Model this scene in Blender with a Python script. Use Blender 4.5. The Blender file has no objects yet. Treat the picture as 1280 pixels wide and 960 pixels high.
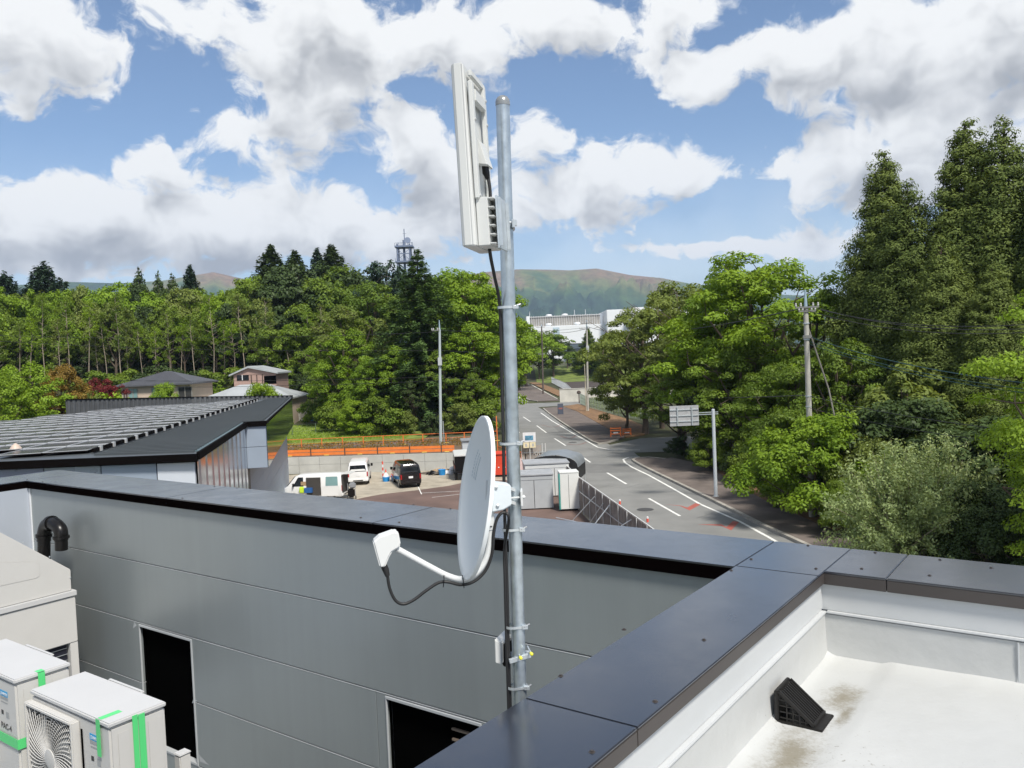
import bpy, bmesh, math, random
import numpy as np
from mathutils import Vector, Matrix, noise as mnoise
R = math.radians
random.seed(7)
sc = bpy.context.scene
COL = sc.collection

# ---------------------------------------------------------------- camera
F, ROLL, PITCH, CH = 1034.0, R(2.4), R(2.0476), 9.5      # focal length in px of 1280, roll, pitch, camera height
cam_d = bpy.data.cameras.new('camera'); cam = bpy.data.objects.new('camera', cam_d); COL.objects.link(cam)
cam_d.sensor_width = 36.0; cam_d.lens = 36.0 * F / 1280.0
cam_d.clip_start = 0.05; cam_d.clip_end = 30000
_R = Vector((1, 0, 0)); _U = Vector((0, math.sin(PITCH), math.cos(PITCH))); _F = Vector((0, math.cos(PITCH), -math.sin(PITCH)))
_cr = _R * math.cos(ROLL) - _U * math.sin(ROLL); _cu = _R * math.sin(ROLL) + _U * math.cos(ROLL)
cam.matrix_world = Matrix(((_cr.x, _cu.x, -_F.x, 0), (_cr.y, _cu.y, -_F.y, 0), (_cr.z, _cu.z, -_F.z, CH), (0, 0, 0, 1)))
sc.camera = cam

def _dir(x, y):
    dx, dy = x - 640, y - 480
    u = math.cos(ROLL) * dx - math.sin(ROLL) * dy; v = math.sin(ROLL) * dx + math.cos(ROLL) * dy
    d = _R * u + _U * (-v) + _F * F
    return d / d.y
def at(x, y, Y):                       # real point at distance Y
    d = _dir(x, y); return Vector((d.x * Y, Y, CH + d.z * Y))
def gp(x, y, z=0.0):                   # real point on level z
    d = _dir(x, y); t = (z - CH) / d.z; return Vector((d.x * t, t, z))

# ---------------------------------------------------------------- light
SUN_AZ, SUN_EL = 152.0, 54.0
sd = bpy.data.lights.new('sun', 'SUN'); sd.energy = 4.4; sd.angle = R(10.0); sd.color = (1.0, 0.95, 0.87)
so = bpy.data.objects.new('sun', sd); COL.objects.link(so)
_sv = Vector((math.sin(R(SUN_AZ)) * math.cos(R(SUN_EL)), math.cos(R(SUN_AZ)) * math.cos(R(SUN_EL)), math.sin(R(SUN_EL))))
so.rotation_euler = _sv.to_track_quat('Z', 'Y').to_euler(); so.location = (0, -20, 60)
sc.view_settings.view_transform = 'Standard'; sc.view_settings.look = 'None'
sc.view_settings.exposure = 0.32; sc.view_settings.gamma = 1.0

# ---------------------------------------------------------------- sky: daylight sky with cumulus clouds
w = bpy.data.worlds.new('World'); sc.world = w; w.use_nodes = True
nt = w.node_tree; nt.nodes.clear()
def N(tree, typ, ins=None, **props):
    n = tree.nodes.new(typ)
    for k, v in props.items(): setattr(n, k, v)
    for k, v in (ins or {}).items():
        if hasattr(v, 'is_output') or isinstance(v, bpy.types.NodeSocket): tree.links.new(v, n.inputs[k])
        else: n.inputs[k].default_value = v
    return n
def mth(tree, op, a, b=None, c=None, clamp=False):
    ins = {0: a}
    if b is not None: ins[1] = b
    if c is not None: ins[2] = c
    return N(tree, 'ShaderNodeMath', ins, operation=op, use_clamp=clamp).outputs[0]
# clouds: (x, y, rx, ry, weight) noted on the photograph, turned into azimuth / elevation (tens of degrees)
CL = [(30,50,120,75,1),(25,115,60,38,.85),(120,70,50,35,.7),
 (270,22,80,42,.9),(390,45,150,80,1.05),(420,110,110,60,1),(370,150,60,34,.9),(560,45,110,56,.9),(700,25,120,48,.9),(840,14,80,40,.9),(800,66,50,26,.8),
 (290,175,62,28,.85),(360,198,36,18,.7),(500,172,66,46,1),(548,218,56,30,.9),(205,208,46,42,.8),(262,245,50,36,.7),(330,225,40,22,.55),
 (60,270,180,62,1.25),(240,285,160,52,1.25),(400,285,140,46,1.2),(530,272,95,42,1.15),(90,330,260,30,.75),(430,318,200,26,.7),
 (662,176,48,42,.85),(740,232,120,56,1.1),(840,222,66,32,.9),(660,262,80,34,.8),
 (885,90,62,36,.85),(960,66,70,32,.85),(1080,62,130,78,1.15),(1220,60,150,90,1.2),(1170,135,130,44,1),(1010,110,60,30,.8),
 (1070,185,80,50,1.05),(1150,215,140,62,1.1),(985,208,66,20,.8),(1080,240,90,30,.8),(1260,200,80,70,1),
 (836,312,32,14,.75),(930,316,100,13,.7),(1020,300,70,20,.6),(700,320,60,10,.4)]
# the cover field is written as a short sum of products of curves: f(azimuth) * g(elevation)
AZ0, AZ1, EL0, EL1, NAZ, NEL = -4.4, 4.4, -.3, 3.7, 64, 48
_az = np.linspace(AZ0, AZ1, NAZ)[:, None]; _el = np.linspace(EL0, EL1, NEL)[None, :]
field = np.full((NAZ, NEL), -1.2)
for (x, y, rx, ry, wt) in CL:
    d = _dir(x, y).normalized(); az = math.degrees(math.atan2(d.x, d.y)) / 10; el = math.degrees(math.asin(d.z)) / 10
    k = math.degrees(1 / F) / 10 * math.cos(math.atan(math.hypot(x - 640, y - 480) / F)) ** 1.3 * 1.12
    v_ = wt * (1 - np.sqrt(((_az - az) / (rx * k)) ** 2 + ((_el - el) / (ry * k)) ** 2))
    hh_ = np.maximum(.16 - np.abs(field - v_), 0) / .16
    field = np.maximum(field, v_) + hh_ ** 2 * .16 / 4
field = np.maximum(field, -.9)
RANK = 12
_u, _s, _v = np.linalg.svd(field, full_matrices=False)
g = bpy.data.node_groups.new('cloud_cover', 'ShaderNodeTree')
g.interface.new_socket('P', in_out='INPUT', socket_type='NodeSocketVector')
g.interface.new_socket('D', in_out='OUTPUT', socket_type='NodeSocketFloat')
gi = g.nodes.new('NodeGroupInput'); go = g.nodes.new('NodeGroupOutput')
nP = N(g, 'ShaderNodeVectorMath', {0: gi.outputs[0], 1: (1 / (AZ1 - AZ0), 1 / (EL1 - EL0), 0), 2: (-AZ0 / (AZ1 - AZ0), -EL0 / (EL1 - EL0), 0)}, operation='MULTIPLY_ADD')
sp_ = N(g, 'ShaderNodeSeparateXYZ', {0: nP.outputs[0]})
def curves(sock, cols):                                      # three curves of one variable -> vector
    n = g.nodes.new('ShaderNodeRGBCurve'); g.links.new(N(g, 'ShaderNodeCombineXYZ', {0: sock, 1: sock, 2: sock}).outputs[0], n.inputs['Color'])
    mp_ = n.mapping; mp_.use_clip = True; sc_, of_ = [], []
    for c in range(3):
        col = cols[c]; lo, hi_ = float(col.min()), float(col.max()) + 1e-9; cv = mp_.curves[c]; m_ = len(col)
        while len(cv.points) < m_: cv.points.new(.5, .5)
        for i, p in enumerate(cv.points): p.location = (i / (m_ - 1), (float(col[i]) - lo) / (hi_ - lo)); p.handle_type = 'VECTOR'
        sc_.append(hi_ - lo); of_.append(lo)
    mp_.update()
    return N(g, 'ShaderNodeVectorMath', {0: n.outputs[0], 1: sc_, 2: of_}, operation='MULTIPLY_ADD').outputs[0]
acc = None
for r0 in range(0, RANK, 3):
    A__ = curves(sp_.outputs[0], [_u[:, r0 + c] * _s[r0 + c] for c in range(3)]); B__ = curves(sp_.outputs[1], [_v[r0 + c] for c in range(3)])
    dt_ = N(g, 'ShaderNodeVectorMath', {0: A__, 1: B__}, operation='DOT_PRODUCT').outputs['Value']
    acc = dt_ if acc is None else mth(g, 'ADD', acc, dt_)
g.links.new(acc, go.inputs[0])
tc = N(nt, 'ShaderNodeTexCoord'); sx = N(nt, 'ShaderNodeSeparateXYZ', {0: tc.outputs['Generated']})
azn = mth(nt, 'MULTIPLY', mth(nt, 'ARCTAN2', sx.outputs[0], sx.outputs[1]), 5.7296)
eln = mth(nt, 'MULTIPLY', mth(nt, 'ARCSINE', sx.outputs[2]), 5.7296)
P0 = N(nt, 'ShaderNodeCombineXYZ', {0: azn, 1: eln, 2: 0.0}).outputs[0]
wn = N(nt, 'ShaderNodeTexNoise', {'Vector': P0, 'Scale': 1.9, 'Detail': 3.0, 'Roughness': .5}, noise_dimensions='2D')
wo = N(nt, 'ShaderNodeVectorMath', {0: wn.outputs['Color'], 1: (.5, .5, .5)}, operation='SUBTRACT').outputs[0]
wo = N(nt, 'ShaderNodeVectorMath', {0: wo, 1: (.42, .30, 0)}, operation='MULTIPLY').outputs[0]
pp = N(nt, 'ShaderNodeVectorMath', {0: P0, 1: wo}, operation='ADD').outputs[0]
pp1 = N(nt, 'ShaderNodeVectorMath', {0: pp, 1: (-.05, .24, 0)}, operation='ADD').outputs[0]
# elsewhere in the sky: broken cumulus
far = mth(nt, 'SUBTRACT', mth(nt, 'ABSOLUTE', azn), 3.6); hi = mth(nt, 'SUBTRACT', eln, 2.6)
out_ = mth(nt, 'MULTIPLY', mth(nt, 'MAXIMUM', far, hi), 2.0, clamp=True)
ln = N(nt, 'ShaderNodeTexNoise', {'Vector': P0, 'Scale': .55, 'Detail': 1.0}, noise_dimensions='2D')
gen = mth(nt, 'MULTIPLY_ADD', ln.outputs[0], 3.2, -1.45)
gen = mth(nt, 'ADD', gen, mth(nt, 'MULTIPLY_ADD', out_, 1.5, -1.5))
def cover(vec, det):
    n = nt.nodes.new('ShaderNodeGroup'); n.node_tree = g; nt.links.new(vec, n.inputs[0])
    ac = mth(nt, 'MAXIMUM', mth(nt, 'MULTIPLY_ADD', out_, -6.0, n.outputs[0]), gen)
    q_ = N(nt, 'ShaderNodeVectorMath', {0: vec, 1: (1, 1.35, 1)}, operation='MULTIPLY').outputs[0]
    fn = N(nt, 'ShaderNodeTexNoise', {'Vector': q_, 'Scale': 1.9, 'Detail': det, 'Roughness': .66}, noise_dimensions='2D')
    vn = N(nt, 'ShaderNodeTexVoronoi', {'Vector': q_, 'Scale': 4.2, 'Detail': 2.5 if det > 5 else 1.5, 'Roughness': .5}, voronoi_dimensions='2D', feature='F1', normalize=True)
    ac = mth(nt, 'MULTIPLY_ADD', mth(nt, 'SUBTRACT', fn.outputs[0], .5), 1.7, ac)
    return mth(nt, 'MULTIPLY_ADD', mth(nt, 'SUBTRACT', .36, vn.outputs['Distance']), .85 if det > 5 else .4, ac)
D0 = cover(pp, 8.0)
D1 = cover(pp1, 3.0)
alpha = N(nt, 'ShaderNodeMapRange', {0: D0, 1: .05, 2: .42, 3: 0.0, 4: 1.0}, interpolation_type='SMOOTHSTEP').outputs[0]
bn = N(nt, 'ShaderNodeTexNoise', {'Vector': P0, 'Scale': 2.6, 'Detail': 4.0, 'Roughness': .5}, noise_dimensions='2D').outputs[0]
lit = N(nt, 'ShaderNodeMapRange', {0: mth(nt, 'MULTIPLY_ADD', bn, -1.3, D1), 1: -.62, 2: .78, 3: 1.0, 4: 0.0}, interpolation_type='SMOOTHSTEP').outputs[0]
ccol = N(nt, 'ShaderNodeMix', {0: lit, 6: (.39, .405, .43, 1), 7: (.93, .94, .94, 1)}, data_type='RGBA').outputs[2]
sky = N(nt, 'ShaderNodeTexSky', None, sky_type='NISHITA', sun_disc=False, sun_elevation=R(SUN_EL), sun_rotation=R(SUN_AZ), altitude=500, air_density=1.0, dust_density=.35, ozone_density=3.2)
b1 = N(nt, 'ShaderNodeBackground', {0: sky.outputs[0], 1: .108})
# thin pale veil of far cloud low over the land
veil = N(nt, 'ShaderNodeMapRange', {0: eln, 1: 0.0, 2: 1.5, 3: .55, 4: 0.0}, interpolation_type='SMOOTHSTEP').outputs[0]
veil = mth(nt, 'MULTIPLY', veil, mth(nt, 'MULTIPLY_ADD', bn, .8, .3))
a2 = mth(nt, 'MAXIMUM', alpha, veil)
b2 = N(nt, 'ShaderNodeBackground', {0: ccol, 1: .86})
mx = N(nt, 'ShaderNodeMixShader', {0: a2, 1: b1.outputs[0], 2: b2.outputs[0]})
wo_ = N(nt, 'ShaderNodeOutputWorld', {0: mx.outputs[0]})

# ---------------------------------------------------------------- helpers
MATS = {}
def M(name, col, rough=.6, metal=0.0, var=.12, scale=2.0, bump=0.0, bscale=30.0, col2=None, emis=None, spec=.5, detail=5):
    if name in MATS: return MATS[name]
    m = bpy.data.materials.new(name); m.use_nodes = True; t = m.node_tree; b = t.nodes['Principled BSDF']
    b.inputs['Roughness'].default_value = rough; b.inputs['Metallic'].default_value = metal
    b.inputs['Specular IOR Level'].default_value = spec
    c = N(t, 'ShaderNodeTexCoord').outputs['Object']
    n = N(t, 'ShaderNodeTexNoise', {'Vector': c, 'Scale': scale, 'Detail': detail, 'Roughness': .6}).outputs[0]
    n = N(t, 'ShaderNodeMapRange', {0: n, 1: .3, 2: .7}).outputs[0]
    c1 = tuple(v * (1 - var) for v in col) + (1,)
    c2 = (tuple(col2) + (1,)) if col2 else tuple(min(1, v * (1 + var)) for v in col) + (1,)
    mixn = N(t, 'ShaderNodeMix', {0: n, 6: c1, 7: c2}, data_type='RGBA').outputs[2]
    t.links.new(mixn, b.inputs['Base Color'])
    if var > 0.02:
        rr = N(t, 'ShaderNodeMapRange', {0: n, 1: 0, 2: 1, 3: max(.02, rough - .06), 4: min(1, rough + .06)}).outputs[0]
        t.links.new(rr, b.inputs['Roughness'])
    if bump:
        n2 = N(t, 'ShaderNodeTexNoise', {'Vector': c, 'Scale': bscale, 'Detail': 4.0}).outputs[0]
        bp = N(t, 'ShaderNodeBump', {'Height': n2, 'Strength': bump, 'Distance': .02})
        t.links.new(bp.outputs[0], b.inputs['Normal'])
    if emis:
        b.inputs['Emission Color'].default_value = tuple(emis) + (1,); b.inputs['Emission Strength'].default_value = 1
    MATS[name] = m
    return m

OFF = {}                                                     # world origin of every object built
def tag(o, label=None, cat=None, group=None, kind=None):
    if label: o['label'] = label
    if cat: o['category'] = cat
    if group: o['group'] = group
    if kind: o['kind'] = kind
    return o
def thing(name, label, cat, loc=(0, 0, 0), group=None):
    o = bpy.data.objects.new(name, None); COL.objects.link(o); o.location = loc; o.empty_display_size = .2
    OFF[o] = Vector(loc); return tag(o, label, cat, group)

class MB:
    def __init__(s): s.v = []; s.f = []
    def add(s, vs, fs):
        k = len(s.v); s.v += [tuple(q) for q in vs]; s.f += [tuple(i + k for i in f) for f in fs]; return s
    def box(s, x0, x1, y0, y1, z0, z1, fr=None):
        vs = [(x, y, z) for z in (z0, z1) for y in (y0, y1) for x in (x0, x1)]
        if fr: vs = [fr(*q) for q in vs]
        return s.add(vs, [(0, 2, 3, 1), (4, 5, 7, 6), (0, 1, 5, 4), (2, 6, 7, 3), (0, 4, 6, 2), (1, 3, 7, 5)])
    def prism(s, pts, z0, z1, fr=None):                      # plan polygon extruded
        n = len(pts); vs = [(p[0], p[1], z0) for p in pts] + [(p[0], p[1], z1) for p in pts]
        if fr: vs = [fr(*q) for q in vs]
        return s.add(vs, [tuple(range(n))[::-1], tuple(range(n, 2 * n))] + [(i, (i + 1) % n, n + (i + 1) % n, n + i) for i in range(n)])
    def extr(s, pts, off):                                   # 3D polygon swept by a vector
        n = len(pts); P = [Vector(p) for p in pts]; vs = P + [p + Vector(off) for p in P]
        return s.add(vs, [tuple(range(n))[::-1], tuple(range(n, 2 * n))] + [(i, (i + 1) % n, n + (i + 1) % n, n + i) for i in range(n)])
    def tube(s, pts, r, n=10, cap=True):
        P = [Vector(p) for p in pts]; rs = r if isinstance(r, (list, tuple)) else [r] * len(P)
        k0 = len(s.v); up = None; m = len(P)
        for i in range(m):
            tdir = (P[min(i + 1, m - 1)] - P[max(i - 1, 0)]).normalized()
            if up is None: up = Vector((0, 0, 1)) if abs(tdir.z) < .9 else Vector((1, 0, 0))
            a = (up - tdir * up.dot(tdir)).normalized(); up = a; b = tdir.cross(a)
            for j in range(n):
                q = P[i] + (a * math.cos(2 * math.pi * j / n) + b * math.sin(2 * math.pi * j / n)) * rs[i]; s.v.append(tuple(q))
        for i in range(m - 1):
            for j in range(n):
                s.f.append((k0 + i * n + j, k0 + i * n + (j + 1) % n, k0 + (i + 1) * n + (j + 1) % n, k0 + (i + 1) * n + j))
        if cap:
            s.f.append(tuple(k0 + j for j in range(n))[::-1]); s.f.append(tuple(k0 + (m - 1) * n + j for j in range(n)))
        return s
    def bar(s, a, b, wd, th, up=(0, 0, 1)):                  # rectangular bar between two points
        a = Vector(a); b = Vector(b); d = (b - a).normalized(); u = Vector(up)
        if abs(d.dot(u)) > .98: u = Vector((0, 1, 0))
        x = d.cross(u).normalized(); y = x.cross(d)
        vs = [p + x * sx_ * wd / 2 + y * sy * th / 2 for p in (a, b) for sx_, sy in ((-1, -1), (1, -1), (1, 1), (-1, 1))]
        return s.add(vs, [(0, 1, 2, 3)[::-1], (4, 5, 6, 7), (0, 1, 5, 4), (1, 2, 6, 5), (2, 3, 7, 6), (3, 0, 4, 7)])
    def lathe(s, c, prof, n=20, axis=(0, 0, 1)):             # prof: (r, h)
        q = Vector(axis).to_track_quat('Z', 'Y'); k0 = len(s.v)
        for r_, h_ in prof:
            for j in range(n):
                a = 2 * math.pi * j / n; s.v.append(tuple(Vector(c) + q @ Vector((r_ * math.cos(a), r_ * math.sin(a), h_))))
        for i in range(len(prof) - 1):
            for j in range(n):
                s.f.append((k0 + i * n + j, k0 + i * n + (j + 1) % n, k0 + (i + 1) * n + (j + 1) % n, k0 + (i + 1) * n + j))
        s.f.append(tuple(k0 + j for j in range(n))[::-1]); s.f.append(tuple(k0 + (len(prof) - 1) * n + j for j in range(n)))
        return s
    def build(s, name, mat, parent=None, bevel=0.0, smooth=False, label=None, seg=2):
        o0 = OFF.get(parent, Vector((0, 0, 0)))
        me = bpy.data.meshes.new(name); me.from_pydata([tuple(Vector(q) - o0) for q in s.v], [], s.f); me.validate()
        bm = bmesh.new(); bm.from_mesh(me); bmesh.ops.recalc_face_normals(bm, faces=bm.faces)
        if bevel:
            es = [e for e in bm.edges if len(e.link_faces) == 2 and e.calc_face_angle(0) > .6]
            try: bmesh.ops.bevel(bm, geom=es, offset=bevel, segments=seg, affect='EDGES', clamp_overlap=True)
            except Exception: pass
        if smooth:
            for f in bm.faces: f.smooth = True
            for e in bm.edges:
                if len(e.link_faces) == 2 and e.calc_face_angle(0) > .7: e.smooth = False
        bm.to_mesh(me); bm.free(); me.materials.append(mat)
        o = bpy.data.objects.new(name, me); COL.objects.link(o)
        if parent: o.parent = parent
        OFF[o] = o0 if parent else Vector((0, 0, 0))
        if label: o['label'] = label
        return o
def place(o, loc, rz=0.0): o.location = loc; o.rotation_euler = (0, 0, rz); return o
def kids(o): return [c for c in KID.get(o, [])]
KID = {}
def copy_tree(o, parent=None):
    c = o.copy(); COL.objects.link(c)
    if parent: c.parent = parent
    for ch in [x for x in COL.objects if x.parent == o]: copy_tree(ch, c)
    return c
def text_mesh(name, txt, size, mat, parent, origin, xdir, ydir, label=None):
    cu = bpy.data.curves.new(name, 'FONT'); cu.body = txt; cu.size = size; cu.extrude = .0004
    tmp = bpy.data.objects.new(name, cu); COL.objects.link(tmp); bpy.context.view_layer.update()
    me = bpy.data.meshes.new_from_object(tmp); bpy.data.objects.remove(tmp)
    x = Vector(xdir).normalized(); y = Vector(ydir).normalized(); z = x.cross(y)
    o0 = OFF.get(parent, Vector((0, 0, 0)))
    for v in me.vertices: v.co = Vector(origin) - o0 + x * v.co.x + y * v.co.y + z * v.co.z
    me.materials.clear(); me.materials.append(mat)
    o = bpy.data.objects.new(name, me); COL.objects.link(o); o.parent = parent; OFF[o] = o0
    return o
def catenary(a, b, sag, n=14):
    a = Vector(a); b = Vector(b)
    return [a.lerp(b, i / n) - Vector((0, 0, sag * 4 * (i / n) * (1 - i / n))) for i in range(n + 1)]
def smoothpath(pts, sub=6):
    P = [Vector(p) for p in pts]; P = [P[0] * 2 - P[1]] + P + [P[-1] * 2 - P[-2]]; out = []
    for i in range(1, len(P) - 2):
        for k in range(sub):
            t = k / sub; p0, p1, p2, p3 = P[i - 1:i + 3]
            out.append(.5 * ((2 * p1) + (p2 - p0) * t + (2 * p0 - 5 * p1 + 4 * p2 - p3) * t * t + (3 * p1 - p0 - 3 * p2 + p3) * t ** 3))
    return out + [P[-2]]
def sheet(name, pts, z, mat, kind='structure', th=0.0):
    m = MB()
    if th: m.prism(pts, z, z + th)
    else: m.add([(p[0], p[1], z) for p in pts], [tuple(range(len(pts)))])
    o = m.build(name, mat); tag(o, kind=kind); return o
# ================================================================ materials
asphalt = M('asphalt', (.215, .215, .205), .85, var=.16, scale=.35, bump=.25, bscale=60, spec=.3, detail=8)
asphalt_d = M('asphalt_old', (.155, .13, .115), .9, var=.3, scale=.6, bump=.3, bscale=40, spec=.2, detail=8)
paint_w = M('road_paint', (.72, .72, .68), .7, var=.18, scale=3)
paint_r = M('red_road_paint', (.36, .10, .075), .8, var=.2, scale=2.5)
conc = M('concrete', (.42, .42, .39), .85, var=.16, scale=.5, bump=.2, bscale=8, detail=8)
conc_l = M('pale_concrete', (.55, .53, .47), .85, var=.22, scale=.35, detail=8)
kerb_m = M('kerb_stone', (.34, .32, .28), .9, var=.25, scale=1.2)
grass_dead = M('dead_leaf_litter', (.20, .115, .055), .95, var=.45, scale=1.4, bump=.6, bscale=6, detail=9)
grass_g = M('mown_grass', (.13, .17, .035), .95, var=.35, scale=.5, bump=.5, bscale=6, detail=9)
soil = M('forest_floor', (.065, .05, .028), .95, var=.45, scale=.4, col2=(.07, .085, .025), bump=.5, bscale=3, detail=9)
gravel = M('yard_gravel', (.36, .32, .25), .95, var=.25, scale=.9, bump=.7, bscale=12, detail=10)
yard_br = M('brown_yard_paving', (.13, .085, .07), .9, var=.3, scale=.35, bump=.3, bscale=20, detail=9)
field_m = M('dark_field', (.055, .042, .036), .95, var=.3, scale=.2)

def ss(a, b, x):
    t = min(1, max(0, (x - a) / (b - a))); return t * t * (3 - 2 * t)
ZU = 1.40
def wallY(X): return 69.3 - (X + 3.5) * .105
def roadL(Y):
    pts = [(60, 2), (100, -1.5), (122, -3), (150, -7.5), (200, -15), (260, -26), (400, -60)]
    for (a, xa), (b, xb) in zip(pts, pts[1:]):
        if Y <= b: return xa + (xb - xa) * max(0, Y - a) / (b - a)
    return -60
def h(X, Y):
    z = 0.0
    if X < -1: z = max(z, 1.33 * ss(wallY(X) + 1.2, wallY(X) + 3.2, Y) * (1 - ss(-4.0, -1.5, X)))
    e = ss(1, 13, roadL(Y) - X)
    z = max(z, z + (6.0 * ss(88, 150, Y) + 9 * ss(150, 300, Y)) * e)
    z = z + 4.6 * ss(264, 292, Y) * (1 - e)
    z += 2.2 * ss(17, 45, X) * (1 - ss(140, 200, Y)) 
    return z

# ================================================================ ground
def axis(dense0, dense1, step, lo, hi, gr=1.25):
    a = list(np.arange(dense0, dense1 + .01, step)); s_ = step; v = a[-1]
    while v < hi: s_ *= gr; v += s_; a.append(v)
    s_ = step; v = a[0]
    while v > lo: s_ *= gr; v -= s_; a.insert(0, v)
    return a
XS = axis(-50, 50, 2, -7000, 7000); YS = axis(-10, 300, 2.5, -3000, 9000)
gm = MB(); gm.v = [(x, y, h(x, y) - .03) for y in YS for x in XS]; nx = len(XS)
gm.f = [(j * nx + i, j * nx + i + 1, (j + 1) * nx + i + 1, (j + 1) * nx + i) for j in range(len(YS) - 1) for i in range(nx - 1)]
tag(gm.build('ground', soil, smooth=True), kind='structure')

def pl(pts, z=0.0): return [tuple(gp(x, y, z))[:2] for x, y in pts]
def strip(pts, wd, z):
    P = [Vector((p[0], p[1], 0)) for p in pts]; m = MB(); k = len(P); L = []; Rr = []
    for i in range(k):
        t_ = (P[min(i + 1, k - 1)] - P[max(i - 1, 0)]).normalized(); n_ = Vector((-t_.y, t_.x, 0))
        L.append(P[i] + n_ * wd / 2); Rr.append(P[i] - n_ * wd / 2)
    m.v = [(p.x, p.y, z) for p in L + Rr]; m.f = [(i, i + 1, k + i + 1, k + i) for i in range(k - 1)]
    return m
# main road and the two side streets
redge = pl([(960, 671), (924, 651.5), (876, 630.5), (840, 610), (810, 593), (779, 575)])
road_right = [(21.5, -40), (17.2, 12), (15.3, 30)] + [(a_x + 1.6, b_y) for a_x, b_y in redge] + [(11, 76), (40, 72), (40, 88), (13.5, 88), (9.6, 83), (8.3, 97), (6.9, 115), (5.6, 132), (4.4, 146), (22, 150), (22, 156), (2.9, 158), (2.2, 185), (1.6, 205), (-2, 240), (-12, 300)]
road_left = [(-36, 300), (-26, 258), (-14.6, 200), (-7.2, 150), (-2.8, 122), (-.6, 100), (1.6, 82), (1.2, 76), (-3, 75), (-3, 71.5), (2.9, 70), (4.3, 60), (5.6, 49), (7.2, 34), (8.4, 24), (12.5, -10), (15, -40)]
sheet('road', road_right + road_left, .0, asphalt)
for i, (a, b) in enumerate([((811, 623), (850, 645)), ((759, 591), (783, 605)), ((722, 567), (738, 578)), ((693, 548), (707, 557)), ((671, 532), (683, 541)), ((654, 521), (663, 527))]):
    tag(strip(pl([a, b]), .16, .004).build('lane_marking', paint_w), kind='structure')
for a, b in (((10.0, 39), (10.7, 33)), ((11.3, 27), (12.0, 21)), ((.6, 133), (-.4, 140)), ((-1.4, 149), (-2.6, 157))):
    tag(strip([a, b], .16, .004).build('lane_marking', paint_w), kind='structure')
mo = [(13.0, 30)] + pl([(960, 671), (924, 651.5), (876, 630.5), (840, 610), (810, 593.5), (790, 584), (781, 578), (779, 574), (786, 571.5), (800, 571)])
tag(strip(mo, .17, .004).build('edge_line', paint_w), kind='structure')
tag(strip(pl([(676, 516), (690, 526), (715, 541), (733, 551), (747, 559), (762, 562), (800, 562.5)]), .17, .004).build('edge_line', paint_w), kind='structure')
tag(strip(pl([(647, 494.5), (652, 498.5), (660, 502)]), .2, .004).build('edge_line', paint_w), kind='structure')
tag(strip([(8.0, 30), (6.6, 40), (5.9, 49), (4.7, 60)], .17, .004).build('edge_line', paint_w), kind='structure')
tag(strip(pl([(606, 500), (624, 512), (640, 527), (649, 541)]), .17, .004).build('edge_line', paint_w), kind='structure')
tag(strip(pl([(694, 576), (686, 571), (676, 568), (667, 567.5)]), .5, .006).build('edge_line', paint_w), kind='structure')
patch = M('asphalt_patch', (.175, .175, .168), .85, var=.12, scale=1.0, bump=.25, bscale=60, spec=.3, detail=8)
sheet('road_patch', pl([(722, 579.5), (788, 581), (797, 590.5), (735, 591)]), .0018, patch)
sheet('road_patch', pl([(690, 532), (706, 534), (716, 541), (700, 541)]), .0018, patch)
crk = M('crack_sealer', (.06, .06, .058), .7, var=.1)
for k_, pts in enumerate((((742, 612), (760, 607), (779, 611), (800, 605), (812, 607)), ((700, 560), (716, 563), (735, 560), (748, 566)), ((870, 648), (889, 642), (905, 646), (925, 641)), ((664, 545), (680, 548), (699, 545)))):
    tag(strip(pl(pts), .035, .0028).build('road_crack', crk), kind='structure')
# red chevrons and faded red loops painted on the carriageway
for pts in ([(831, 630.5), (850, 632.5), (862, 638), (876, 630.5), (869, 629), (859, 634.5), (851, 632)],
            [(872, 655.5), (902, 657.5), (914, 663), (924, 652.5), (916, 651.5), (908, 659), (902, 655.5)]):
    a = pl(pts); sheet('red_road_marking', a, .004, paint_r)
def chev(p, q, r, wd):
    tag(strip(smooth2(pl([p, q, r])), wd, .0045).build('red_road_marking', M('faded_red_paint', (.2, .1, .09), .85, var=.2)), kind='structure')
def smooth2(P): return [tuple(v)[:2] for v in smoothpath([(a, b, 0) for a, b in P], 5)]
chev((676, 531), (692, 534), (703, 530), .14); chev((700, 545), (712, 548), (720, 544.5), .16); chev((709, 555), (722, 556), (733, 553), .18)
for cx, cy, r_ in ((806.5, 637, .5), (716, 553, .45)):
    p = gp(cx, cy); m = MB(); m.lathe((p.x, p.y, .002), [(r_, 0), (r_, .006), (r_ * .86, .006), (r_ * .84, .003), (.02, .003)], 24)
    tag(m.build('manhole_cover', M('cast_iron', (.06, .06, .06), .7)), 'round iron manhole cover in the road beside the %s' % ('red chevrons' if cx > 800 else 'side street mouth'), 'manhole cover')

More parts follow.
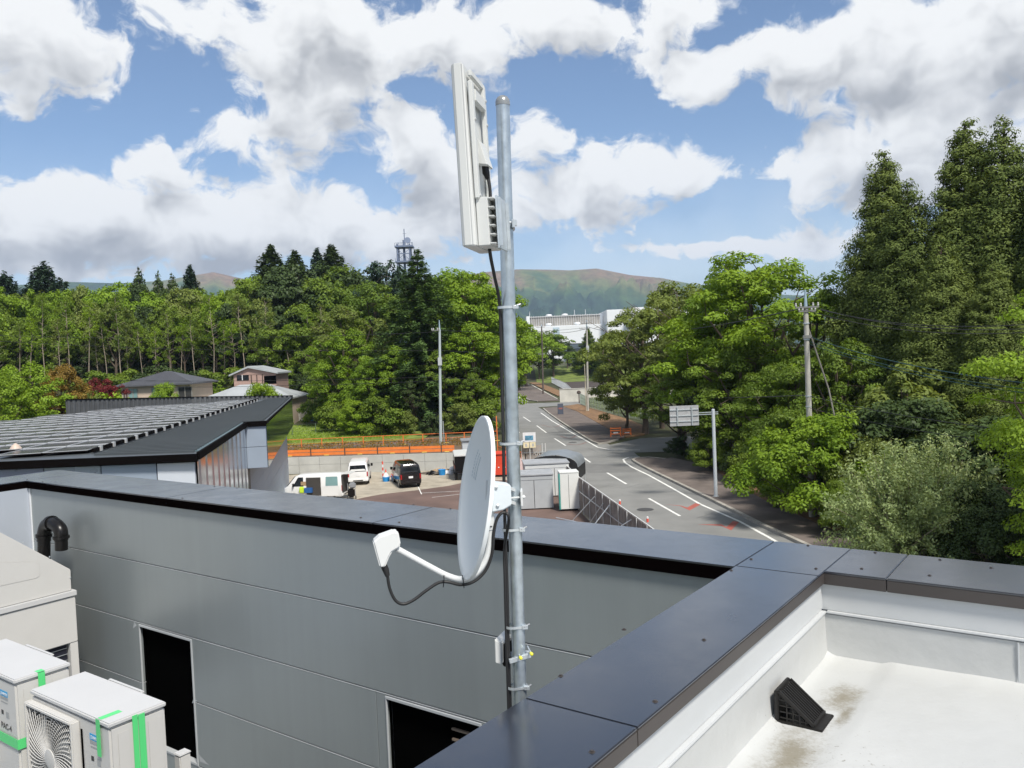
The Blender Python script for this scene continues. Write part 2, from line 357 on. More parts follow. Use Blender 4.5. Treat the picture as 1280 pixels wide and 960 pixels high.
def pavement(name, pts, mat, hgt=.13, kerb=None):
    sheet(name, pts, .0, mat, th=hgt)
    if kerb:
        m = strip(kerb, .22, 0); k = len(kerb); m2 = MB()
        for i in range(k - 1):
            a, b, c, d = m.v[i], m.v[i + 1], m.v[k + i + 1], m.v[k + i]
            m2.prism([a[:2], b[:2], c[:2], d[:2]], 0.0, hgt + .02)
        tag(m2.build('kerb', kerb_m), kind='structure')
kr = [(15.6, 20), (14.2, 32)] + pl([(952, 657.5), (925, 643.5), (890, 626), (850, 606.5), (820, 592), (804, 584), (795, 579), (791, 576), (795, 574), (810, 573), (832, 575)])
gr_edge = [(13.4, 70.6), (15.2, 64), (14.7, 56), (14.9, 48), (16.0, 37), (17.2, 28), (19, 18)]
pavement('sidewalk', kr[:1] + kr[1:] + gr_edge, asphalt_d, .13, kr)
verge = [(14.7, 56), (14.9, 48), (16.0, 37), (17.2, 28), (19, 18), (23, 18), (19.6, 37), (16.6, 48), (16.2, 56), (15.2, 64)]
sheet('grass_verge', verge, .0, grass_dead, th=.15)
# island pavement across the side street
k2 = pl([(679, 511), (686, 517), (700, 527), (716, 537.5), (730, 546.5), (741, 553), (748, 555.5), (760, 554), (772, 550.5)])
pavement('sidewalk', k2 + pl([(782, 547), (764, 539), (745, 528), (722, 515), (705, 508.5)]), asphalt_d, .13, k2)
sheet('leaf_litter_strip', pl([(704, 509), (722, 515.5), (745, 528.5), (764, 539.5), (782, 547.5), (806, 544), (808, 535), (790, 527), (765, 519), (735, 509), (722, 506)]), .0, grass_dead, th=.16)
k3 = pl([(648, 492), (654, 497), (662, 500.5), (672, 502)])
pavement('sidewalk', k3 + pl([(699, 501), (694, 497), (668, 484), (655, 477.5), (646, 476)]), asphalt_d, .13, k3)
sheet('leaf_litter_strip', pl([(660, 478), (676, 485.5), (697, 495.5), (702, 495.5), (702, 490), (682, 482), (668, 476)]), .0, grass_dead, th=.18)
sheet('sidewalk_line', [tuple(v)[:2] for v in (gp(664, 482), gp(697, 500), gp(697, 499.3), gp(665, 481.5))], .19, conc_l)
sheet('dark_field', [(11.5, 160), (60, 160), (62, 262), (13.5, 262)], .02, field_m)
sheet('grass_bank', [(9, 262), (80, 262), (80, 263.5), (9, 263.5)], .0, grass_g, th=.1)
bk = MB(); xs_ = np.linspace(8, 90, 30)
for i in range(29):
    for j in range(6):
        q = []
        for (x, jj) in ((xs_[i], j), (xs_[i + 1], j), (xs_[i + 1], j + 1), (xs_[i], j + 1)):
            y = 263 + jj * 6; q.append((x, y, h(x, y) + .05))
        bk.add(q, [(0, 1, 2, 3)])
tag(bk.build('grass_bank', grass_g), kind='structure')
# yard in front of the retaining wall
sheet('yard', [(-40, 62), (-22, wallY(-22) + .2), (-3.2, 69.45), (-.5, 71), (2.4, 69.6), (3.6, 55), (6.0, 30), (8, 12), (-9, 12), (-9, 24), (-16.5, 60)], .004, gravel)
yb = pl([(430, 628), (455, 622), (480, 617.5), (520, 613), (560, 607.5), (590, 601.5), (640, 600)])
sheet('yard_paving', yb + [(3.0, 56), (5.6, 30), (7, 14), (-8.6, 14), (-9.2, 30), (-11, 45)], .010, yard_br)
for a, b in (((522, 607.5), (527, 618)), ((527, 616.5), (575, 614)), ((540, 622), (600, 615))):
    tag(strip(pl([a, b]), .07, .014).build('yard_marking', paint_w), kind='structure')
ug = [(x, wallY(x) + .02) for x in (-24, -14, -2.6)] + [(-2.6, 76), (-3.4, 84), (-26, 84)]
sheet('upper_bank', ug, 1.0, M('bank_soil', (.16, .11, .07), .95, var=.35, scale=.6, bump=.4, bscale=8, detail=9), th=ZU - 1.0)
sheet('path', [(-26, 77.6), (-2.8, 77.6), (-3.1, 81.3), (-26, 81.3)], ZU + .005, asphalt_d)
gb = MB()
for i in range(20):
    for j in range(9):
        q = []
        for (a, b) in ((i, j), (i + 1, j), (i + 1, j + 1), (i, j + 1)):
            x = -34 + a * 1.25; y = 82 + b * 2.0; q.append((x, y, h(x, y) + .09 + .04 * math.sin(x * 1.3 + y)))
        gb.add(q, [(0, 1, 2, 3)])
tag(gb.build('grass', M('sunny_grass', (.17, .22, .035), .95, var=.4, scale=.35, bump=.6, bscale=5, detail=9), smooth=True), kind='structure')

# ================================================================ mountains
def mprof(az):                                               # crest line noted on the photograph
    pts = [(-600, 352), (-100, 350), (0, 356), (80, 350), (150, 352), (205, 349), (240, 343), (270, 338), (300, 345), (335, 352), (440, 352), (560, 346), (610, 338), (650, 334.5), (690, 335), (715, 336), (748, 333.5), (765, 337), (790, 342), (830, 346), (880, 356), (960, 366), (1100, 372), (1280, 376), (2200, 385)]
    A = [(math.atan2(*_dir(x, 400)[:2]), (_dir(x, y).z / math.hypot(_dir(x, y).x, 1))) for x, y in pts]
    for (a, e), (b, f_) in zip(A, A[1:]):
        if a <= az <= b: return e + (f_ - e) * (az - a) / (b - a)
    return A[0][1] if az < A[0][0] else A[-1][1]
mm = MB(); NA, ND = 420, 90
for j in range(ND + 1):
    t = j / ND; dist = 2300 + 2900 * t
    for i in range(NA + 1):
        az = R(-50 + 95 * i / NA); x = dist * math.sin(az); y = dist * math.cos(az)
        rid = 1 - abs(mnoise.fractal(Vector((x / 900, y / 1500, 3.1)), 1.0, 2.1, 6)) * 1.7
        rid2 = mnoise.fractal(Vector((x / 210, y / 800, 7.7)), .8, 2.1, 6)
        hc = mprof(az) * dist * (0.985)
        up = max(0, (t - .04) / .78)
        z = hc * min(1, up) ** 1.25 + (CH if up > 0 else 0) * 0
        body = min(1, up * 2) * (1 - ss(.80, .98, up))
        z += body * ((rid - .80) * 330 + rid2 * 120)
        if up > 1: z -= (up - 1) * 500
        z = min(z, hc * 1.0 if up < .96 else hc) + CH * (up >= .9)
        mm.v.append((x, y, max(z, -5)))
mm.f = [(j * (NA + 1) + i, j * (NA + 1) + i + 1, (j + 1) * (NA + 1) + i + 1, (j + 1) * (NA + 1) + i) for j in range(ND) for i in range(NA)]
mt = M('mountain_forest', (.035, .06, .025), .95, var=.3, scale=.01, spec=.1)
t = mt.node_tree; b = t.nodes['Principled BSDF']
ob = N(t, 'ShaderNodeTexCoord').outputs['Object']
n1 = N(t, 'ShaderNodeTexNoise', {'Vector': ob, 'Scale': .0022, 'Detail': 7.0, 'Roughness': .6}).outputs[0]
zz = N(t, 'ShaderNodeSeparateXYZ', {0: ob}).outputs[2]
hf = N(t, 'ShaderNodeMapRange', {0: zz, 1: 150, 2: 520}).outputs[0]
xl_ = N(t, 'ShaderNodeMapRange', {0: N(t, 'ShaderNodeSeparateXYZ', {0: ob}).outputs[0], 1: -900, 2: -200, 3: -.42, 4: 0.0}).outputs[0]
mxx = mth(t, 'ADD', xl_, mth(t, 'ADD', mth(t, 'MULTIPLY', n1, 2.6), mth(t, 'MULTIPLY_ADD', hf, .95, -1.28)))
cr = t.nodes.new('ShaderNodeValToRGB'); t.links.new(mxx, cr.inputs[0])
els = cr.color_ramp.elements; els[0].position = .12; els[0].color = (.028, .055, .03, 1); els[1].position = .9; els[1].color = (.19, .125, .075, 1)
for ps, c in ((.38, (.06, .10, .035, 1)), (.55, (.13, .14, .05, 1)), (.72, (.16, .125, .065, 1))):
    e_ = els.new(ps); e_.color = c
n3 = N(t, 'ShaderNodeTexNoise', {'Vector': ob, 'Scale': .03, 'Detail': 6.0, 'Roughness': .7}).outputs[0]
mc = N(t, 'ShaderNodeMix', {0: 1.0, 6: cr.outputs[0], 7: N(t, 'ShaderNodeMapRange', {0: n3, 1: .3, 2: .7, 3: .6, 4: 1.35}).outputs[0]}, data_type='RGBA', blend_type='MULTIPLY').outputs[2]
t.links.new(mc, b.inputs['Base Color'])
tag(mm.build('mountains', mt, smooth=True), kind='structure')

# the air between here and the hills
hz = MB(); hz.box(-7500, 7500, -3200, 9600, -40, 640); ho = hz.build('haze', M('unused_air', (1, 1, 1), 1)); tag(ho, kind='stuff'); ho.data.materials.clear()
hm = bpy.data.materials.new('air'); hm.use_nodes = True; t = hm.node_tree; t.nodes.clear()
pv = N(t, 'ShaderNodeVolumePrincipled', {'Color': (.55, .72, 1.0, 1), 'Density': .000095, 'Anisotropy': .0}); o_ = t.nodes.new('ShaderNodeOutputMaterial'); t.links.new(pv.outputs[0], o_.inputs['Volume'])
ho.data.materials.append(hm)
A_, B_ = .589, .808
# ================================================================ the building the photograph is taken from

def S(s, t, z): return (A_ * s - B_ * t, B_ * s + A_ * t, z)
def ST(p): return (A_ * p.x + B_ * p.y, -B_ * p.x + A_ * p.y, p.z)
def on_s(x, y, s0):
    d = _dir(x, y); k = s0 / (A_ * d.x + B_ * d.y); return Vector((d.x * k, k, CH + d.z * k))
def on_t(x, y, t0):
    d = _dir(x, y); k = t0 / (-B_ * d.x + A_ * d.y); return Vector((d.x * k, k, CH + d.z * k))
def on_plane(x, y, p0, n):
    d = _dir(x, y); n = Vector(n); o = Vector((0, 0, CH)); k = n.dot(Vector(p0) - o) / n.dot(d); return o + d * k

cop = M('dark_coping_metal', (.021, .025, .035), .19, var=.06, scale=1.5, spec=.5, bump=.03, bscale=2.5)
_b = cop.node_tree.nodes['Principled BSDF']; _b.inputs['IOR'].default_value = 1.75; _b.inputs['Coat Weight'].default_value = .6; _b.inputs['Coat Roughness'].default_value = .22
_t = cop.node_tree; _n = N(_t, 'ShaderNodeTexNoise', {'Vector': N(_t, 'ShaderNodeTexCoord').outputs['Object'], 'Scale': 3.5, 'Detail': 8.0, 'Roughness': .7}).outputs[0]
_t.links.new(N(_t, 'ShaderNodeMapRange', {0: _n, 1: .35, 2: .75, 3: .16, 4: .30}).outputs[0], _b.inputs['Roughness'])
cop_b = M('coping_fascia_metal', (.05, .043, .04), .45, var=.15, scale=2)
cop_k = M('coping_fascia_black', (.003, .002, .002), .9, var=.05, spec=0.0)
pan = M('grey_wall_panel', (.30, .33, .335), .34, metal=.35, var=.05, scale=.5, spec=.6, bump=.10, bscale=1.4)
_t = pan.node_tree; _b = _t.nodes['Principled BSDF']; _s = _b.inputs['Base Color'].links[0].from_socket
_v = N(_t, 'ShaderNodeVectorMath', {0: N(_t, 'ShaderNodeTexCoord').outputs['Object'], 1: (9, 9, .35)}, operation='MULTIPLY').outputs[0]
_n = N(_t, 'ShaderNodeTexNoise', {'Vector': _v, 'Scale': 1.0, 'Detail': 5.0, 'Roughness': .65}).outputs[0]
_t.links.new(N(_t, 'ShaderNodeMix', {0: 1.0, 6: _s, 7: N(_t, 'ShaderNodeMapRange', {0: _n, 1: .3, 2: .75, 3: .965, 4: 1.03}).outputs[0]}, data_type='RGBA', blend_type='MULTIPLY').outputs[2], _b.inputs['Base Color'])
pan2 = M('pale_wall_panel', (.45, .49, .55), .35, metal=.25, var=.04, scale=.8, spec=.6)
seam = M('bright_seam', (.42, .44, .45), .4, var=.1)
memb = M('white_membrane', (.47, .48, .475), .6, var=.045, scale=1.3, bump=.22, bscale=9, detail=9)
memb2 = M('white_upstand', (.49, .505, .51), .45, var=.03, scale=2, bump=.06, bscale=14)
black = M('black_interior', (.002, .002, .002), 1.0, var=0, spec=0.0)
blackpl = M('black_plastic', (.006, .0055, .0055), .32, var=.1, scale=8, spec=.35)
rubber = M('black_rubber', (.016, .016, .017), .55, var=.1)
galv = M('galvanised_steel', (.50, .56, .60), .36, metal=.75, var=.16, scale=22, detail=3)
galv_b = M('zinc_steel', (.62, .66, .68), .35, metal=.6, var=.1, scale=30)
whitep = M('white_plastic', (.62, .63, .615), .38, var=.015)
whitem = M('white_painted_metal', (.62, .635, .635), .3, var=.02)
acw = M('ivory_casing', (.56, .55, .525), .38, var=.02, scale=4)
actop = M('ivory_lid', (.52, .52, .515), .42, var=.02, scale=4)
gutm = M('stained_membrane', (.62, .60, .53), .65, var=.08, scale=2)
t = gutm.node_tree; b = t.nodes['Principled BSDF']; ob = N(t, 'ShaderNodeTexCoord').outputs['Object']
n1 = N(t, 'ShaderNodeTexNoise', {'Vector': ob, 'Scale': 2.6, 'Detail': 8.0, 'Roughness': .65}).outputs[0]
n2 = N(t, 'ShaderNodeTexNoise', {'Vector': ob, 'Scale': 45.0, 'Detail': 4.0, 'Roughness': .7}).outputs[0]
k_ = N(t, 'ShaderNodeMapRange', {0: mth(t, 'MULTIPLY_ADD', n2, .5, n1), 1: .62, 2: 1.0}, interpolation_type='SMOOTHSTEP').outputs[0]
t.links.new(N(t, 'ShaderNodeMix', {0: k_, 6: (.56, .56, .52, 1), 7: (.20, .17, .11, 1)}, data_type='RGBA').outputs[2], b.inputs['Base Color'])
# a few dirt specks on the white membrane
t = memb.node_tree; b = t.nodes['Principled BSDF']; ob = N(t, 'ShaderNodeTexCoord').outputs['Object']
src = b.inputs['Base Color'].links[0].from_socket
n1 = N(t, 'ShaderNodeTexNoise', {'Vector': ob, 'Scale': 1.7, 'Detail': 2.0}).outputs[0]
n2 = N(t, 'ShaderNodeTexNoise', {'Vector': ob, 'Scale': 60.0, 'Detail': 3.0}).outputs[0]
k_ = N(t, 'ShaderNodeMapRange', {0: mth(t, 'MULTIPLY_ADD', n1, .9, n2), 1: 1.23, 2: 1.30}).outputs[0]
t.links.new(N(t, 'ShaderNodeMix', {0: mth(t, 'MULTIPLY', k_, .7), 6: src, 7: (.2, .19, .16, 1)}, data_type='RGBA').outputs[2], b.inputs['Base Color'])

# brown runoff stains left by standing water either side of the roof drain
t = memb.node_tree; b = t.nodes['Principled BSDF']; ob = N(t, 'ShaderNodeTexCoord').outputs['Object']; src = b.inputs['Base Color'].links[0].from_socket
sd_ = N(t, 'ShaderNodeVectorMath', {0: ob, 1: (A_, B_, 0)}, operation='DOT_PRODUCT').outputs['Value']; td_ = N(t, 'ShaderNodeVectorMath', {0: ob, 1: (-B_, A_, 0)}, operation='DOT_PRODUCT').outputs['Value']
n1 = N(t, 'ShaderNodeTexNoise', {'Vector': ob, 'Scale': 7.0, 'Detail': 7.0, 'Roughness': .65}).outputs[0]; n2 = N(t, 'ShaderNodeTexNoise', {'Vector': ob, 'Scale': 70.0, 'Detail': 4.0, 'Roughness': .7}).outputs[0]
mk = None
for (cs, ct, rs_, rt_, wt) in ((3.22, 1.06, .42, .14, 1.0), (3.93, 1.04, .26, .11, 1.0), (2.4, 1.08, .5, .10, .7), (3.75, .985, .22, .05, .9)):
    d1 = mth(t, 'MULTIPLY', mth(t, 'SUBTRACT', sd_, cs), 1 / rs_); d2 = mth(t, 'MULTIPLY', mth(t, 'SUBTRACT', td_, ct), 1 / rt_)
    v_ = mth(t, 'MULTIPLY_ADD', mth(t, 'SQRT', mth(t, 'ADD', mth(t, 'MULTIPLY', d1, d1), mth(t, 'MULTIPLY', d2, d2))), -wt, wt); mk = v_ if mk is None else mth(t, 'MAXIMUM', mk, v_)
mk = mth(t, 'MULTIPLY_ADD', mth(t, 'SUBTRACT', n1, .5), 1.5, mk); mk = mth(t, 'MULTIPLY_ADD', mth(t, 'SUBTRACT', n2, .5), .9, mk)
k_ = mth(t, 'MULTIPLY', N(t, 'ShaderNodeMapRange', {0: mk, 1: .0, 2: .95}, interpolation_type='SMOOTHSTEP').outputs[0], .8)
g_ = N(t, 'ShaderNodeMapRange', {0: mth(t, 'MULTIPLY_ADD', mth(t, 'SUBTRACT', N(t, 'ShaderNodeTexNoise', {'Vector': ob, 'Scale': 1.1, 'Detail': 6.0, 'Roughness': .7}).outputs[0], .5), 1.0, .5), 1: .3, 2: .75, 3: 0, 4: .16}).outputs[0]
c1 = N(t, 'ShaderNodeMix', {0: g_, 6: src, 7: (.28, .27, .23, 1)}, data_type='RGBA').outputs[2]
t.links.new(N(t, 'ShaderNodeMix', {0: k_, 6: c1, 7: (.17, .145, .09, 1)}, data_type='RGBA').outputs[2], b.inputs['Base Color'])

nb = thing('rooftop_building', 'near building with dark metal copings, grey panel wall and white waterproofed roof, in the foreground', 'building', S(0, 0, 0))
ZC = 8.30
def tpx(x, y): return ST(gp(x, y, ZC))[1]
def cope(s0, s1, t0, t1, hh=.065, name='coping', mat=None):
    m = MB(); m.box(s0, s1, t0, t1, ZC - .012, ZC, S); return m.build(name, mat or cop, nb, bevel=.004)
def fascia(s0, s1, t0, t1, hh, mat):
    m = MB(); m.box(s0, s1, t0, t1, ZC - hh, ZC - .0125, S); m.build('fascia', mat, nb, bevel=.002)
j1, j2, j3 = tpx(475, 651), tpx(208, 622), 9.99
cope(-2.6, 2.2985, 1.24, 1.68); cope(2.3015, 4.2985, 1.24, 1.68); cope(4.3015, 4.95, 1.24, 1.6785)
for a, b_ in ((1.6815, j1 - .002), (j1 + .002, j2 - .002), (j2 + .002, j3)): cope(4.28, 4.95, a, b_)
cope(-2.6, 4.95, j3 + .003, 10.65)
tj = tpx(1115, 715)
cope(4.40, 4.95, tj + .002, 1.2385); cope(4.40, 4.95, -2.6, tj - .002)
for a, b_ in ((-2.6, 2.2985), (2.3015, 4.40)): fascia(a, b_, 1.2405, 1.262, .066, cop_b)
for a, b_ in ((1.262, tj + .002), (tj - .002, -2.6)): fascia(4.4005, 4.425, min(a, b_), max(a, b_), .07, cop_b)
for a, b_ in ((1.70, j1 - .002), (j1 + .002, j2 - .002), (j2 + .002, 9.99)): fascia(4.2805, 4.306, a, b_, .085, cop_k)
fascia(-2.6, 4.30, 9.995, 10.02, .085, cop_k); fascia(-2.6, 4.28, 1.658, 1.6795, .08, cop_k)
m = MB(); m.box(4.925, 4.949, -2.6, 10.65, ZC - .08, ZC - .0125, S); m.build('fascia', cop_k, nb)
m = MB(); m.box(-2.6, 4.95, 10.625, 10.649, ZC - .08, ZC - .0125, S); m.build('fascia', cop_k, nb)
# parapet and wall bodies
m = MB(); m.box(-3, 4.9, 1.268, 1.655, 4, ZC - .013, S); m.box(4.432, 4.92, -2.6, 1.655, 0, ZC - .0135, S); m.build('parapet_core', memb2, nb)
m = MB(); m.box(4.39, 4.92, 1.70, 10.6, 0, ZC - .014, S); m.box(-3, 4.92, 10.02, 10.6, 0, ZC - .0145, S); m.box(-3, 4.30, 1.66, 10.02, 0, 5.0, S); m.build('wing_core', M('wing_wall', (.2, .21, .21), .5), nb)
# inner lining of the white roof: upper bands, drip ledges, membrane upstands, deck and gutter
m = MB(); m.box(-2.6, 4.43, 1.262, 1.267, 8.09, ZC - .02, S); m.build('upper_band', memb2, nb)
m = MB(); m.box(4.426, 4.431, -2.6, 1.262, 8.09, ZC - .02, S); m.build('upper_band', memb2, nb)
m = MB(); m.box(-2.6, 4.41, 1.236, 1.2675, 8.076, 8.088, S); m.box(4.404, 4.4315, -2.6, 1.236, 8.076, 8.088, S); m.build('drip_ledge', memb2, nb, bevel=.003)
def wavy(s0, t0, s1, t1, nx_=60, nz=8, z0=7.82, z1=8.07, bulge=.02):
    m = MB(); nrm = Vector((t1 - t0, -(s1 - s0))).normalized()
    for k in range(nz + 1):
        for i in range(nx_ + 1):
            u = i / nx_; v = k / nz; s = s0 + (s1 - s0) * u; tt = t0 + (t1 - t0) * u
            d_ = bulge * (1 - v) ** 3 + .006 * mnoise.noise(Vector((s * 3, tt * 3, v * 1.2))) * (1 - v) + .002 * mnoise.noise(Vector((s * 14, tt * 14, v * 4))) * min(1, 4 * (1 - v))
            m.v.append(S(s + nrm.x * d_, tt + nrm.y * d_, z0 + (z1 - z0) * v))
    m.f = [(k * (nx_ + 1) + i, k * (nx_ + 1) + i + 1, (k + 1) * (nx_ + 1) + i + 1, (k + 1) * (nx_ + 1) + i) for k in range(nz) for i in range(nx_)]
    return m
wavy(-2.6, 1.246, 4.415, 1.246, 160).build('membrane_upstand', memb, nb, smooth=True)
wavy(4.414, 1.25, 4.414, .375, 40).build('membrane_upstand', memb, nb, smooth=True)
wavy(4.411, .385, 4.411, -2.6, 40).build('membrane_upstand', memb, nb, smooth=True)
dk = MB(); ns, ntt = 90, 60
for j in range(ntt + 1):
    tt = 1.262 - (1.262 + 2.6) * (j / ntt) ** 1.6
    for i in range(ns + 1):
        s = -2.6 + 7.02 * i / ns
        z = 7.848 + .013 * (1 - ss(.925, .950, tt)) + .006 * mnoise.noise(Vector((s * 1.3, tt * 1.3, 0))) + .0025 * mnoise.noise(Vector((s * 7, tt * 7, 2)))
        z += .025 * ss(1.19, 1.262, tt) + .02 * ss(4.33, 4.42, s) + .004 * ss(2.95, 2.96, s + .02 * tt) - .004 * ss(3.4, 3.9, tt + s)
        dk.v.append(S(s, tt, z))
dk.f = [(j * (ns + 1) + i, j * (ns + 1) + i + 1, (j + 1) * (ns + 1) + i + 1, (j + 1) * (ns + 1) + i) for j in range(ntt) for i in range(ns)]
deck = dk.build('roof_deck', memb, nb, smooth=True)
deck.data.materials.append(gutm)
for p_ in deck.data.polygons:
    c_ = p_.center; s_, t_, _ = ST(Vector((c_.x, c_.y, c_.z)))
    pass
m = MB()
for a in ((4.05, .9), (3.4, .93), (2.2, .925)): pass
m.box(4.404, 4.412, .372, .378, 7.86, 8.069, S); m.build('membrane_lap', memb2, nb)
m = MB(); m.box(-3, 4.42, -3, 1.26, 0, 7.79, S); m.build('storey_body', M('wing_wall', (.2, .21, .21), .5), nb)
# grey panel wall with two square openings
rows = [(7.624, 8.225), (7.018, 7.614), (6.411, 7.008), (5.805, 6.401), (5.199, 5.795)]
o1 = (6.925, 7.82, 5.80, 6.995); o2 = (3.52, 4.43, 5.80, 6.995)
def panel(t0, t1, z0, z1):
    m = MB(); m.box(4.31, 4.345, t0, t1, z0, z1, S); m.build('wall_panel', pan, nb, bevel=.0025, seg=1)
for k, (z0, z1) in enumerate(rows):
    cuts = [1.70, 10.0] if k < 2 or k == 4 else [1.70, o2[0], o2[1], 4.51, o1[0] - .09, o1[0], o1[1], 10.0]
    if k < 2 or k == 4: panel(1.70, 9.99, z0, z1)
    else:
        for a, b_ in ((1.70, o2[0]), (o2[1] + .002, 4.53), (4.534, o1[0] - .002), (o1[1] + .002, 9.99)): panel(a, b_, z0, z1)
m = MB()
for z in (7.62, 7.014, 6.407, 5.801): 
    for a, b_ in ((1.70, 9.985),) if z > 6.9 or z < 5.9 else ((1.70, o2[0]), (o2[1], o1[0]), (o1[1], 9.985)): m.box(4.3085, 4.35, a, b_, z - .0082, z - .0042, S)
m.build('panel_seam', seam, nb)
m = MB(); m.box(4.30, 4.349, 9.965, 9.992, 5, 8.214, S); m.build('corner_trim', M('white_trim', (.7, .72, .74), .4), nb)
m = MB(); m.box(-2.6, 4.30, 9.995, 10.018, 5, 8.214, S); m.build('end_wall_panel', pan2, nb)
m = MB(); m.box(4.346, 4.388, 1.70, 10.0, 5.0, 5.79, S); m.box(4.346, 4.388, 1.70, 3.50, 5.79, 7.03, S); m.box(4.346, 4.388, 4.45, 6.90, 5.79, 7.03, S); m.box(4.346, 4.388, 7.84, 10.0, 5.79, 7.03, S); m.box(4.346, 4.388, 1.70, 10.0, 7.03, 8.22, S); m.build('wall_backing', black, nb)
for (t0, t1, z0, z1) in (o1, o2):
    f_ = .022; m = MB()
    m.box(4.302, 4.36, t0, t1, z1 - f_, z1, S); m.box(4.302, 4.36, t0, t1, z0, z0 + f_, S)
    m.box(4.302, 4.36, t0, t0 + f_ * .8, z0 + f_, z1 - f_, S); m.box(4.302, 4.318, t1 - f_ * .5, t1, z0 + f_, z1 - f_, S)
    m.build('opening_frame', seam, nb, bevel=.002)
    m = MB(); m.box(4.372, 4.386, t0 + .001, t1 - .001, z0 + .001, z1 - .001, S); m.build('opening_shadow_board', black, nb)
m = MB()
for k in range(7): m.box(4.353, 4.370, 3.545, 3.83, 6.86 - k * .075, 6.875 - k * .075, S)
m.build('louvre', M('dusty_slats', (.22, .17, .13), .7), nb)
m = MB()
for (a, b_, c_, d_) in ((5.8, 4.55, 6.20, .05), (6.83, 6.05, 6.15, .1)):
    pass
sealant = [((168, 777), (166, 786), (171, 782)), ((242, 873), (240, 879), (247, 876)), ((568 - 320, 942), (250, 952), (262, 957))]
for tri in sealant:
    pts = [on_s(x, y, 4.3075) for x, y in tri]; m = MB(); m.add([tuple(p) for p in pts], [(0, 1, 2)]); m.build('sealant_smear', seam, nb)
# coping screws
scr = None
for (x, y) in [(701, 845), (819, 877), (740, 940), (34, 599.5), (53, 602), (119, 591), (228, 623), (268, 608), (296, 610), (451, 647), (499, 653), (517, 631), (563, 636), (939, 699), (914, 713), (1010, 682), (1020, 711), (1077, 711), (1094, 691), (1175, 700), (1162, 719.5), (1239, 710), (780, 787), (880, 800)]:
    p = gp(x, y, ZC); m = MB(); m.lathe((p.x, p.y, ZC - .001), [(.011, 0), (.0105, .002), (.006, .0025), (.006, .006), (.003, .007)], 8)
    m.build('screw', cop_b, nb)

# ================================================================ mast
PB = at(650, 868, 2.95); PT = at(628.3, 128, 2.95); pd = (PT - PB).normalized()
def mp(y): 
    k = (y - 868) / (128 - 868); return PB.lerp(PT, k)
low = PB - pd * .9
mast = thing('antenna_mast', 'tall galvanised steel pipe mast strapped beside the dark coping, carrying antenna and dish', 'pole', tuple(low))
MB().tube([low, PT], .0243, 32).build('pipe', galv, mast, smooth=True)
m = MB(); m.lathe(PT, [(.0255, -.012), (.0258, .0), (.0245, .008), (.018, .018), (.008, .0235), (.001, .0245)], 28, axis=pd); m.build('end_cap', M('cap_plastic', (.30, .31, .31), .25, metal=.4, var=.1), mast, smooth=True)
left = Vector((-1, -.25, 0)).normalized()
for k, y in enumerate((380, 549, 657, 780, 857)):
    c = mp(y); m = MB(); rr = .0258; ex = .013 if k < 1 else .020; pts = []
    for i in range(33):
        a = 2 * math.pi * i / 32; v = Vector((math.cos(a), math.sin(a), 0)); e = max(0, v.dot(left)) ** 3 * ex
        pts.append(c + v * (rr + e))
    hh = .0045; k0 = 0
    for p in pts: m.v += [tuple(p - Vector((0, 0, hh))), tuple(p + Vector((0, 0, hh))), tuple(p + (p - c).normalized() * .0014 + Vector((0, 0, hh))), tuple(p + (p - c).normalized() * .0014 - Vector((0, 0, hh)))]
    for i in range(32):
        for j in range(4): m.f.append((i * 4 + j, i * 4 + (j + 1) % 4, i * 4 + 4 + (j + 1) % 4, i * 4 + 4 + j))
    bd = m.build('hose_clamp', galv_b, mast, smooth=True)
    m = MB(); q = c + Vector((.021, -.020, 0)); m.box(q.x - .006, q.x + .014, q.y - .006, q.y + .008, q.z - .007, q.z + .007)
    m.build('clamp_housing', galv_b, bd, bevel=.001); MB().tube([q + Vector((.0, -.004, .002)), q + Vector((.021, .004, .009))], .0036, 8).build('clamp_screw', M('dull_steel', (.3, .31, .32), .4, metal=.6), bd)
# lower pipe fixing with yellow capped bolts and the little white box
cl = thing('pipe_bracket', 'small steel bracket with two yellow bolt caps round the lower mast', 'bracket', tuple(mp(820)))
c = mp(820)
MB().bar(c + Vector((-.035, -.028, -.004)), c + Vector((.042, -.012, .010)), .012, .016).build('strut', galv_b, cl, bevel=.001); MB().bar(c + Vector((-.03, .03, 0)), c + Vector((.045, .035, .0)), .012, .016).build('strut', galv_b, cl, bevel=.001)
for p, q in (((650.5, 822), 0), ((664, 817), 0)):
    e = at(p[0], p[1], 2.90); MB().lathe(e, [(.0045, -.006), (.006, -.002), (.006, .007), (.003, .010)], 12, axis=(.3, -.9, -.1)).build('yellow_cap', M('yellow_plastic', (.75, .72, .05), .4, var=.03), cl, smooth=True)
    MB().tube([e, e + Vector((-.012, .07, .002))], .003, 8).build('bolt', galv_b, cl)
jb = thing('sensor_box', 'small white box on a black holder fixed low on the mast', 'box', tuple(at(628, 815, 3.0)))
q = [on_plane(x, y, at(622, 815, 2.98), (0, 1, 0)) for x, y in ((618, 799), (626.5, 804), (627, 831), (619, 829))]
m = MB(); m.extr([tuple(p) for p in q], (.035, .10, 0)); m.build('cover', whitep, jb, bevel=.003)
q = [on_plane(x, y, at(626, 815, 3.0), (0, 1, 0)) for x, y in ((627.5, 806), (642, 799), (642, 824), (634, 827), (633, 834), (629, 833), (627.5, 829))]
m = MB(); m.extr([tuple(p) for p in q], (.03, .07, 0)); m.build('holder', blackpl, jb, bevel=.002)

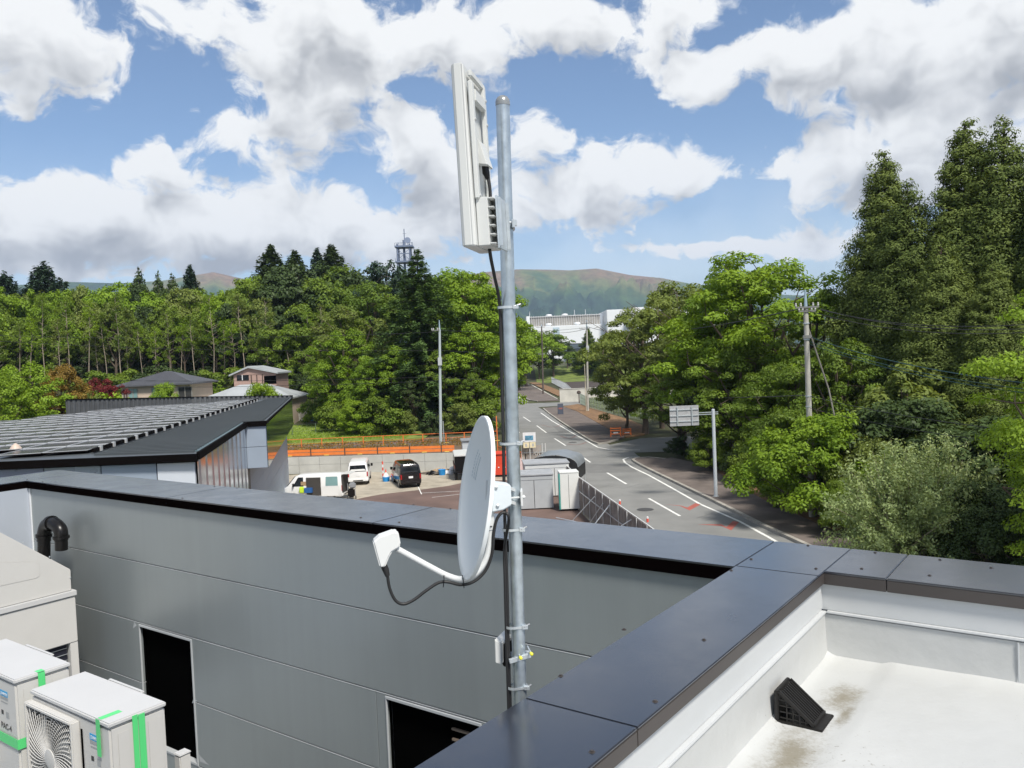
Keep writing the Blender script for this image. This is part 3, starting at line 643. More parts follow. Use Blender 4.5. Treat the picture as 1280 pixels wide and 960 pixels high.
# ================================================================ flat panel antenna
W_ = Vector((.218, .976, 0)); Nn = Vector((.976, -.218, 0)); Un = Vector((-.021, .0, 1.0)).normalized()
A0 = at(577, 308, 2.62); HA = .57
def PA(n, w_, u): return tuple(A0 + Nn * n + W_ * w_ + Un * u)
ant = thing('panel_antenna', 'white flat panel antenna clamped near the top of the mast, seen from its ribbed back', 'antenna', tuple(A0))
m = MB(); m.add([PA(*q) for q in ((0, .008, 0), (.012, 0, 0), (.036, 0, 0), (.046, .006, 0), (.046, .214, 0), (.036, .22, 0), (.012, .22, 0), (0, .212, 0))] + [PA(*q) for q in ((0, .008, HA), (.012, 0, HA), (.036, 0, HA), (.040, .006, HA), (.040, .214, HA), (.036, .22, HA), (.012, .22, HA), (0, .212, HA))],
   [tuple(range(8))[::-1], tuple(range(8, 16))] + [(i, (i + 1) % 8, 8 + (i + 1) % 8, 8 + i) for i in range(8)])
m.build('radome', whitep, ant, bevel=.004)
fr = lambda a, b_, c_: PA(a, b_, c_)
m = MB(); m.box(.030, .0375, .0015, .2185, .004, HA - .004, fr); m.build('seam_strip', M('grey_gasket', (.45, .46, .46), .5), ant)
m = MB()
m.box(.047, .062, .02, .045, .15, .52, fr); m.box(.047, .062, .175, .20, .15, .55, fr); m.box(.047, .060, .03, .20, .535, .556, fr); m.box(.047, .066, .045, .175, .46, .50, fr)
m.box(.047, .055, .045, .175, .30, .315, fr)
m.build('back_rib', whitep, ant, bevel=.003)
for (a, z) in ((.033, .16), (.033, .40), (.19, .50), (.19, .42)):
    MB().lathe(PA(.062, a, z), [(.005, 0), (.005, .003), (.002, .004)], 10, axis=Nn).build('rivet', M('grey_gasket', (.45, .46, .46), .5), ant)
m = MB(); P5 = [PA(.05, .07, .268), PA(.085, .07, .262), PA(.062, .07, .345), PA(.05, .07, .35)]; m.extr(P5, W_ * .075); m.build('connector_hood', whitep, ant, bevel=.003)
MB().tube([PA(.067, .105, .275), PA(.069, .105, .245), PA(.074, .105, .225)], [.011, .012, .007], 12).build('connector', blackpl, ant, smooth=True)
MB().tube(smoothpath([PA(.074, .105, .235), PA(.078, .105, .20), PA(.078, .105, .165), PA(.074, .105, .13)]), .0055, 10).build('lead', rubber, ant, smooth=True)
m = MB(); m.box(.047, .085, .03, .19, .002, .155, fr)
for k in range(6): m.box(.0852, .104, .033, .187, .006 + k * .0285, .011 + k * .0285, fr)
m.box(.0852, .106, .105, .112, .004, .154, fr); m.build('mount_block', whitep, ant, bevel=.002)
m = MB(); m.box(.106, .112, .05, .17, -.006, .162, fr); m.box(.1122, .123, .05, .056, .0, .155, fr); m.box(.1122, .123, .164, .17, .0, .155, fr); m.build('mount_plate', galv_b, ant, bevel=.001)
c = mp(277)
MB().tube([c + Vector((-.042, -.030, 0)), c + Vector((.030, -.034, .0))], .0035, 8).build('clamp_bolt', galv_b, ant); MB().tube([c + Vector((-.042, .032, 0)), c + Vector((.032, .030, .0))], .0035, 8).build('clamp_bolt', galv_b, ant)
m = MB(); m.box(c.x + .020, c.x + .030, c.y - .045, c.y + .04, c.z - .020, c.z + .010); m.box(c.x + .030, c.x + .038, c.y - .042, c.y - .026, c.z - .014, c.z + .008); m.build('clamp_jaw', galv_b, ant, bevel=.002)
MB().box(c.x - .05, c.x - .026, c.y - .035, c.y + .035, c.z + .035, c.z + .041).build('bracket_tab', galv_b, ant); m = MB(); m.box(c.x - .05, c.x - .026, c.y - .035, c.y + .035, c.z - .041, c.z - .035); m.build('bracket_tab', galv_b, ant)
# black feeder cable from the antenna down the left side of the mast
def mcab(y, off=.031, yy=-.010): return mp(y) + Vector((-off, yy, 0))
cb = [at(612, 312, 2.72), at(614, 325, 2.76), at(618, 345, 2.84), mcab(378, .031), mcab(450), mcab(549, .033), mcab(600, .035), mcab(657, .036), mcab(720, .035), mcab(780, .036), mcab(857, .037), mcab(880, .036) - Vector((0, 0, 0)), low + Vector((-.036, -.01, 0))]
tag(MB().tube(smoothpath(cb, 5), .0058, 12).build('feeder_cable', rubber, smooth=True), 'black feeder cable running from the panel antenna down the left side of the mast', 'cable')

# ================================================================ satellite dish
a_, e_ = R(13), R(9.8)
nD = Vector((-math.cos(e_) * math.cos(a_), -math.cos(e_) * math.sin(a_), math.sin(e_)))
TD = Vector((math.sin(e_) * math.cos(a_), math.sin(e_) * math.sin(a_), math.cos(e_))); WD = nD.cross(TD).normalized()
CD = at(591, 621, 2.80)
dish = thing('satellite_dish', 'white satellite dish on a curved arm, facing left from the middle of the mast', 'satellite dish', tuple(CD))
m = MB(); rn, an = 14, 64
def dsh(rho, th, off=0): return CD + WD * (.25 * rho * math.cos(th)) + TD * (.272 * rho * math.sin(th)) + nD * (.05 * (rho * rho - 1) + off)
for i in range(rn + 1):
    for j in range(an): m.v.append(tuple(dsh(i / rn, 2 * math.pi * j / an)))
for j in range(an):
    q = dsh(1.0, 2 * math.pi * j / an); o_ = (q - CD).normalized(); m.v.append(tuple(q + o_ * .006 - nD * .002))
for j in range(an):
    q = dsh(1.0, 2 * math.pi * j / an); o_ = (q - CD).normalized(); m.v.append(tuple(q + o_ * .007 - nD * .014))
for i in range(rn, -1, -1):
    for j in range(an): m.v.append(tuple(dsh(i / rn * .985, 2 * math.pi * j / an, -.0045)))
rows_ = len(m.v) // an
m.f = [(i * an + j, i * an + (j + 1) % an, (i + 1) * an + (j + 1) % an, (i + 1) * an + j) for i in range(rows_ - 1) for j in range(an)]
m.build('reflector', M('dish_paint', (.76, .79, .79), .42, var=.015), dish, smooth=True)
m = MB(); rnd = random.Random(3)
for k in range(9):
    for q_ in range(3):
        th = R(48 - k * 4.2); rho = .60 + q_ * .06
        c0 = dsh(rho, th, .0012); m.bar(c0, c0 + TD * .010 + WD * .004 * rnd.random(), .0035, .0006, up=nD)
m.build('faint_printed_mark', M('pale_blue_print', (.36, .46, .52), .6, var=0), dish)
ph = Vector((-math.cos(a_), -math.sin(a_), 0)); pn = Vector((math.sin(a_), -math.cos(a_), 0))
def dp(x, y, k=0): return on_plane(x, y, CD + pn * k, pn)
MB().tube(smoothpath([dp(614, 628), dp(614, 650), dp(612, 680), dp(606, 702), dp(594, 717.5), dp(578, 724), dp(560, 720), dp(540, 710), dp(518, 698), dp(496, 686)], 6), .0105, 16).build('feed_arm', whitem, dish, smooth=True)
m = MB(); q = [dp(x, y, -.024) for x, y in ((465, 674), (473, 667), (491, 660.5), (496.5, 662), (499.5, 677), (497.5, 681), (489, 686), (485, 693), (481, 703), (477, 706), (473.5, 705))]
m.extr([tuple(p) for p in q], pn * .048); m.build('feed_horn', M('lnb_plastic', (.66, .67, .66), .4, var=.01), dish, bevel=.006, seg=3)
MB().tube([dp(478, 703), dp(482, 712), dp(484.5, 720)], [.011, .0115, .008], 14).build('connector_boot', rubber, dish, smooth=True)
m = MB(); q = [dp(x, y, -.03) for x, y in ((612, 600), (634, 603), (635, 628), (625, 634), (610, 637))]; m.extr([tuple(p) for p in q], pn * .06); m.build('bracket', M('grey_white_bracket', (.60, .65, .68), .4, var=.05, scale=8), dish, bevel=.004)
m = MB(); m.bar(dp(610, 600, -.02), dp(608, 650, -.02), .012, .02, up=pn); m.bar(dp(613, 634, 0), dp(613, 662, 0), .022, .026, up=pn); m.build('arm_clamp', whitem, dish, bevel=.002)
c = mp(614)
for z in (-.028, .02):
    MB().bar(dp(628, 614) + Vector((0, 0, z)), c + Vector((0, -.028, z)), .012, .012).build('mast_strap', whitem, dish, bevel=.001)
m = MB(); m.box(c.x + .022, c.x + .030, c.y - .045, c.y + .03, c.z - .035, c.z + .018); m.tube([c + Vector((-.04, -.036, -.006)), c + Vector((.040, -.034, -.004))], .0035, 8); m.lathe(c + Vector((.030, -.034, -.004)), [(.008, 0), (.008, .007)], 6, axis=(1, 0, 0)); m.build('mast_clamp', whitem, dish, bevel=.002)
for (x, y) in ((620, 609), (622, 632), (612, 641)):
    MB().lathe(dp(x, y, .031), [(.006, 0), (.006, .004), (.003, .006)], 6, axis=pn).build('bolt', galv_b, dish)
cc = [dp(484, 717), dp(487, 735), dp(494, 750), dp(504, 755), dp(517, 750), dp(533, 738), dp(548, 728.5), dp(560, 727.5, .004), dp(577, 731, .004), dp(593, 726.5, .004), dp(607, 713, .006), dp(615, 692, .010), dp(617, 668, .016), dp(620, 652, .018), dp(625, 643, .02), dp(631, 641, .02), dp(636, 649, .02), mcab(680, .040, -.022), mcab(720, .042, -.016), mcab(780, .043, -.014), mcab(857, .043, -.014), low + Vector((-.043, -.014, 0))]
tag(MB().tube(smoothpath(cc, 6), .0053, 12).build('coaxial_cable', rubber, smooth=True), 'black coaxial cable drooping from the dish feed and looping back to the mast', 'cable')
for (x, y, x2, y2) in ((555, 719, 554, 734), (578, 719, 580, 735), (607, 657, 615, 658)):
    a = dp(x, y, .014); b2 = dp(x2, y2, .014); m = MB(); m.tube([a, (a + b2) / 2 + pn * .006, b2], .0016, 6)
    tag(m.build('cable_tie', blackpl), 'black cable tie %s' % ({555: 'nearest the feed horn on the dish arm', 578: 'under the lowest bend of the dish arm', 607: 'on the upright part of the dish arm'}[x]), 'cable tie')

# ================================================================ air conditioners in the light well
green = M('green_tape', (.10, .62, .20), .4, var=.04, spec=.4); grayt = M('print_grey', (.35, .36, .36), .6, var=.1); blue = M('print_blue', (.03, .33, .62), .5, var=0); inkm = M('print_black', (.02, .02, .02), .5, var=0)
def ac_unit(s0, t0, zt, hgt, wd, dp_, code, label, tapes):
    s1, t1, z0 = s0 + dp_, t0 + wd, zt - hgt
    u = thing('air_conditioner', label, 'air conditioner', S(s0, t0, z0), 'outdoor air conditioners in the light well')
    m = MB(); m.box(s0 + .004, s1 - .004, t0 + .004, t1 - .004, z0, zt - .03, S); m.build('casing', acw, u, bevel=.012)
    m = MB(); m.box(s0 - .004, s1, t0 - .003, t1, zt - .028, zt, S); m.box(s1 + .0005, s1 + .03, t0 + wd * .30, t0 + wd * .72, zt - .02, zt - .004, S); m.build('lid', actop, u, bevel=.007)
    # fan side
    g0, g1, gz0, gz1 = t0 + wd * .36, t1 - .01, zt - .05 - (wd * .62), zt - .055
    gz0 = max(gz0, z0 + .03); cg, cz = (g0 + g1) / 2, (gz0 + gz1) / 2; hw, hh = (g1 - g0) / 2, (gz1 - gz0) / 2
    m = MB(); fo = s0 - .045
    m.box(fo, s0 + .003, g0, g0 + .022, gz0, gz1, S); m.box(fo, s0 + .003, g1 - .022, g1, gz0, gz1, S); m.box(fo, s0 + .003, g0 + .022, g1 - .022, gz1 - .022, gz1, S); m.box(fo, s0 + .003, g0 + .022, g1 - .022, gz0, gz0 + .022, S)
    m.build('fan_frame', acw, u, bevel=.006)
    m = MB(); m.box(s0 - .006, s0 + .0035, g0 + .023, g1 - .023, gz0 + .023, gz1 - .023, S); m.build('fan_well', M('dark_fan_well', (.05, .05, .048), .7), u)
    m = MB(); 
    for k in range(52):
        a0 = 2 * math.pi * k / 52; pts = []
        for i in range(9):
            r_ = .055 + (hw * 1.34 - .055) * i / 8; a = a0 + .55 * (i / 8); y_, z_ = r_ * math.cos(a), r_ * math.sin(a)
            if abs(y_) > hw - .02 or abs(z_) > hh - .02: break
            pts.append(Vector(S(fo + .006 + .012 * (i / 8) * 0, cg + y_, cz + z_)))
        if len(pts) > 1: m.tube(pts, .0024, 4, cap=False)
    for i in range(15):
        r_ = .06 + i * .0195
        pts = []
        for j in range(65):
            a = 2 * math.pi * j / 64; y_, z_ = r_ * math.cos(a), r_ * math.sin(a)
            if abs(y_) > hw - .02 or abs(z_) > hh - .02:
                if len(pts) > 1: m.tube(pts, .0018, 4, cap=False)
                pts = []
            else: pts.append(Vector(S(fo + .011, cg + y_, cz + z_)))
        if len(pts) > 1: m.tube(pts, .0018, 4, cap=False)
    m.build('grille', acw, u)
    m = MB(); m.lathe(S(fo + .012, cg, cz), [(.058, 0), (.056, .01), (.03, .014)], 24, axis=Vector(S(-1, 0, 0))); m.build('grille_hub', acw, u, smooth=True)
    for k in range(3):
        m = MB(); P_ = []
        for i in range(7):
            for sg in (0, 1):
                r_ = .06 + (hw * .88 - .06) * i / 6; a = R(120 * k) + .35 * i / 6 + sg * (.5 + .5 * i / 6)
                P_.append(S(fo + .020 + sg * .014, cg + r_ * math.cos(a), cz + r_ * math.sin(a)))
        m.add(P_, [(2 * i, 2 * i + 1, 2 * i + 3, 2 * i + 2) for i in range(6)]); m.build('fan_blade', M('fan_grey', (.42, .42, .40), .5), u)
    # side and front pressings
    for (a, b_) in ((.14, .34), (.40, .62), (.66, .92)):
        m = MB(); sa, sb = s0 + dp_ * a, s0 + dp_ * b_; 
        m.box(sa, sb, t0 + .001, t0 + .0035, z0 + .05, zt - .07, S); m.build('side_panel', acw, u, bevel=.0022)
    m = MB(); m.box(s0 + .0005, s0 + .0035, g0 - .026, g0 - .009, zt - .40, zt - .10, S); m.build('vent_slot', black, u)
    # labels: front service strip, read from camera side
    xd = Vector(S(0, -1, 0)); yd = Vector((0, 0, 1)); fs = s0 + .0032
    m = MB(); m.box(fs - .001, fs, t0 + .115, t0 + .215, zt - .135, zt - .100, S); m.build('label_band', blue, u)
    text_mesh('maker_lettering', 'DAIKIN', .026, M('print_white', (.75, .75, .75), .5, var=0), u, S(fs - .0018, t0 + .205, zt - .128), xd, yd)
    m = MB(); m.box(fs - .001, fs, t0 + .115, t0 + .215, zt - .155, zt - .139, S); m.box(fs - .001, fs, t0 + .12, t0 + .21, zt - .175, zt - .168, S); m.build('label_band', grayt, u)
    m = MB(); m.box(fs - .001, fs, t0 + .185, t0 + .212, zt - .25, zt - .225, S); m.build('label_mark', inkm, u)
    m = MB(); m.box(fs - .001, fs, t0 + .112, t0 + .150, zt - .262, zt - .225, S); m.build('label_mark', grayt, u)
    text_mesh('unit_code', code, .052, inkm, u, S(fs - .0018, t0 + .225, zt - .335), xd, yd)
    for tp in tapes:
        m = MB()
        for bx in tp: m.box(*bx, S)
        m.build('green_tape', green, u)
    for (sa, ta) in ((s0, t0 + .08), (s0, t1 - .16)): MB().box(sa, s1, ta, ta + .08, z0 - .12, z0 - .001, S).build('foot', M('rubber_foot', (.07, .07, .07), .8), u)
    return u
zt, s0, t0 = 7.655, 2.165, 4.285
ac_unit(s0, t0, zt, .80, .885, .325, 'PAC-6', 'nearest white air conditioner with its fan grille showing and marked PAC-6', [
    [(s0 + .006, s0 + .12, t0 + .085, t0 + .125, zt + .0005, zt + .0015), (s0 - .0062, s0 - .0048, t0 + .085, t0 + .125, zt - .20, zt + .0015)],
    [(s0 + .125, s0 + .155, t0 - .0052, t0 - .0034, zt - .72, zt - .006)], [(s0 + .158, s0 + .195, t0 - .0062, t0 - .0036, zt - .72, zt - .012)]])
t2 = 5.285; z2 = 7.70; s2 = 2.13
ac_unit(s2, t2, z2, .85, .885, .325, 'PAC-4', 'white air conditioner marked PAC-4 at the left edge behind the nearest one', [
    [(s2 + .13, s2 + .17, t2 - .0052, t2 - .0034, z2 - .28, z2 - .004), (s2 + .13, s2 + .17, t2 - .005, t2 + .04, z2 + .0005, z2 + .0015)],
    [(s2 - .0035, s2 + .325, t2 - .0052, t2 - .0036, z2 - .42, z2 - .36), (s2 - .0052, s2 - .0036, t2 - .004, t2 + .3, z2 - .42, z2 - .36)]])
p = on_s(221, 945, 2.62); sb, tb, zb = ST(p)
u = thing('pipe_cover_box', 'small white casing at the right foot of the nearest air conditioner', 'box', S(sb, tb, zb - .5))
m = MB(); m.box(sb, sb + .07, tb - .03, tb + .03, zb - .6, zb + .0, S); m.build('casing', acw, u, bevel=.006)
m = MB(); m.box(sb - .003, sb + .073, tb - .033, tb + .033, zb + .0005, zb + .012, S); m.build('lid', actop, u, bevel=.004)
m = MB()
for (a, b_, c_, d_) in ((2.0, 2.75, 4.1, 6.3),): m.box(a, b_, c_, d_, 5.0, 6.70, S)
pe = m.build('equipment_plinth', conc, bevel=.01); tag(pe, 'concrete plinth under the two small air conditioners', 'plinth')
# large rooftop unit with slanted hood
T3 = 8.40
def q3(x, y): s_, t_, z_ = ST(on_t(x, y, T3)); return (s_, z_)
big = thing('ventilation_unit', 'large cream ventilation unit with a slanted hood at the left edge', 'ventilation unit', S(3.5, T3, 5.0))
hood = [q3(0, 665), q3(89, 712), q3(90, 738), q3(0, 760)]; s_l = hood[0][0] - .9
zsl = hood[0][1] + (hood[0][1] - hood[1][1]) / (hood[0][0] - hood[1][0]) * (-.9)
hp = [(s_l, zsl), hood[0], hood[1], hood[2], (s_l, hood[2][1])]
m = MB(); m.extr([S(a, T3 + .01, z) for a, z in hp], Vector(S(0, 1.35, 0))); m.build('hood', acw, big, bevel=.006)
sr, zl = q3(94, 741)
m = MB(); m.box(s_l, sr + .01, T3 - .015, T3 + 1.4, hood[2][1] - .055, hood[2][1] - .002, S); m.build('ledge', actop, big, bevel=.005)
zb3 = q3(92, 803)[1]
m = MB(); m.box(s_l, sr, T3, T3 + 1.38, zb3, hood[2][1] - .056, S); m.build('upper_casing', acw, big, bevel=.008)
m = MB(); m.box(s_l + .06, sr - .09, T3 + .05, T3 + 1.3, zb3 - .8, zb3 - .002, S); m.build('coil', M('dark_coil', (.03, .03, .045), .4, metal=.4), big)
m = MB()
for k in range(12): m.box(s_l + .06, sr - .09, T3 + .038, T3 + .044, zb3 - .05 - k * .06, zb3 - .045 - k * .06, S)
m.build('coil_guard', galv_b, big)
for k, (a) in enumerate((sr - .075, s_l)):
    m = MB(); m.box(a, a + .075, T3 + .004, T3 + .08, zb3 - 1.1, zb3 - .001, S); m.build('leg', acw, big, bevel=.004)
m = MB(); a = q3(46, 700); 
pr = [q3(0, 703), q3(46, 702), q3(50, 706), q3(50, 720), q3(46, 723), q3(0, 733)]
m.extr([S(x_, T3 + .0075, z_) for x_, z_ in pr], Vector(S(0, .004, 0))); m.build('access_panel', acw, big, bevel=.002)
for (x, y) in ((29, 678), (88, 722), (62, 696)):
    s_, t_, z_ = ST(on_t(x, y, T3 + .008)); MB().lathe(S(s_, t_, z_), [(.008, 0), (.006, .004)], 8, axis=Vector(S(0, -1, 0))).build('screw', galv_b, big)
# black elbow pipes
pp3 = lambda x, y: on_s(x, y, 4.12)
el = thing('vent_pipe', 'pair of black pipe elbows turned downwards in front of the grey wall', 'pipe', tuple(pp3(55, 700)))
r_ = .063
MB().tube([pp3(55, 712), pp3(55, 672)], r_, 20).build('riser', blackpl, el, smooth=True)
MB().tube(smoothpath([pp3(55, 676), pp3(55.3, 666), pp3(58, 657), pp3(64, 654)], 6), r_ * 1.1, 20).build('elbow', blackpl, el, smooth=True)
MB().tube(smoothpath([pp3(64.2, 654), pp3(70, 656), pp3(75.5, 663), pp3(76.5, 675)], 6), r_ * 1.1, 20).build('elbow', blackpl, el, smooth=True)
MB().tube([pp3(76.6, 672), pp3(76.8, 687)], r_, 20).build('outlet', blackpl, el, smooth=True)
for (x, y, x2, y2) in ((55, 668, 55, 671), (62.6, 654.4, 65.4, 654.2), (76.3, 670, 76.5, 673)):
    MB().tube([pp3(x, y), pp3(x2, y2)], r_ * 1.3, 20).build('collar', blackpl, el, smooth=True)

# corner roof drain strainer
sA, sB, zf = 3.53, 3.69, 7.843
dr = thing('roof_drain', 'black sloping roof drain strainer standing against the white upstand', 'drain', S(3.6, 1.1, zf))
irn = M('black_cast_strainer', (.009, .008, .007), .55, var=.2, scale=20)
m = MB(); m.box(sA - .012, sB + .012, 1.018, 1.222, zf, zf + .012, S); m.build('base_flange', irn, dr, bevel=.003)
m = MB(); m.box(sA - .008, sB + .008, 1.205, 1.222, zf + .0122, zf + .142, S); m.build('back_plate', irn, dr, bevel=.003)
for k in range(8):
    s_ = sA + .012 + k * (sB - sA - .024) / 7; MB().bar(S(s_, 1.20, zf + .130), S(s_, 1.065, zf + .018), .009, .010).build('grate_bar', irn, dr)
m = MB(); m.extr([S(sA + .01, 1.20, zf + .118), S(sB - .01, 1.20, zf + .118), S(sB - .01, 1.078, zf + .014), S(sA + .01, 1.078, zf + .014)], (0, 0, -.002)); m.build('dark_inside', black, dr)
for s_ in (sA + .002, sB - .002):
    m = MB(); m.bar(S(s_, 1.203, zf + .138), S(s_, 1.055, zf + .016), .010, .014); 
    for k in range(4): z_ = zf + .025 + k * .026; m.bar(S(s_, 1.20, z_), S(s_, 1.07 + .031 * k + .01, z_), .005, .005)
    for k in range(4): tt = 1.09 + k * .027; m.bar(S(s_, tt, zf + .012), S(s_, tt, zf + .036 + k * .022), .005, .005, up=(0, 1, 0))
    m.build('side_grate', irn, dr)
MB().bar(S(sA, 1.055, zf + .020), S(sB, 1.055, zf + .020), .010, .014).build('cross_bar', irn, dr)
# ================================================================ solar roof building
ZR = 7.0
roofm = M('dark_ribbed_roof', (.085, .095, .10), .45, metal=.3, var=.08, scale=.6)
trimk = M('black_trim', (.004, .003, .003), .8, var=.05, spec=.05)
wallb = M('blue_grey_panel', (.34, .40, .48), .5, metal=.25, var=.03, scale=.5)
walll = M('light_blue_grey_panel', (.36, .41, .48), .25, metal=.25, var=.03, scale=.5)
wallw = M('near_white_panel', (.62, .66, .72), .3, metal=.1, var=.02)
gloss = M('mirror_gloss_panel', (.16, .20, .24), .09, metal=.75, var=.03, scale=.4)
glosc = M('glossy_corrugated_panel', (.34, .38, .43), .16, metal=.7, var=.05, scale=.6)
sb_ = thing('solar_building', 'building at the left whose dark flat roof is covered with solar panels, glossy panel walls', 'building', (-12, 40, 0))
C1 = Vector((-9.28, 24.02, 0)); dS = Vector((-.1995, .9799, 0)); cS = Vector((-.97, -.02, 0))
P36 = C1 + dS * 12.45; B36 = Vector((-10.91, 36.35, 0)); FAR = Vector((-16.24, 60.9, 0))
Lw = C1 + dS * 37.6
poly = [(-9.28, 24.02), (P36.x, P36.y), (B36.x, B36.y), (FAR.x, FAR.y), (-22.68, 58.47), (-27.12, 50.1), (-26.7, 43), (-34, 38), (-34, 24.4)]
MB().prism(poly, ZR - .06, ZR).build('roof', roofm, sb_)
# ribs of the metal roof, running across the slope
m = MB(); c2 = Vector((-.97, -.24, 0)).normalized()
L1a, L1b = Vector((-13.06, 25.34, 0)), Vector((-17.61, 56.74, 0))
for k in range(84):
    f = k / 84; a = (C1 if k < 29 else B36) 
    Y = 24.4 + k * .43
    pa = C1 + dS * ((Y - 24.02) / .98); 
    if Y > 36.35: pa = B36 + (FAR - B36) * ((Y - 36.35) / (60.9 - 36.35))
    u = (Y - 25.34) / (56.74 - 25.34); pb = L1a + (L1b - L1a) * u; pb.y += .3
    if pb.x > pa.x or Y > 60: continue
    m.bar((pa.x - .12, pa.y, ZR + .03), (pb.x + .35, pb.y, ZR + .03), .06, .07)
m.build('roof_ribs', roofm, sb_)
m = MB()
for a, b in (((-34.1, 24.35), (-9.22, 23.96)),): m.bar((a[0], a[1], ZR - .11), (b[0], b[1], ZR - .11), .10, .22)
m.build('eave_trim', trimk, sb_)
m = MB(); m.bar((C1.x + .06, C1.y, ZR - .07), (P36.x + .06, P36.y, ZR - .07), .09, .22); m.build('verge_trim', trimk, sb_)
m = MB(); m.bar((P36.x - .1, P36.y - .03, ZR - .07), (B36.x + .03, B36.y - .03, ZR - .07), .08, .22); m.bar((B36.x + .03, B36.y, ZR - .04), (FAR.x + .03, FAR.y, ZR - .04), .05, .12); m.build('verge_trim', trimk, sb_)
m = MB(); m.bar((C1.x - .3, C1.y + .6, ZR + .012), (P36.x - .3, P36.y - .2, ZR + .012), .55, .02); m.build('edge_flashing', M('teal_grey_flashing', (.10, .15, .16), .35, metal=.3), sb_)
# front wall in separate panels
xs = [-9.36] + [gp(x, 570, ZR).x for x in (190, 131, 73)] + [-16.9, -18.6, -20.4, -23, -26, -30, -33.9]
cl_ = [wallw, wallb, walll, M('lavender_panel', (.27, .29, .38), .3, metal=.2, var=.03), walll, wallb]
for i in range(len(xs) - 1):
    y0 = 24.10 + (-9.28 - xs[i]) * .016; MB().box(xs[i + 1] + .02, xs[i] - .02, y0 + .02, y0 + .12, 0, ZR - .26).build('wall_panel', cl_[i % 6], sb_, bevel=.006)
m = MB(); m.box(-33.9, -9.42, 24.32, 24.45, 0, ZR - .07); m.build('wall_backing', trimk, sb_)
# long side walls
def wallseg(a, b, z0, z1, th=.1): return [(a.x, a.y), (b.x, b.y), (b.x - th, b.y), (a.x - th, a.y)]
a, b = C1 + dS * .12, P36 - dS * .02
m = MB(); n_ = 60; prof = []
for i in range(n_ + 1):
    p = a.lerp(b, i / n_); ph_ = i % 6; w_ = (.0, .0, .03, .03, .0, .0)[ph_]; prof.append((p.x + .0 + w_, p.y))
for i in range(n_): m.add([(prof[i][0], prof[i][1], 0), (prof[i + 1][0], prof[i + 1][1], 0), (prof[i + 1][0], prof[i + 1][1], ZR - .17), (prof[i][0], prof[i][1], ZR - .17)], [(0, 1, 2, 3)])
m.build('side_wall', glosc, sb_)
a, b = P36 + dS * .9, Lw
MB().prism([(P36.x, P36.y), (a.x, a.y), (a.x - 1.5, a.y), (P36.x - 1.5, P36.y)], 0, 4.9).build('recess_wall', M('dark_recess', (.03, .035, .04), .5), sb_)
for k in range(9):
    z0 = k * .56
    if z0 > 4.9: break
    MB().prism(wallseg(a, b, 0, 0), z0 + .004, min(4.92, z0 + .555)).build('side_wall_board', wallb, sb_)
MB().prism([(Lw.x, Lw.y), (Lw.x - .1, Lw.y), (-26, 58), (-26, 58.2), (Lw.x, Lw.y + .1)], 0, ZR - .07).build('end_wall', wallb, sb_)
# projecting upper storey
MB().prism([(P36.x, P36.y + .02), (B36.x - .02, B36.y + .02), (B36.x - .03, B36.y + .10), (P36.x, P36.y + .10)], 5.92, ZR - .2).build('upper_front_panel', wallb, sb_)
MB().prism([(P36.x, P36.y + .02), (B36.x - .02, B36.y + .02), (B36.x - .03, B36.y + .10), (P36.x, P36.y + .10)], 4.98, 5.90).build('upper_front_panel', wallb, sb_)
q0, q1 = B36, FAR
MB().prism([(q0.x, q0.y + .1), (q1.x, q1.y), (q1.x - .1, q1.y), (q0.x - .1, q0.y + .1)], 4.965, ZR - .11).build('upper_side_wall', gloss, sb_)
MB().prism([(P36.x, P36.y + .1), (B36.x - .12, B36.y + .1), (FAR.x - .12, FAR.y - .1), (Lw.x - .2, Lw.y)], 4.965, 5.02).build('soffit', trimk, sb_)
# ribbed screen along the far roof edge
scm = M('grey_screen_panel', (.10, .105, .11), .5, metal=.2, var=.12, scale=3)
scp = [(Vector((-27.1, 50.15, 0)), 7.88), (Vector((-22.66, 58.5, 0)), 7.42), (Vector((-16.2, 61.0, 0)), 7.12)]
m = MB(); mc_ = MB()
for (a, za), (b, zb) in zip(scp, scp[1:]):
    n_ = int((b - a).length / .16)
    for i in range(n_):
        p, q = a.lerp(b, i / n_), a.lerp(b, (i + 1) / n_); z = za + (zb - za) * (i + .5) / n_; o = .09 if i % 2 else 0
        m.add([(p.x, p.y - o, ZR - .05), (q.x, q.y - o, ZR - .05), (q.x, q.y - o, z), (p.x, p.y - o, z), (p.x, p.y + .05, ZR - .05), (q.x, q.y + .05, ZR - .05), (q.x, q.y + .05, z), (p.x, p.y + .05, z)], [(0, 1, 2, 3), (4, 5, 6, 7), (3, 2, 6, 7), (0, 3, 7, 4), (1, 2, 6, 5)])
    mc_.bar((a.x, a.y, za + .02), (b.x, b.y, zb + .02), .16, .05)
m.build('roof_screen', scm, sb_); mc_.build('screen_cap', trimk, sb_)
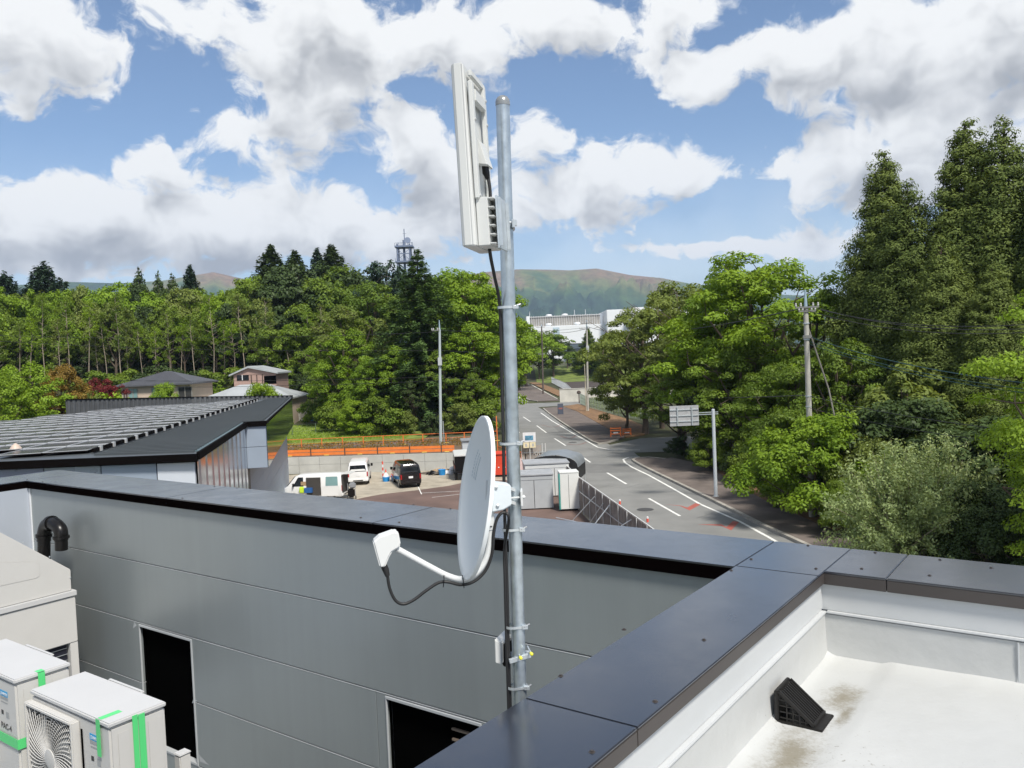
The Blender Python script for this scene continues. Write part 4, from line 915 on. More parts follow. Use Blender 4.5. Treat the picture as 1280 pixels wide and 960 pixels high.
# solar panels
arr = thing('solar_array', 'rows of dark solar panels with silver frames covering the flat roof at the left', 'solar panels', (-16, 30, ZR))
solm = M('solar_glass', (.030, .026, .028), .22, var=.3, scale=.3, spec=.05); t = solm.node_tree; b = t.nodes['Principled BSDF']
dl = (L1b - L1a).normalized(); cells = []
for j in range(17):
    for i in range(16):
        o = L1a + dl * (j * 1.95 + .02) + c2 * (i * 1.30 + .05) 
        if o.y < 24.75 + (-9.28 - o.x) * .02 or o.y > 56.9 - i * .75 or o.x < -33: continue
        cen = o + dl * .75 + c2 * .6
        if cen.y > 50.5 + (cen.x + 27.1) * 1.86: continue
        if cen.x < -26.2 and cen.y > 43.4 - (-26.2 - cen.x) * .7: continue
        cells.append((cen.length, i, j, o))
cells.sort(key=lambda c: c[0])
def panel_mb(o, m, mf, w=1.25, l=1.91, z=ZR + .11):
    P = [o, o + dl * l, o + dl * l + c2 * w, o + c2 * w]; tilt = -.015
    Z = [z, z + tilt, z + tilt, z]
    v = [(p.x, p.y, zz_) for p, zz_ in zip(P, Z)]; v2 = [(p.x, p.y, zz_ - .03) for p, zz_ in zip(P, Z)]
    m.add(v + v2, [(0, 1, 2, 3), (4, 5, 6, 7), (0, 1, 5, 4), (1, 2, 6, 5), (2, 3, 7, 6), (3, 0, 4, 7)])
    for k in range(4): mf.bar(Vector(v[k]) + Vector((0, 0, .006)), Vector(v[(k + 1) % 4]) + Vector((0, 0, .006)), .022, .014)
alum = M('aluminium_frame', (.68, .69, .70), .35, metal=.5, var=.06)
rm, rf = MB(), MB()
for k, (_, i, j, o) in enumerate(cells):
    if k < 98:
        m, mf = MB(), MB(); panel_mb(o, m, mf); pnl = m.build('solar_panel', solm, arr); mf.build('frame', alum, pnl)
    else: panel_mb(o, rm, rf)
tag(rm.build('solar_panels_beyond', solm, arr), kind='stuff'); tag(rf.build('panel_frames_beyond', alum, arr), kind='stuff')
m = MB(); m.bar((L1a.x + .12, L1a.y, ZR + .09), (L1b.x + .12, L1b.y, ZR + .16), .10, .12); m.build('edge_rail', trimk, arr)
for k in range(26):
    p = L1a.lerp(L1b, (k + .4) / 26); MB().box(p.x + .14, p.x + .23, p.y - .05, p.y + .05, ZR + .03, ZR + .19).build('rail_clip', alum, arr)
p = gp(13, 566, ZR); cv = MB().lathe((p.x, p.y + .3, ZR), [(.22, 0), (.2, .08), (.1, .22), (.02, .28)], 14)
tag(cv.build('roof_vent', M('pinkish_plastic', (.5, .4, .33), .5)), 'small pale conical vent at the front edge of the solar panel roof', 'vent')

# ================================================================ retaining wall, barriers, fences by the yard
def wl(x, o=0): return Vector((x, wallY(x) + o, 0))
rw = thing('retaining_wall', 'long pale concrete retaining wall at the back of the gravel yard', 'wall', tuple(wl(-12)))
a, b = wl(-24), wl(-3.4); wd_ = (b - a); L_ = wd_.length; ud = wd_.normalized()
k = 0; x = 0.0
while x < L_:
    x2 = min(L_, x + 1.83); p, q = a + ud * (x + .008), a + ud * (x2 - .008)
    for z0, z1 in ((0, .78), (.79, 1.45)):
        MB().prism([(p.x, p.y), (q.x, q.y), (q.x, q.y - .22), (p.x, p.y - .22)], z0, z1).build('wall_bay', conc, rw, bevel=.008)
    x = x2
MB().prism([(a.x, a.y - .01), (b.x, b.y - .01), (b.x, b.y + .15), (a.x, a.y + .15)], 0, 1.43).build('wall_core', conc, rw)
orange = M('orange_plastic_board', (.72, .19, .035), .5, var=.12, scale=1.5); orange2 = M('orange_paint_steel', (.66, .17, .04), .5, var=.08); yel = M('yellow_sticker', (.75, .55, .12), .5)
xb = [at(x, 560, 70.2).x for x in (333, 385, 429, 471, 512, 552, 569)]
postm = M('brown_post', (.05, .035, .03), .7)
for i in range(6):
    u = thing('barrier_section', '%s section of the double orange board barrier above the retaining wall' % ['leftmost', 'second from the left', 'third from the left', 'fourth from the left', 'fifth from the left', 'rightmost'][i], 'barrier', tuple(wl(xb[i], .25)) , 'orange board barriers above the retaining wall')
    p, q = wl(xb[i] + .04, .3), wl(xb[i + 1] - .04, .3)
    for z0 in (1.52, 1.80):
        MB().prism([(p.x, p.y), (q.x, q.y), (q.x, q.y + .03), (p.x, p.y + .03)], z0, z0 + .23).build('board', orange, u, bevel=.01)
    MB().box(p.x - .07, p.x - .01, p.y - .03, p.y + .05, 1.30, 2.15).build('post', postm, u)
    m = MB(); cx_ = (p.x + q.x) / 2; cy_ = (p.y + q.y) / 2; m.box(cx_ - .3, cx_ + .1, cy_ - .045, cy_ - .035, 1.50, 1.56); m.build('reflector', yel, u)
xf = [at(x, 558, 77.3).x for x in (377, 402.5, 428.5, 454.5, 479.5, 504.5, 529, 558, 581, 600, 622)]
for i, x in enumerate(xf):
    Y = 77.3; u = thing('fence_post', 'orange fence post with a yellow foot, %s' % ['first from the left', 'second from the left', 'third from the left', 'fourth from the left', 'fifth from the left', 'sixth from the left', 'left of the grey pole', 'right of the grey pole', 'second right of the grey pole', 'behind the dish rim', 'tallest beside the road'][i], 'post', (x, Y, ZU), 'orange fence posts on the path')
    hh = 1.0 if i < 10 else 2.4
    MB().box(x - .045, x + .045, Y - .03, Y + .03, ZU if i < 10 else .3, ZU + hh).build('upright', orange2, u)
    MB().box(x - .22, x + .22, Y - .05, Y - .032, ZU + .08, ZU + .14).build('foot', yel, u)
m = MB()
for z in (ZU + .98, ZU + .55, ZU + .3): m.tube([(xf[0] - 6, 77.3, z), (xf[10], 77.3, z)], .028 if z > 2.3 else .012, 6)
tag(m.build('fence_rail', orange2), 'orange horizontal rails threaded through the path fence posts', 'fence')
m = MB(); fx0 = xf[10]
for k in range(18): m.bar((fx0 + .1 + k * .12, 75.2 - k * .3, .2), (fx0 + .1 + k * .12, 75.2 - k * .3, 1.2), .05, .03)
m.bar((fx0 + .1, 75.2, 1.15), (fx0 + 2.2, 70, 1.15), .05, .08); m.bar((fx0 + .1, 75.2, .45), (fx0 + 2.2, 70, .45), .05, .08)
tag(m.build('barricade', orange2), 'orange slatted barricade at the road corner behind the antenna mast', 'barricade')
# weeds hanging behind the fence: plain soil bank
# ================================================================ vehicles
glassd = M('dark_window', (.012, .015, .018), .08, var=.1, spec=.7); glassl = M('pale_window', (.18, .30, .30), .1, var=.1, spec=.7)
tyre = M('tyre_rubber', (.018, .018, .018), .85); rimm = M('wheel_rim', (.35, .35, .36), .35, metal=.6); lampr = M('red_lamp', (.35, .012, .012), .2, var=.05); platem = M('plate_white', (.7, .7, .7), .4)
def van(name, label, body, wd=1.70, ln=4.7, ht=1.98, roof=None, glass=None, opened=False):
    v = thing(name, label, 'van', (0, 0, 0))
    g_ = glass or glassd
    # y = along the van (front at +ln/2); stations: y, roof height, lower edge, half width, nose factor
    st_ = [(-ln / 2, 1.25, .42, .93), (-ln / 2 + .04, ht - .25, .32, .985), (-ln / 2 + .16, ht - .05, .30, 1.0), (-ln / 2 + .5, ht, .28, 1.0), (0, ht, .27, 1.0), (ln / 2 - 1.35, ht - .02, .27, 1.0), (ln / 2 - 1.05, ht - .10, .27, 1.0), (ln / 2 - .42, 1.15, .27, .99), (ln / 2 - .12, 1.0, .28, .95), (ln / 2, .80, .36, .88)]
    m = MB(); n_ = 12
    for (y, zt_, zb_, kf) in st_:
        w_ = wd / 2 * kf; belt = min(1.08, zt_ - .12); rw_ = w_ - .16 * max(0, (zt_ - 1.1) / .9)
        for (x, z) in ((-w_ * .93, zb_), (-w_, zb_ + .14), (-w_, belt), (-rw_ - .015, zt_ - .13), (-rw_ + .05, zt_ - .035), (-rw_ + .22, zt_), (rw_ - .22, zt_), (rw_ - .05, zt_ - .035), (rw_ + .015, zt_ - .13), (w_, belt), (w_, zb_ + .14), (w_ * .93, zb_)): m.v.append((x, y, z))
    for i in range(len(st_) - 1):
        for j in range(n_): m.f.append((i * n_ + j, i * n_ + (j + 1) % n_, (i + 1) * n_ + (j + 1) % n_, (i + 1) * n_ + j))
    m.f.append(tuple(range(n_))); m.f.append(tuple((len(st_) - 1) * n_ + j for j in range(n_)))
    m.build('body', body, v, bevel=.012, smooth=True)
    w_ = wd / 2
    sd_ = -1
    def side_q(sx_, y0, y1, z0=1.12, z1=ht - .20, mat=g_, nm='window', slant=0):
        def X(z): return sx_ * (w_ + .004 - .16 * max(0, (ht - 1.1) / .9) * max(0, min(1, (z - 1.08) / (ht - .13 - 1.08))) + (.015 if z > 1.3 else 0))
        P = [(X(z0), y0, z0), (X(z0), y1, z0), (X(z1), y1 - slant, z1), (X(z1), y0 + .04, z1)]
        m = MB(); m.extr(P, (sx_ * .006, 0, 0)); return m.build(nm, mat, v, bevel=.004)
    for sx_ in (-1, 1):
        if opened and sx_ == -1:
            side_q(-1, -ln / 2 + .28, -ln / 2 + 1.25, mat=glassl)
            m = MB(); m.box(-w_ - .012, -w_ + .03, -ln / 2 + 1.62, -ln / 2 + 2.75, .42, ht - .22); m.build('door_opening', M('cab_interior', (.05, .045, .04), .8), v)
            side_q(-1, ln / 2 - 1.72, ln / 2 - .86, slant=.42)
            m = MB(); m.box(-w_ - .05, -w_ - .014, -ln / 2 + .22, -ln / 2 + 1.60, .36, 1.10); m.build('slid_door', body, v, bevel=.02)
        else:
            side_q(sx_, -ln / 2 + .28, -ln / 2 + 1.35); side_q(sx_, -ln / 2 + 1.45, -ln / 2 + 2.7); side_q(sx_, ln / 2 - 1.72, ln / 2 - .86, slant=.42)
        m = MB(); m.box(sx_ * (w_ + .02), sx_ * (w_ + .20), ln / 2 - 1.0, ln / 2 - .90, 1.12, 1.36); m.build('mirror', blackpl, v, bevel=.02)
    # rear glass, lamps, plate, bumper
    m = MB(); m.extr([(-w_ + .16, -ln / 2 + .008, 1.16), (w_ - .16, -ln / 2 + .008, 1.16), (w_ - .24, -ln / 2 + .045, ht - .27), (-w_ + .24, -ln / 2 + .045, ht - .27)], (0, -.012, 0)); m.build('rear_window', g_, v, bevel=.004)
    for sx_ in (-1, 1):
        m = MB(); m.box(sx_ * (w_ - .15), sx_ * (w_ - .035), -ln / 2 - .006, -ln / 2 + .14, .72, 1.14); m.build('tail_lamp', lampr, v, bevel=.01)
    m = MB(); m.box(-.17, .17, -ln / 2 - .022, -ln / 2 - .008, .80, .97); m.build('number_plate', platem, v)
    m = MB(); m.box(-w_ + .05, w_ - .05, -ln / 2 - .06, -ln / 2 + .03, .34, .58); m.build('rear_bumper', body, v, bevel=.03)
    m = MB(); m.box(-.40, .40, -ln / 2 - .068, -ln / 2 - .058, .38, .46); m.build('bumper_step', blackpl, v)
    m = MB(); m.extr([(-w_ + .2, ln / 2 - .38, 1.16), (w_ - .2, ln / 2 - .38, 1.16), (w_ - .3, ln / 2 - .98, ht - .14), (-w_ + .3, ln / 2 - .98, ht - .14)], (0, .02, .01)); m.build('windscreen', g_, v)
    for sx_ in (-1, 1):
        m = MB(); m.box(sx_ * (w_ - .38), sx_ * (w_ - .1), ln / 2 - .06, ln / 2 + .012, .66, .84); m.build('headlight', M('lamp_clear', (.6, .62, .64), .1), v, bevel=.02)
    for sx_ in (-1, 1):
        for y in (-ln / 2 + .85, ln / 2 - .95):
            wh = MB().lathe((sx_ * (w_ - .20), y, .33), [(.33, 0), (.335, .05), (.335, .16), (.31, .205), (.20, .21)], 24, axis=(sx_, 0, 0)).build('wheel', tyre, v, smooth=True)
            MB().lathe((sx_ * (w_ + .008), y, .33), [(.2, 0), (.19, .008), (.06, .012)], 20, axis=(sx_, 0, 0)).build('rim', rimm, wh, smooth=True)
    return v
whitev = M('white_car_paint', (.74, .74, .73), .22, var=.01, spec=.6); blackv = M('black_car_paint', (.014, .012, .012), .12, var=.05, spec=.7)
v1 = van('parked_van', 'black van parked with its tail towards the camera on the gravel yard', blackv); p = gp(505, 613); place(v1, (-8.35, 62.6, .006), R(17)); v1.scale = (.93, .93, .90)
tag(v1, group='vans parked in the yard')
v2 = van('parked_van', 'white van seen from behind, parked left of the black van', whitev); place(v2, (-12.3, 65.0 , .006), R(7)); v2.scale = (.93, .93, .90); tag(v2, group='vans parked in the yard')
v3 = van('parked_van', 'white van seen side on with its sliding door and tailgate open, lowest in the yard', whitev, opened=True, glass=glassd); place(v3, (-13.95, 57.2, .006), R(84)); v3.scale = (.9, .9, .93); tag(v3, group='vans parked in the yard')
tg = MB(); tg.box(-.72, .72, -3.05, -2.3, 1.92, 1.97); tgo = tg.build('tailgate', whitev, v3, bevel=.02)
MB().box(-.74, .74, -2.40, -2.33, .5, 1.85).build('load_opening', M('cab_interior', (.05, .045, .04), .8), v3)
# load seen in the doorway and tool rack at the tailgate
def clutter(name, label, cat, loc, rz, parts, group=None):
    u = thing(name, label, cat, (0, 0, 0), group)
    for nm, mb_, mt_, bv in parts: mb_.build(nm, mt_, u, bevel=bv)
    place(u, loc, rz); return u
hv = M('hi_vis_yellow', (.55, .75, .04), .6); bl = M('blue_tarp', (.02, .10, .30), .5); card = M('cardboard', (.36, .24, .14), .8)
clutter('tool_box', 'blue crate and yellow vest in the open doorway of the lowest white van', 'crate', (-14.5, 56.36, .62), R(-6), [('crate', MB().box(.0, .55, -.1, .2, 0, .34), bl, .02), ('vest', MB().box(-.35, -.05, -.1, .12, 0, .42), hv, .05), ('carton', MB().box(-.3, .2, .14, .3, .3, .75), card, .01)])
clutter('hand_cart', 'folding cart loaded with dark bags behind the tailgate of the lowest white van', 'cart', (-11.35, 56.7, 0), R(5), [('frame', MB().tube([(-.25, 0, .1), (-.25, 0, 1.1)], .02, 6), galv_b, 0), ('frame', MB().tube([(.25, 0, .1), (.25, 0, 1.1)], .02, 6), galv_b, 0), ('bag', MB().box(-.25, .22, -.2, .15, .15, .75), blackpl, .08), ('bag', MB().box(-.15, .3, -.2, .2, .78, 1.15), M('grey_bag', (.25, .26, .27), .7), .08), ('wheel', MB().lathe((-.3, 0, .12), [(.12, 0), (.12, .05)], 14, axis=(1, 0, 0)), tyre, 0), ('wheel', MB().lathe((.25, 0, .12), [(.12, 0), (.12, .05)], 14, axis=(1, 0, 0)), tyre, 0)])
# small dark lorry partly behind the dish
tr = thing('small_truck', 'dark flatbed truck with a white body top, half hidden behind the dish', 'truck', (0, 0, 0))
MB().box(-.82, .82, -2.2, 1.0, .62, .80).build('chassis', blackpl, tr); MB().box(-.80, .80, -2.1, .9, .81, 1.85).build('load_box', blackpl, tr, bevel=.03)
MB().box(-.84, .84, -2.2, 1.0, 1.86, 2.02).build('canopy_roof', whitep, tr, bevel=.03); MB().box(-.80, .80, 1.05, 2.4, .5, 1.9).build('cab', whitev, tr, bevel=.12)
for sx_ in (-1, 1): MB().box(sx_ * .80, sx_ * .86, -2.2, 1.0, .95, 1.2).build('side_rail', M('brown_rail', (.12, .04, .03), .6), tr)
for sx_ in (-1, 1):
    for y in (-1.5, 1.6): MB().lathe((sx_ * .62, y, .36), [(.36, 0), (.36, .2), (.2, .21)], 20, axis=(sx_, 0, 0)).build('wheel', tyre, tr, smooth=True)
place(tr, (-4.05, 65.2, .006), R(6))
sh = thing('storage_shed', 'grey storage shed at the end of the retaining wall behind the dish', 'shed', (0, 0, 0), 'sheds and containers in the yard')
MB().box(-1.0, 1.0, -.8, .8, 0, 2.35).build('walls', M('pale_grey_sheet', (.45, .47, .49), .5), sh, bevel=.02); MB().box(-1.1, 1.1, -.92, .9, 2.352, 2.46).build('roof', M('mid_grey_sheet', (.26, .27, .29), .5), sh, bevel=.02); MB().box(-.95, .95, -.83, -.805, .1, 2.0).build('shutter', M('pale_grey_sheet', (.45, .47, .49), .5), sh)
place(sh, (-3.5, 70.4, .0), R(6))
redm = M('red_container', (.62, .06, .025), .5, var=.08)
sk = thing('waste_skip', 'red steel waste skip standing between the dish and the mast', 'skip', (0, 0, 0))
m = MB(); m.extr([(-.75, -.8, .15), (.75, -.8, .15), (.95, -.8, 1.75), (-.95, -.8, 1.75)], (0, 1.7, 0)); m.build('bin', redm, sk, bevel=.04)
MB().box(-1.0, 1.0, -.88, .98, 1.752, 1.84).build('rim', redm, sk, bevel=.02)
for x in (-.5, 0, .5): MB().box(x - .05, x + .05, -.83, -.805, .72, .80).build('bracket', platem, sk)
MB().box(-.7, .7, -.7, .8, 0, .148).build('skid', blackpl, sk); place(sk, (-1.25, 64.9, .006), R(-4))
# cones, pole, buckets, rubble between the vans
conem = M('traffic_cone_red', (.72, .10, .06), .5); bluec = M('blue_plastic', (.02, .25, .60), .5); redw = conem
def cone(label, loc, base=None, grp='traffic cones beside the vans'):
    u = thing('traffic_cone', label, 'traffic cone', (0, 0, 0), grp)
    MB().box(-.2, .2, -.2, .2, 0, .05).build('base', base or conem, u, bevel=.01); MB().lathe((0, 0, .05), [(.15, 0), (.11, .2)], 16).build('cone', conem, u, smooth=True)
    MB().lathe((0, 0, .251), [(.11, 0), (.075, .2)], 16).build('white_band', platem, u, smooth=True); MB().lathe((0, 0, .452), [(.075, 0), (.03, .24)], 16).build('tip', conem, u, smooth=True)
    return place(u, loc)
def weight(label, loc):
    u = thing('sand_bucket', label, 'bucket', (0, 0, 0), 'blue and white buckets between the vans')
    MB().lathe((0, 0, 0), [(.26, 0), (.29, .3), (.29, .36)], 18).build('bucket', bluec, u, smooth=True); MB().lathe((0, 0, .361), [(.24, 0), (.16, .22), (.03, .3)], 14).build('white_sack', platem, u, smooth=True)
    return place(u, loc)
cone('red and white cone between the white and the black van, nearest the white van', (-10.45, 66.3, .006)); cone('red and white cone just behind the two blue buckets', (-10.0, 67.0, .006))
cone('red and white cone at the foot of the red skip', (-2.2, 62.2, .006), grp='cones by the skip')
weight('blue bucket with a white sack, left of the pair between the vans', (-10.15, 64.4, .006)); weight('blue bucket with a white sack, right of the pair between the vans', (-9.55, 64.9, .006))
p = thing('marker_pole', 'red and white striped marker post standing by the cones', 'post', (-10.55, 65.5, 0))
for k in range(6): MB().tube([(-10.55, 65.5, k * .24), (-10.55, 65.5, k * .24 + .238)], .06, 10).build('stripe', (platem, redw)[k % 2], p)
tag(MB().lathe((-5.95, 66.6, 0), [(.24, 0), (.30, .42), (.31, .46)], 18).build('plastic_tub', bluec, smooth=True), 'single blue tub right of the black van', 'tub')
def heap(name, label, cat, cx, cy, rx, ry, hz, mat, n=40, sz=.25, seed=1):
    rnd = random.Random(seed); m = MB()
    for _ in range(n):
        a = rnd.random() * 6.28; r_ = math.sqrt(rnd.random()); x = cx + rx * r_ * math.cos(a); y = cy + ry * r_ * math.sin(a); z = hz * (1 - r_) * rnd.random(); s_ = sz * (.4 + rnd.random())
        m.lathe((x, y, z), [(s_ * .5, 0), (s_ * .62, s_ * .2), (s_ * .2, s_ * .5)], 6, axis=(rnd.uniform(-.6, .6), rnd.uniform(-.6, .6), 1))
    return tag(m.build(name, mat), label, cat, kind='stuff')
heap('rubble_bags', 'heap of white sheeting and bags right of the blue tub', 'heap', -4.9, 67.2, .9, .5, .5, platem, 34, .38, 4)
heap('scrap_pile', 'pile of mixed building scrap against the retaining wall', 'heap', -5.9, 68.3, 1.3, .5, .4, M('scrap_mix', (.3, .22, .14), .8, var=.6, scale=3), 50, .3, 5)
heap('dark_scrap', 'dark rubber scrap beside the blue tub', 'heap', -6.7, 67.1, .5, .4, .35, blackpl, 20, .3, 6)
pb = thing('timber_stack', 'stack of grey boards lying right of the black van', 'boards', (-7.2, 67.6, 0))
for k in range(7): MB().bar((-8.0 + k * .15, 67.9 - k * .1, .06 + .03 * k), (-6.6 + k * .12, 66.6 - k * .02, .06 + .03 * k), .14, .03).build('board', M('weathered_timber', (.22, .19, .15), .9), pb)

# ================================================================ sheds, white container, canopy and site fence
g1 = M('grey_shed_sheet', (.40, .42, .43), .45, var=.05); g2 = M('pale_shed_sheet', (.60, .61, .60), .5, var=.06); teal = M('teal_door_edge', (.05, .30, .26), .5)
def shed(label, loc, rz, w_, d_, h_, wm, rmm, name='storage_shed', over=.06, split=1):
    u = thing(name, label, 'shed', (0, 0, 0), 'sheds and containers in the yard')
    MB().box(-w_ / 2, w_ / 2, -d_ / 2, d_ / 2, .06, h_ - .35).build('walls', wm, u, bevel=.015)
    MB().box(-w_ / 2 - .01, w_ / 2 + .01, -d_ / 2 - .01, d_ / 2 + .01, h_ - .348, h_ - .08).build('fascia_band', wm, u, bevel=.015)
    m = MB(); m.extr([(-w_ / 2 - over, -d_ / 2 - over, h_ - .078), (w_ / 2 + over, -d_ / 2 - over, h_ - .078), (w_ / 2 + over, -d_ / 2 - over, h_), (-w_ / 2 - over, -d_ / 2 - over, h_)], (0, d_ + 2 * over, .06)); m.build('roof', rmm, u, bevel=.01)
    for k in range(split): 
        x = -w_ / 2 + w_ * (k + 1) / (split + 1); MB().box(x - .015, x + .015, -d_ / 2 - .006, -d_ / 2 - .0005, .1, h_ - .36).build('door_joint', blackpl, u)
    MB().box(-w_ / 2 + .1, w_ / 2 - .1, -d_ / 2 + .1, d_ / 2 - .1, 0, .058).build('base', blackpl, u); return place(u, loc, rz)
shed('low grey metal shed just right of the mast above the dark coping', (1.05, 50.9, .01), R(2), 2.3, 1.7, 2.15, g1, M('shed_roof_grey', (.34, .35, .36), .5), split=1)
shed('wide pale shed behind the low grey shed, with a grey roof', (2.0, 55.2, .01), R(4), 2.9, 1.9, 2.25, g2, M('shed_roof_grey', (.34, .35, .36), .5), split=2)
u = thing('cabinet_container', 'tall white cabinet container with a green edge strip in front of the site fence', 'container', (0, 0, 0), 'sheds and containers in the yard')
MB().box(-.52, .62, -.6, .6, .12, 2.28).build('body', M('off_white_sheet', (.68, .69, .66), .45, var=.03), u, bevel=.02); MB().box(-.54, .64, -.62, .62, 2.282, 2.34).build('lid', M('off_white_sheet', (.68, .69, .66), .45), u, bevel=.01)
MB().box(-.60, -.522, -.62, -.50, .12, 2.26).build('green_strip', teal, u); MB().box(-.02, .0, -.607, -.601, .2, 2.2).build('door_joint', blackpl, u)
for k in range(4): MB().box(.60, .622, -.63, -.601, .5 + k * .45, .56 + k * .45).build('hinge', blackpl, u)
MB().box(-.45, .5, -.5, .5, .0, .118).build('skid', blackpl, u); place(u, (3.1, 49.7, .01), R(3))
u = thing('tarp_canopy', 'low shelter with a grey arched top and black tarpaulin sides beside the road', 'shelter', (0, 0, 0))
m = MB(); n_ = 12
for yy in (-1.6, 1.6):
    for i in range(n_ + 1):
        a = math.pi * (i / n_); m.v.append((-1.9 * math.cos(a) * 1.0, yy, 1.45 + .75 * math.sin(a) ** .8 + .03 * math.sin(i * 2.1)))
m.f = [(i, i + 1, n_ + 2 + i, n_ + 1 + i) for i in range(n_)]; m.build('tarp_top', M('grey_tarp', (.20, .22, .24), .4, var=.15, scale=3, bump=.4, bscale=4), u, smooth=True)
m = MB(); m.f = []
m.add([(-1.9 * math.cos(math.pi * i / n_), -1.59, 1.44 + .74 * math.sin(math.pi * i / n_) ** .8) for i in range(n_ + 1)] + [(1.88, -1.59, .7), (1.2, -1.59, .9), (.6, -1.59, 1.0), (0, -1.59, .8), (-.9, -1.59, .9), (-1.88, -1.59, .8)], [tuple(range(n_ + 7))]); m.build('tarp_side', M('black_tarp', (.012, .012, .013), .5, var=.2, bump=.6, bscale=3), u)
for xa_, xb2 in ((1.85, 1.9), (-1.9, -1.85)): MB().box(xa_, xb2, -1.6, 1.6, .7, 1.44).build('tarp_skirt', M('black_tarp', (.012, .012, .013), .5), u)
for sx_ in (-1.85, 1.85):
    for yy in (-1.55, 1.55): MB().tube([(sx_, yy, 0), (sx_, yy, 1.44)], .035, 6).build('post', galv_b, u)
place(u, (2.9, 57.6, .01), R(-14)); u.scale = (.92, 1, 1.15)
# ribbed site fence along the road edge
fp = [Vector(p) for p in ((6.3, 27.5, 0), (5.55, 34.8, 0), (3.75, 49.4, 0), (3.3, 56, 0))]
fcm = M('weathered_fence_sheet', (.30, .265, .235), .8, var=.3, scale=1.2); fcap = M('galv_cap', (.62, .62, .6), .5, var=.1)
sf = thing('site_fence', 'weathered brown ribbed site fence with white capped posts along the road edge', 'fence', (4.7, 42, 0))
m = MB()
for a, b in zip(fp, fp[1:]):
    L_ = (b - a).length; n_ = int(L_ / .13)
    for i in range(n_):
        p, q = a.lerp(b, i / n_), a.lerp(b, (i + 1) / n_); o = .05 if i % 2 else 0
        m.add([(p.x - o, p.y, .05), (q.x - o, q.y, .05), (q.x - o, q.y, 1.98), (p.x - o, p.y, 1.98), (p.x + .02, p.y, .05), (q.x + .02, q.y, .05), (q.x + .02, q.y, 1.98), (p.x + .02, p.y, 1.98)], [(0, 1, 2, 3), (4, 5, 6, 7), (3, 2, 6, 7), (0, 3, 7, 4), (1, 2, 6, 5)])
m.build('ribbed_sheet', fcm, sf)
tot = 0
for a, b in zip(fp, fp[1:]):
    L_ = (b - a).length; n_ = max(1, round(L_ / 1.6))
    MB().bar(a + Vector((0, 0, 2.0)), b + Vector((0, 0, 2.0)), .05, .04).build('top_rail', fcap, sf); MB().bar(a + Vector((-.08, 0, 1.2)), b + Vector((-.08, 0, 1.2)), .04, .05).build('rail', galv_b, sf)
    for i in range(n_): 
        p = a.lerp(b, i / n_); MB().tube([(p.x - .09, p.y, 0), (p.x - .09, p.y, 2.02)], .02, 6).build('post', fcap, sf)
for (a, b) in (((4.2, 44.4, 1.65), (2.9, 45.2, .1)), ((4.7, 41.5, 1.75), (3.2, 41.0, .1)), ((5.2, 37.5, 1.75), (3.2, 38.8, .2)), ((4.45, 42.6, 1.6), (3.6, 43.6, .1))):
    MB().tube([a, b], .028, 6).build('brace', galv_b, sf)
MB().tube([(2.0, 42.6, .95), (5.0, 38.6, .95)], .03, 6).build('brace', galv_b, sf)
for (px_, py_) in ((790, 640), (815, 655), (695, 573)):
    pass
for k, (x, y, lb) in enumerate(((5.0, 40.0, 'small red and white stake light on the middle of the site fence'), (5.62, 35.6, 'small red and white stake light at the near end of the site fence'))):
    u = thing('warning_light', lb, 'light', (x, y, 2.0)); MB().tube([(x, y, 2.0), (x, y, 2.16)], .05, 8).build('body', conem, u); MB().lathe((x, y, 2.161), [(.05, 0), (.04, .08)], 10).build('lens', platem, u)
u = thing('delineator_post', 'small dark post on the white road line behind the black shelter', 'post', (3.0, 70.5, 0)); p = gp(695, 576); MB().tube([(p.x, p.y, 0), (p.x, p.y, .55)], .04, 8).build('stem', blackpl, u); MB().lathe((p.x, p.y, .551), [(.07, 0), (.07, .14)], 8).build('head', M('orange_head', (.4, .1, .05), .5), u)
# gate corner with notice board
u = thing('corner_fence', 'short ribbed fence corner with pale posts just right of the mast', 'fence', (1.4, 66, 0))
m = MB()
for k in range(9): m.box(.62 + k * .17, .76 + k * .17, 66 + (.05 if k % 2 else 0), 66.06 + (.05 if k % 2 else 0), .1, 2.15)
m.build('ribbed_sheet', fcm, u)
for x in (.55, 2.2, 2.45): MB().tube([(x, 65.95, 0), (x, 65.95, 2.3)], .03, 6).build('post', fcap, u)
MB().bar((.5, 65.93, 1.6), (2.4, 65.93, 1.6), .04, .05).build('rail', galv_b, u)
u = thing('notice_board', 'small notice board with a blue picture and two cream cards above the corner fence', 'notice board', (1.3, 65.6, 0))
MB().box(.68, 1.70, 65.58, 65.62, 2.50, 3.25).build('picture_panel', platem, u); MB().box(.85, 1.5, 65.572, 65.579, 2.62, 3.0).build('picture', M('picture_blue', (.10, .25, .36), .5, var=.6, scale=6), u)
for x in (.70, 1.22): MB().box(x, x + .46, 65.58, 65.62, 2.02, 2.46).build('card', M('cream_card', (.70, .62, .40), .6), u)
for x in (.76, 1.30): MB().box(x + .08, x + .24, 65.574, 65.579, 2.12, 2.36).build('card_mark', M('card_grey', (.4, .4, .38), .6), u)
MB().tube([(1.2, 65.66, 0), (1.2, 65.66, 3.2)], .03, 6).build('post', fcap, u)
u = thing('pink_notice', 'narrow pink and white folded notice hanging just right of the mast', 'sign', (.7, 57, 0))
m = MB(); q = [at(x, y, 57.0) for x, y in ((650, 573), (654.5, 575), (657, 588), (653, 603), (650, 597))]; m.extr([tuple(v) for v in q], (0, .03, 0)); m.build('sheet', M('pink_card', (.72, .55, .52), .6, var=.15, scale=3), u); MB().tube([(.72, 57.1, 0), (.72, 57.1, 2.6)], .03, 6).build('post', blackpl, u)

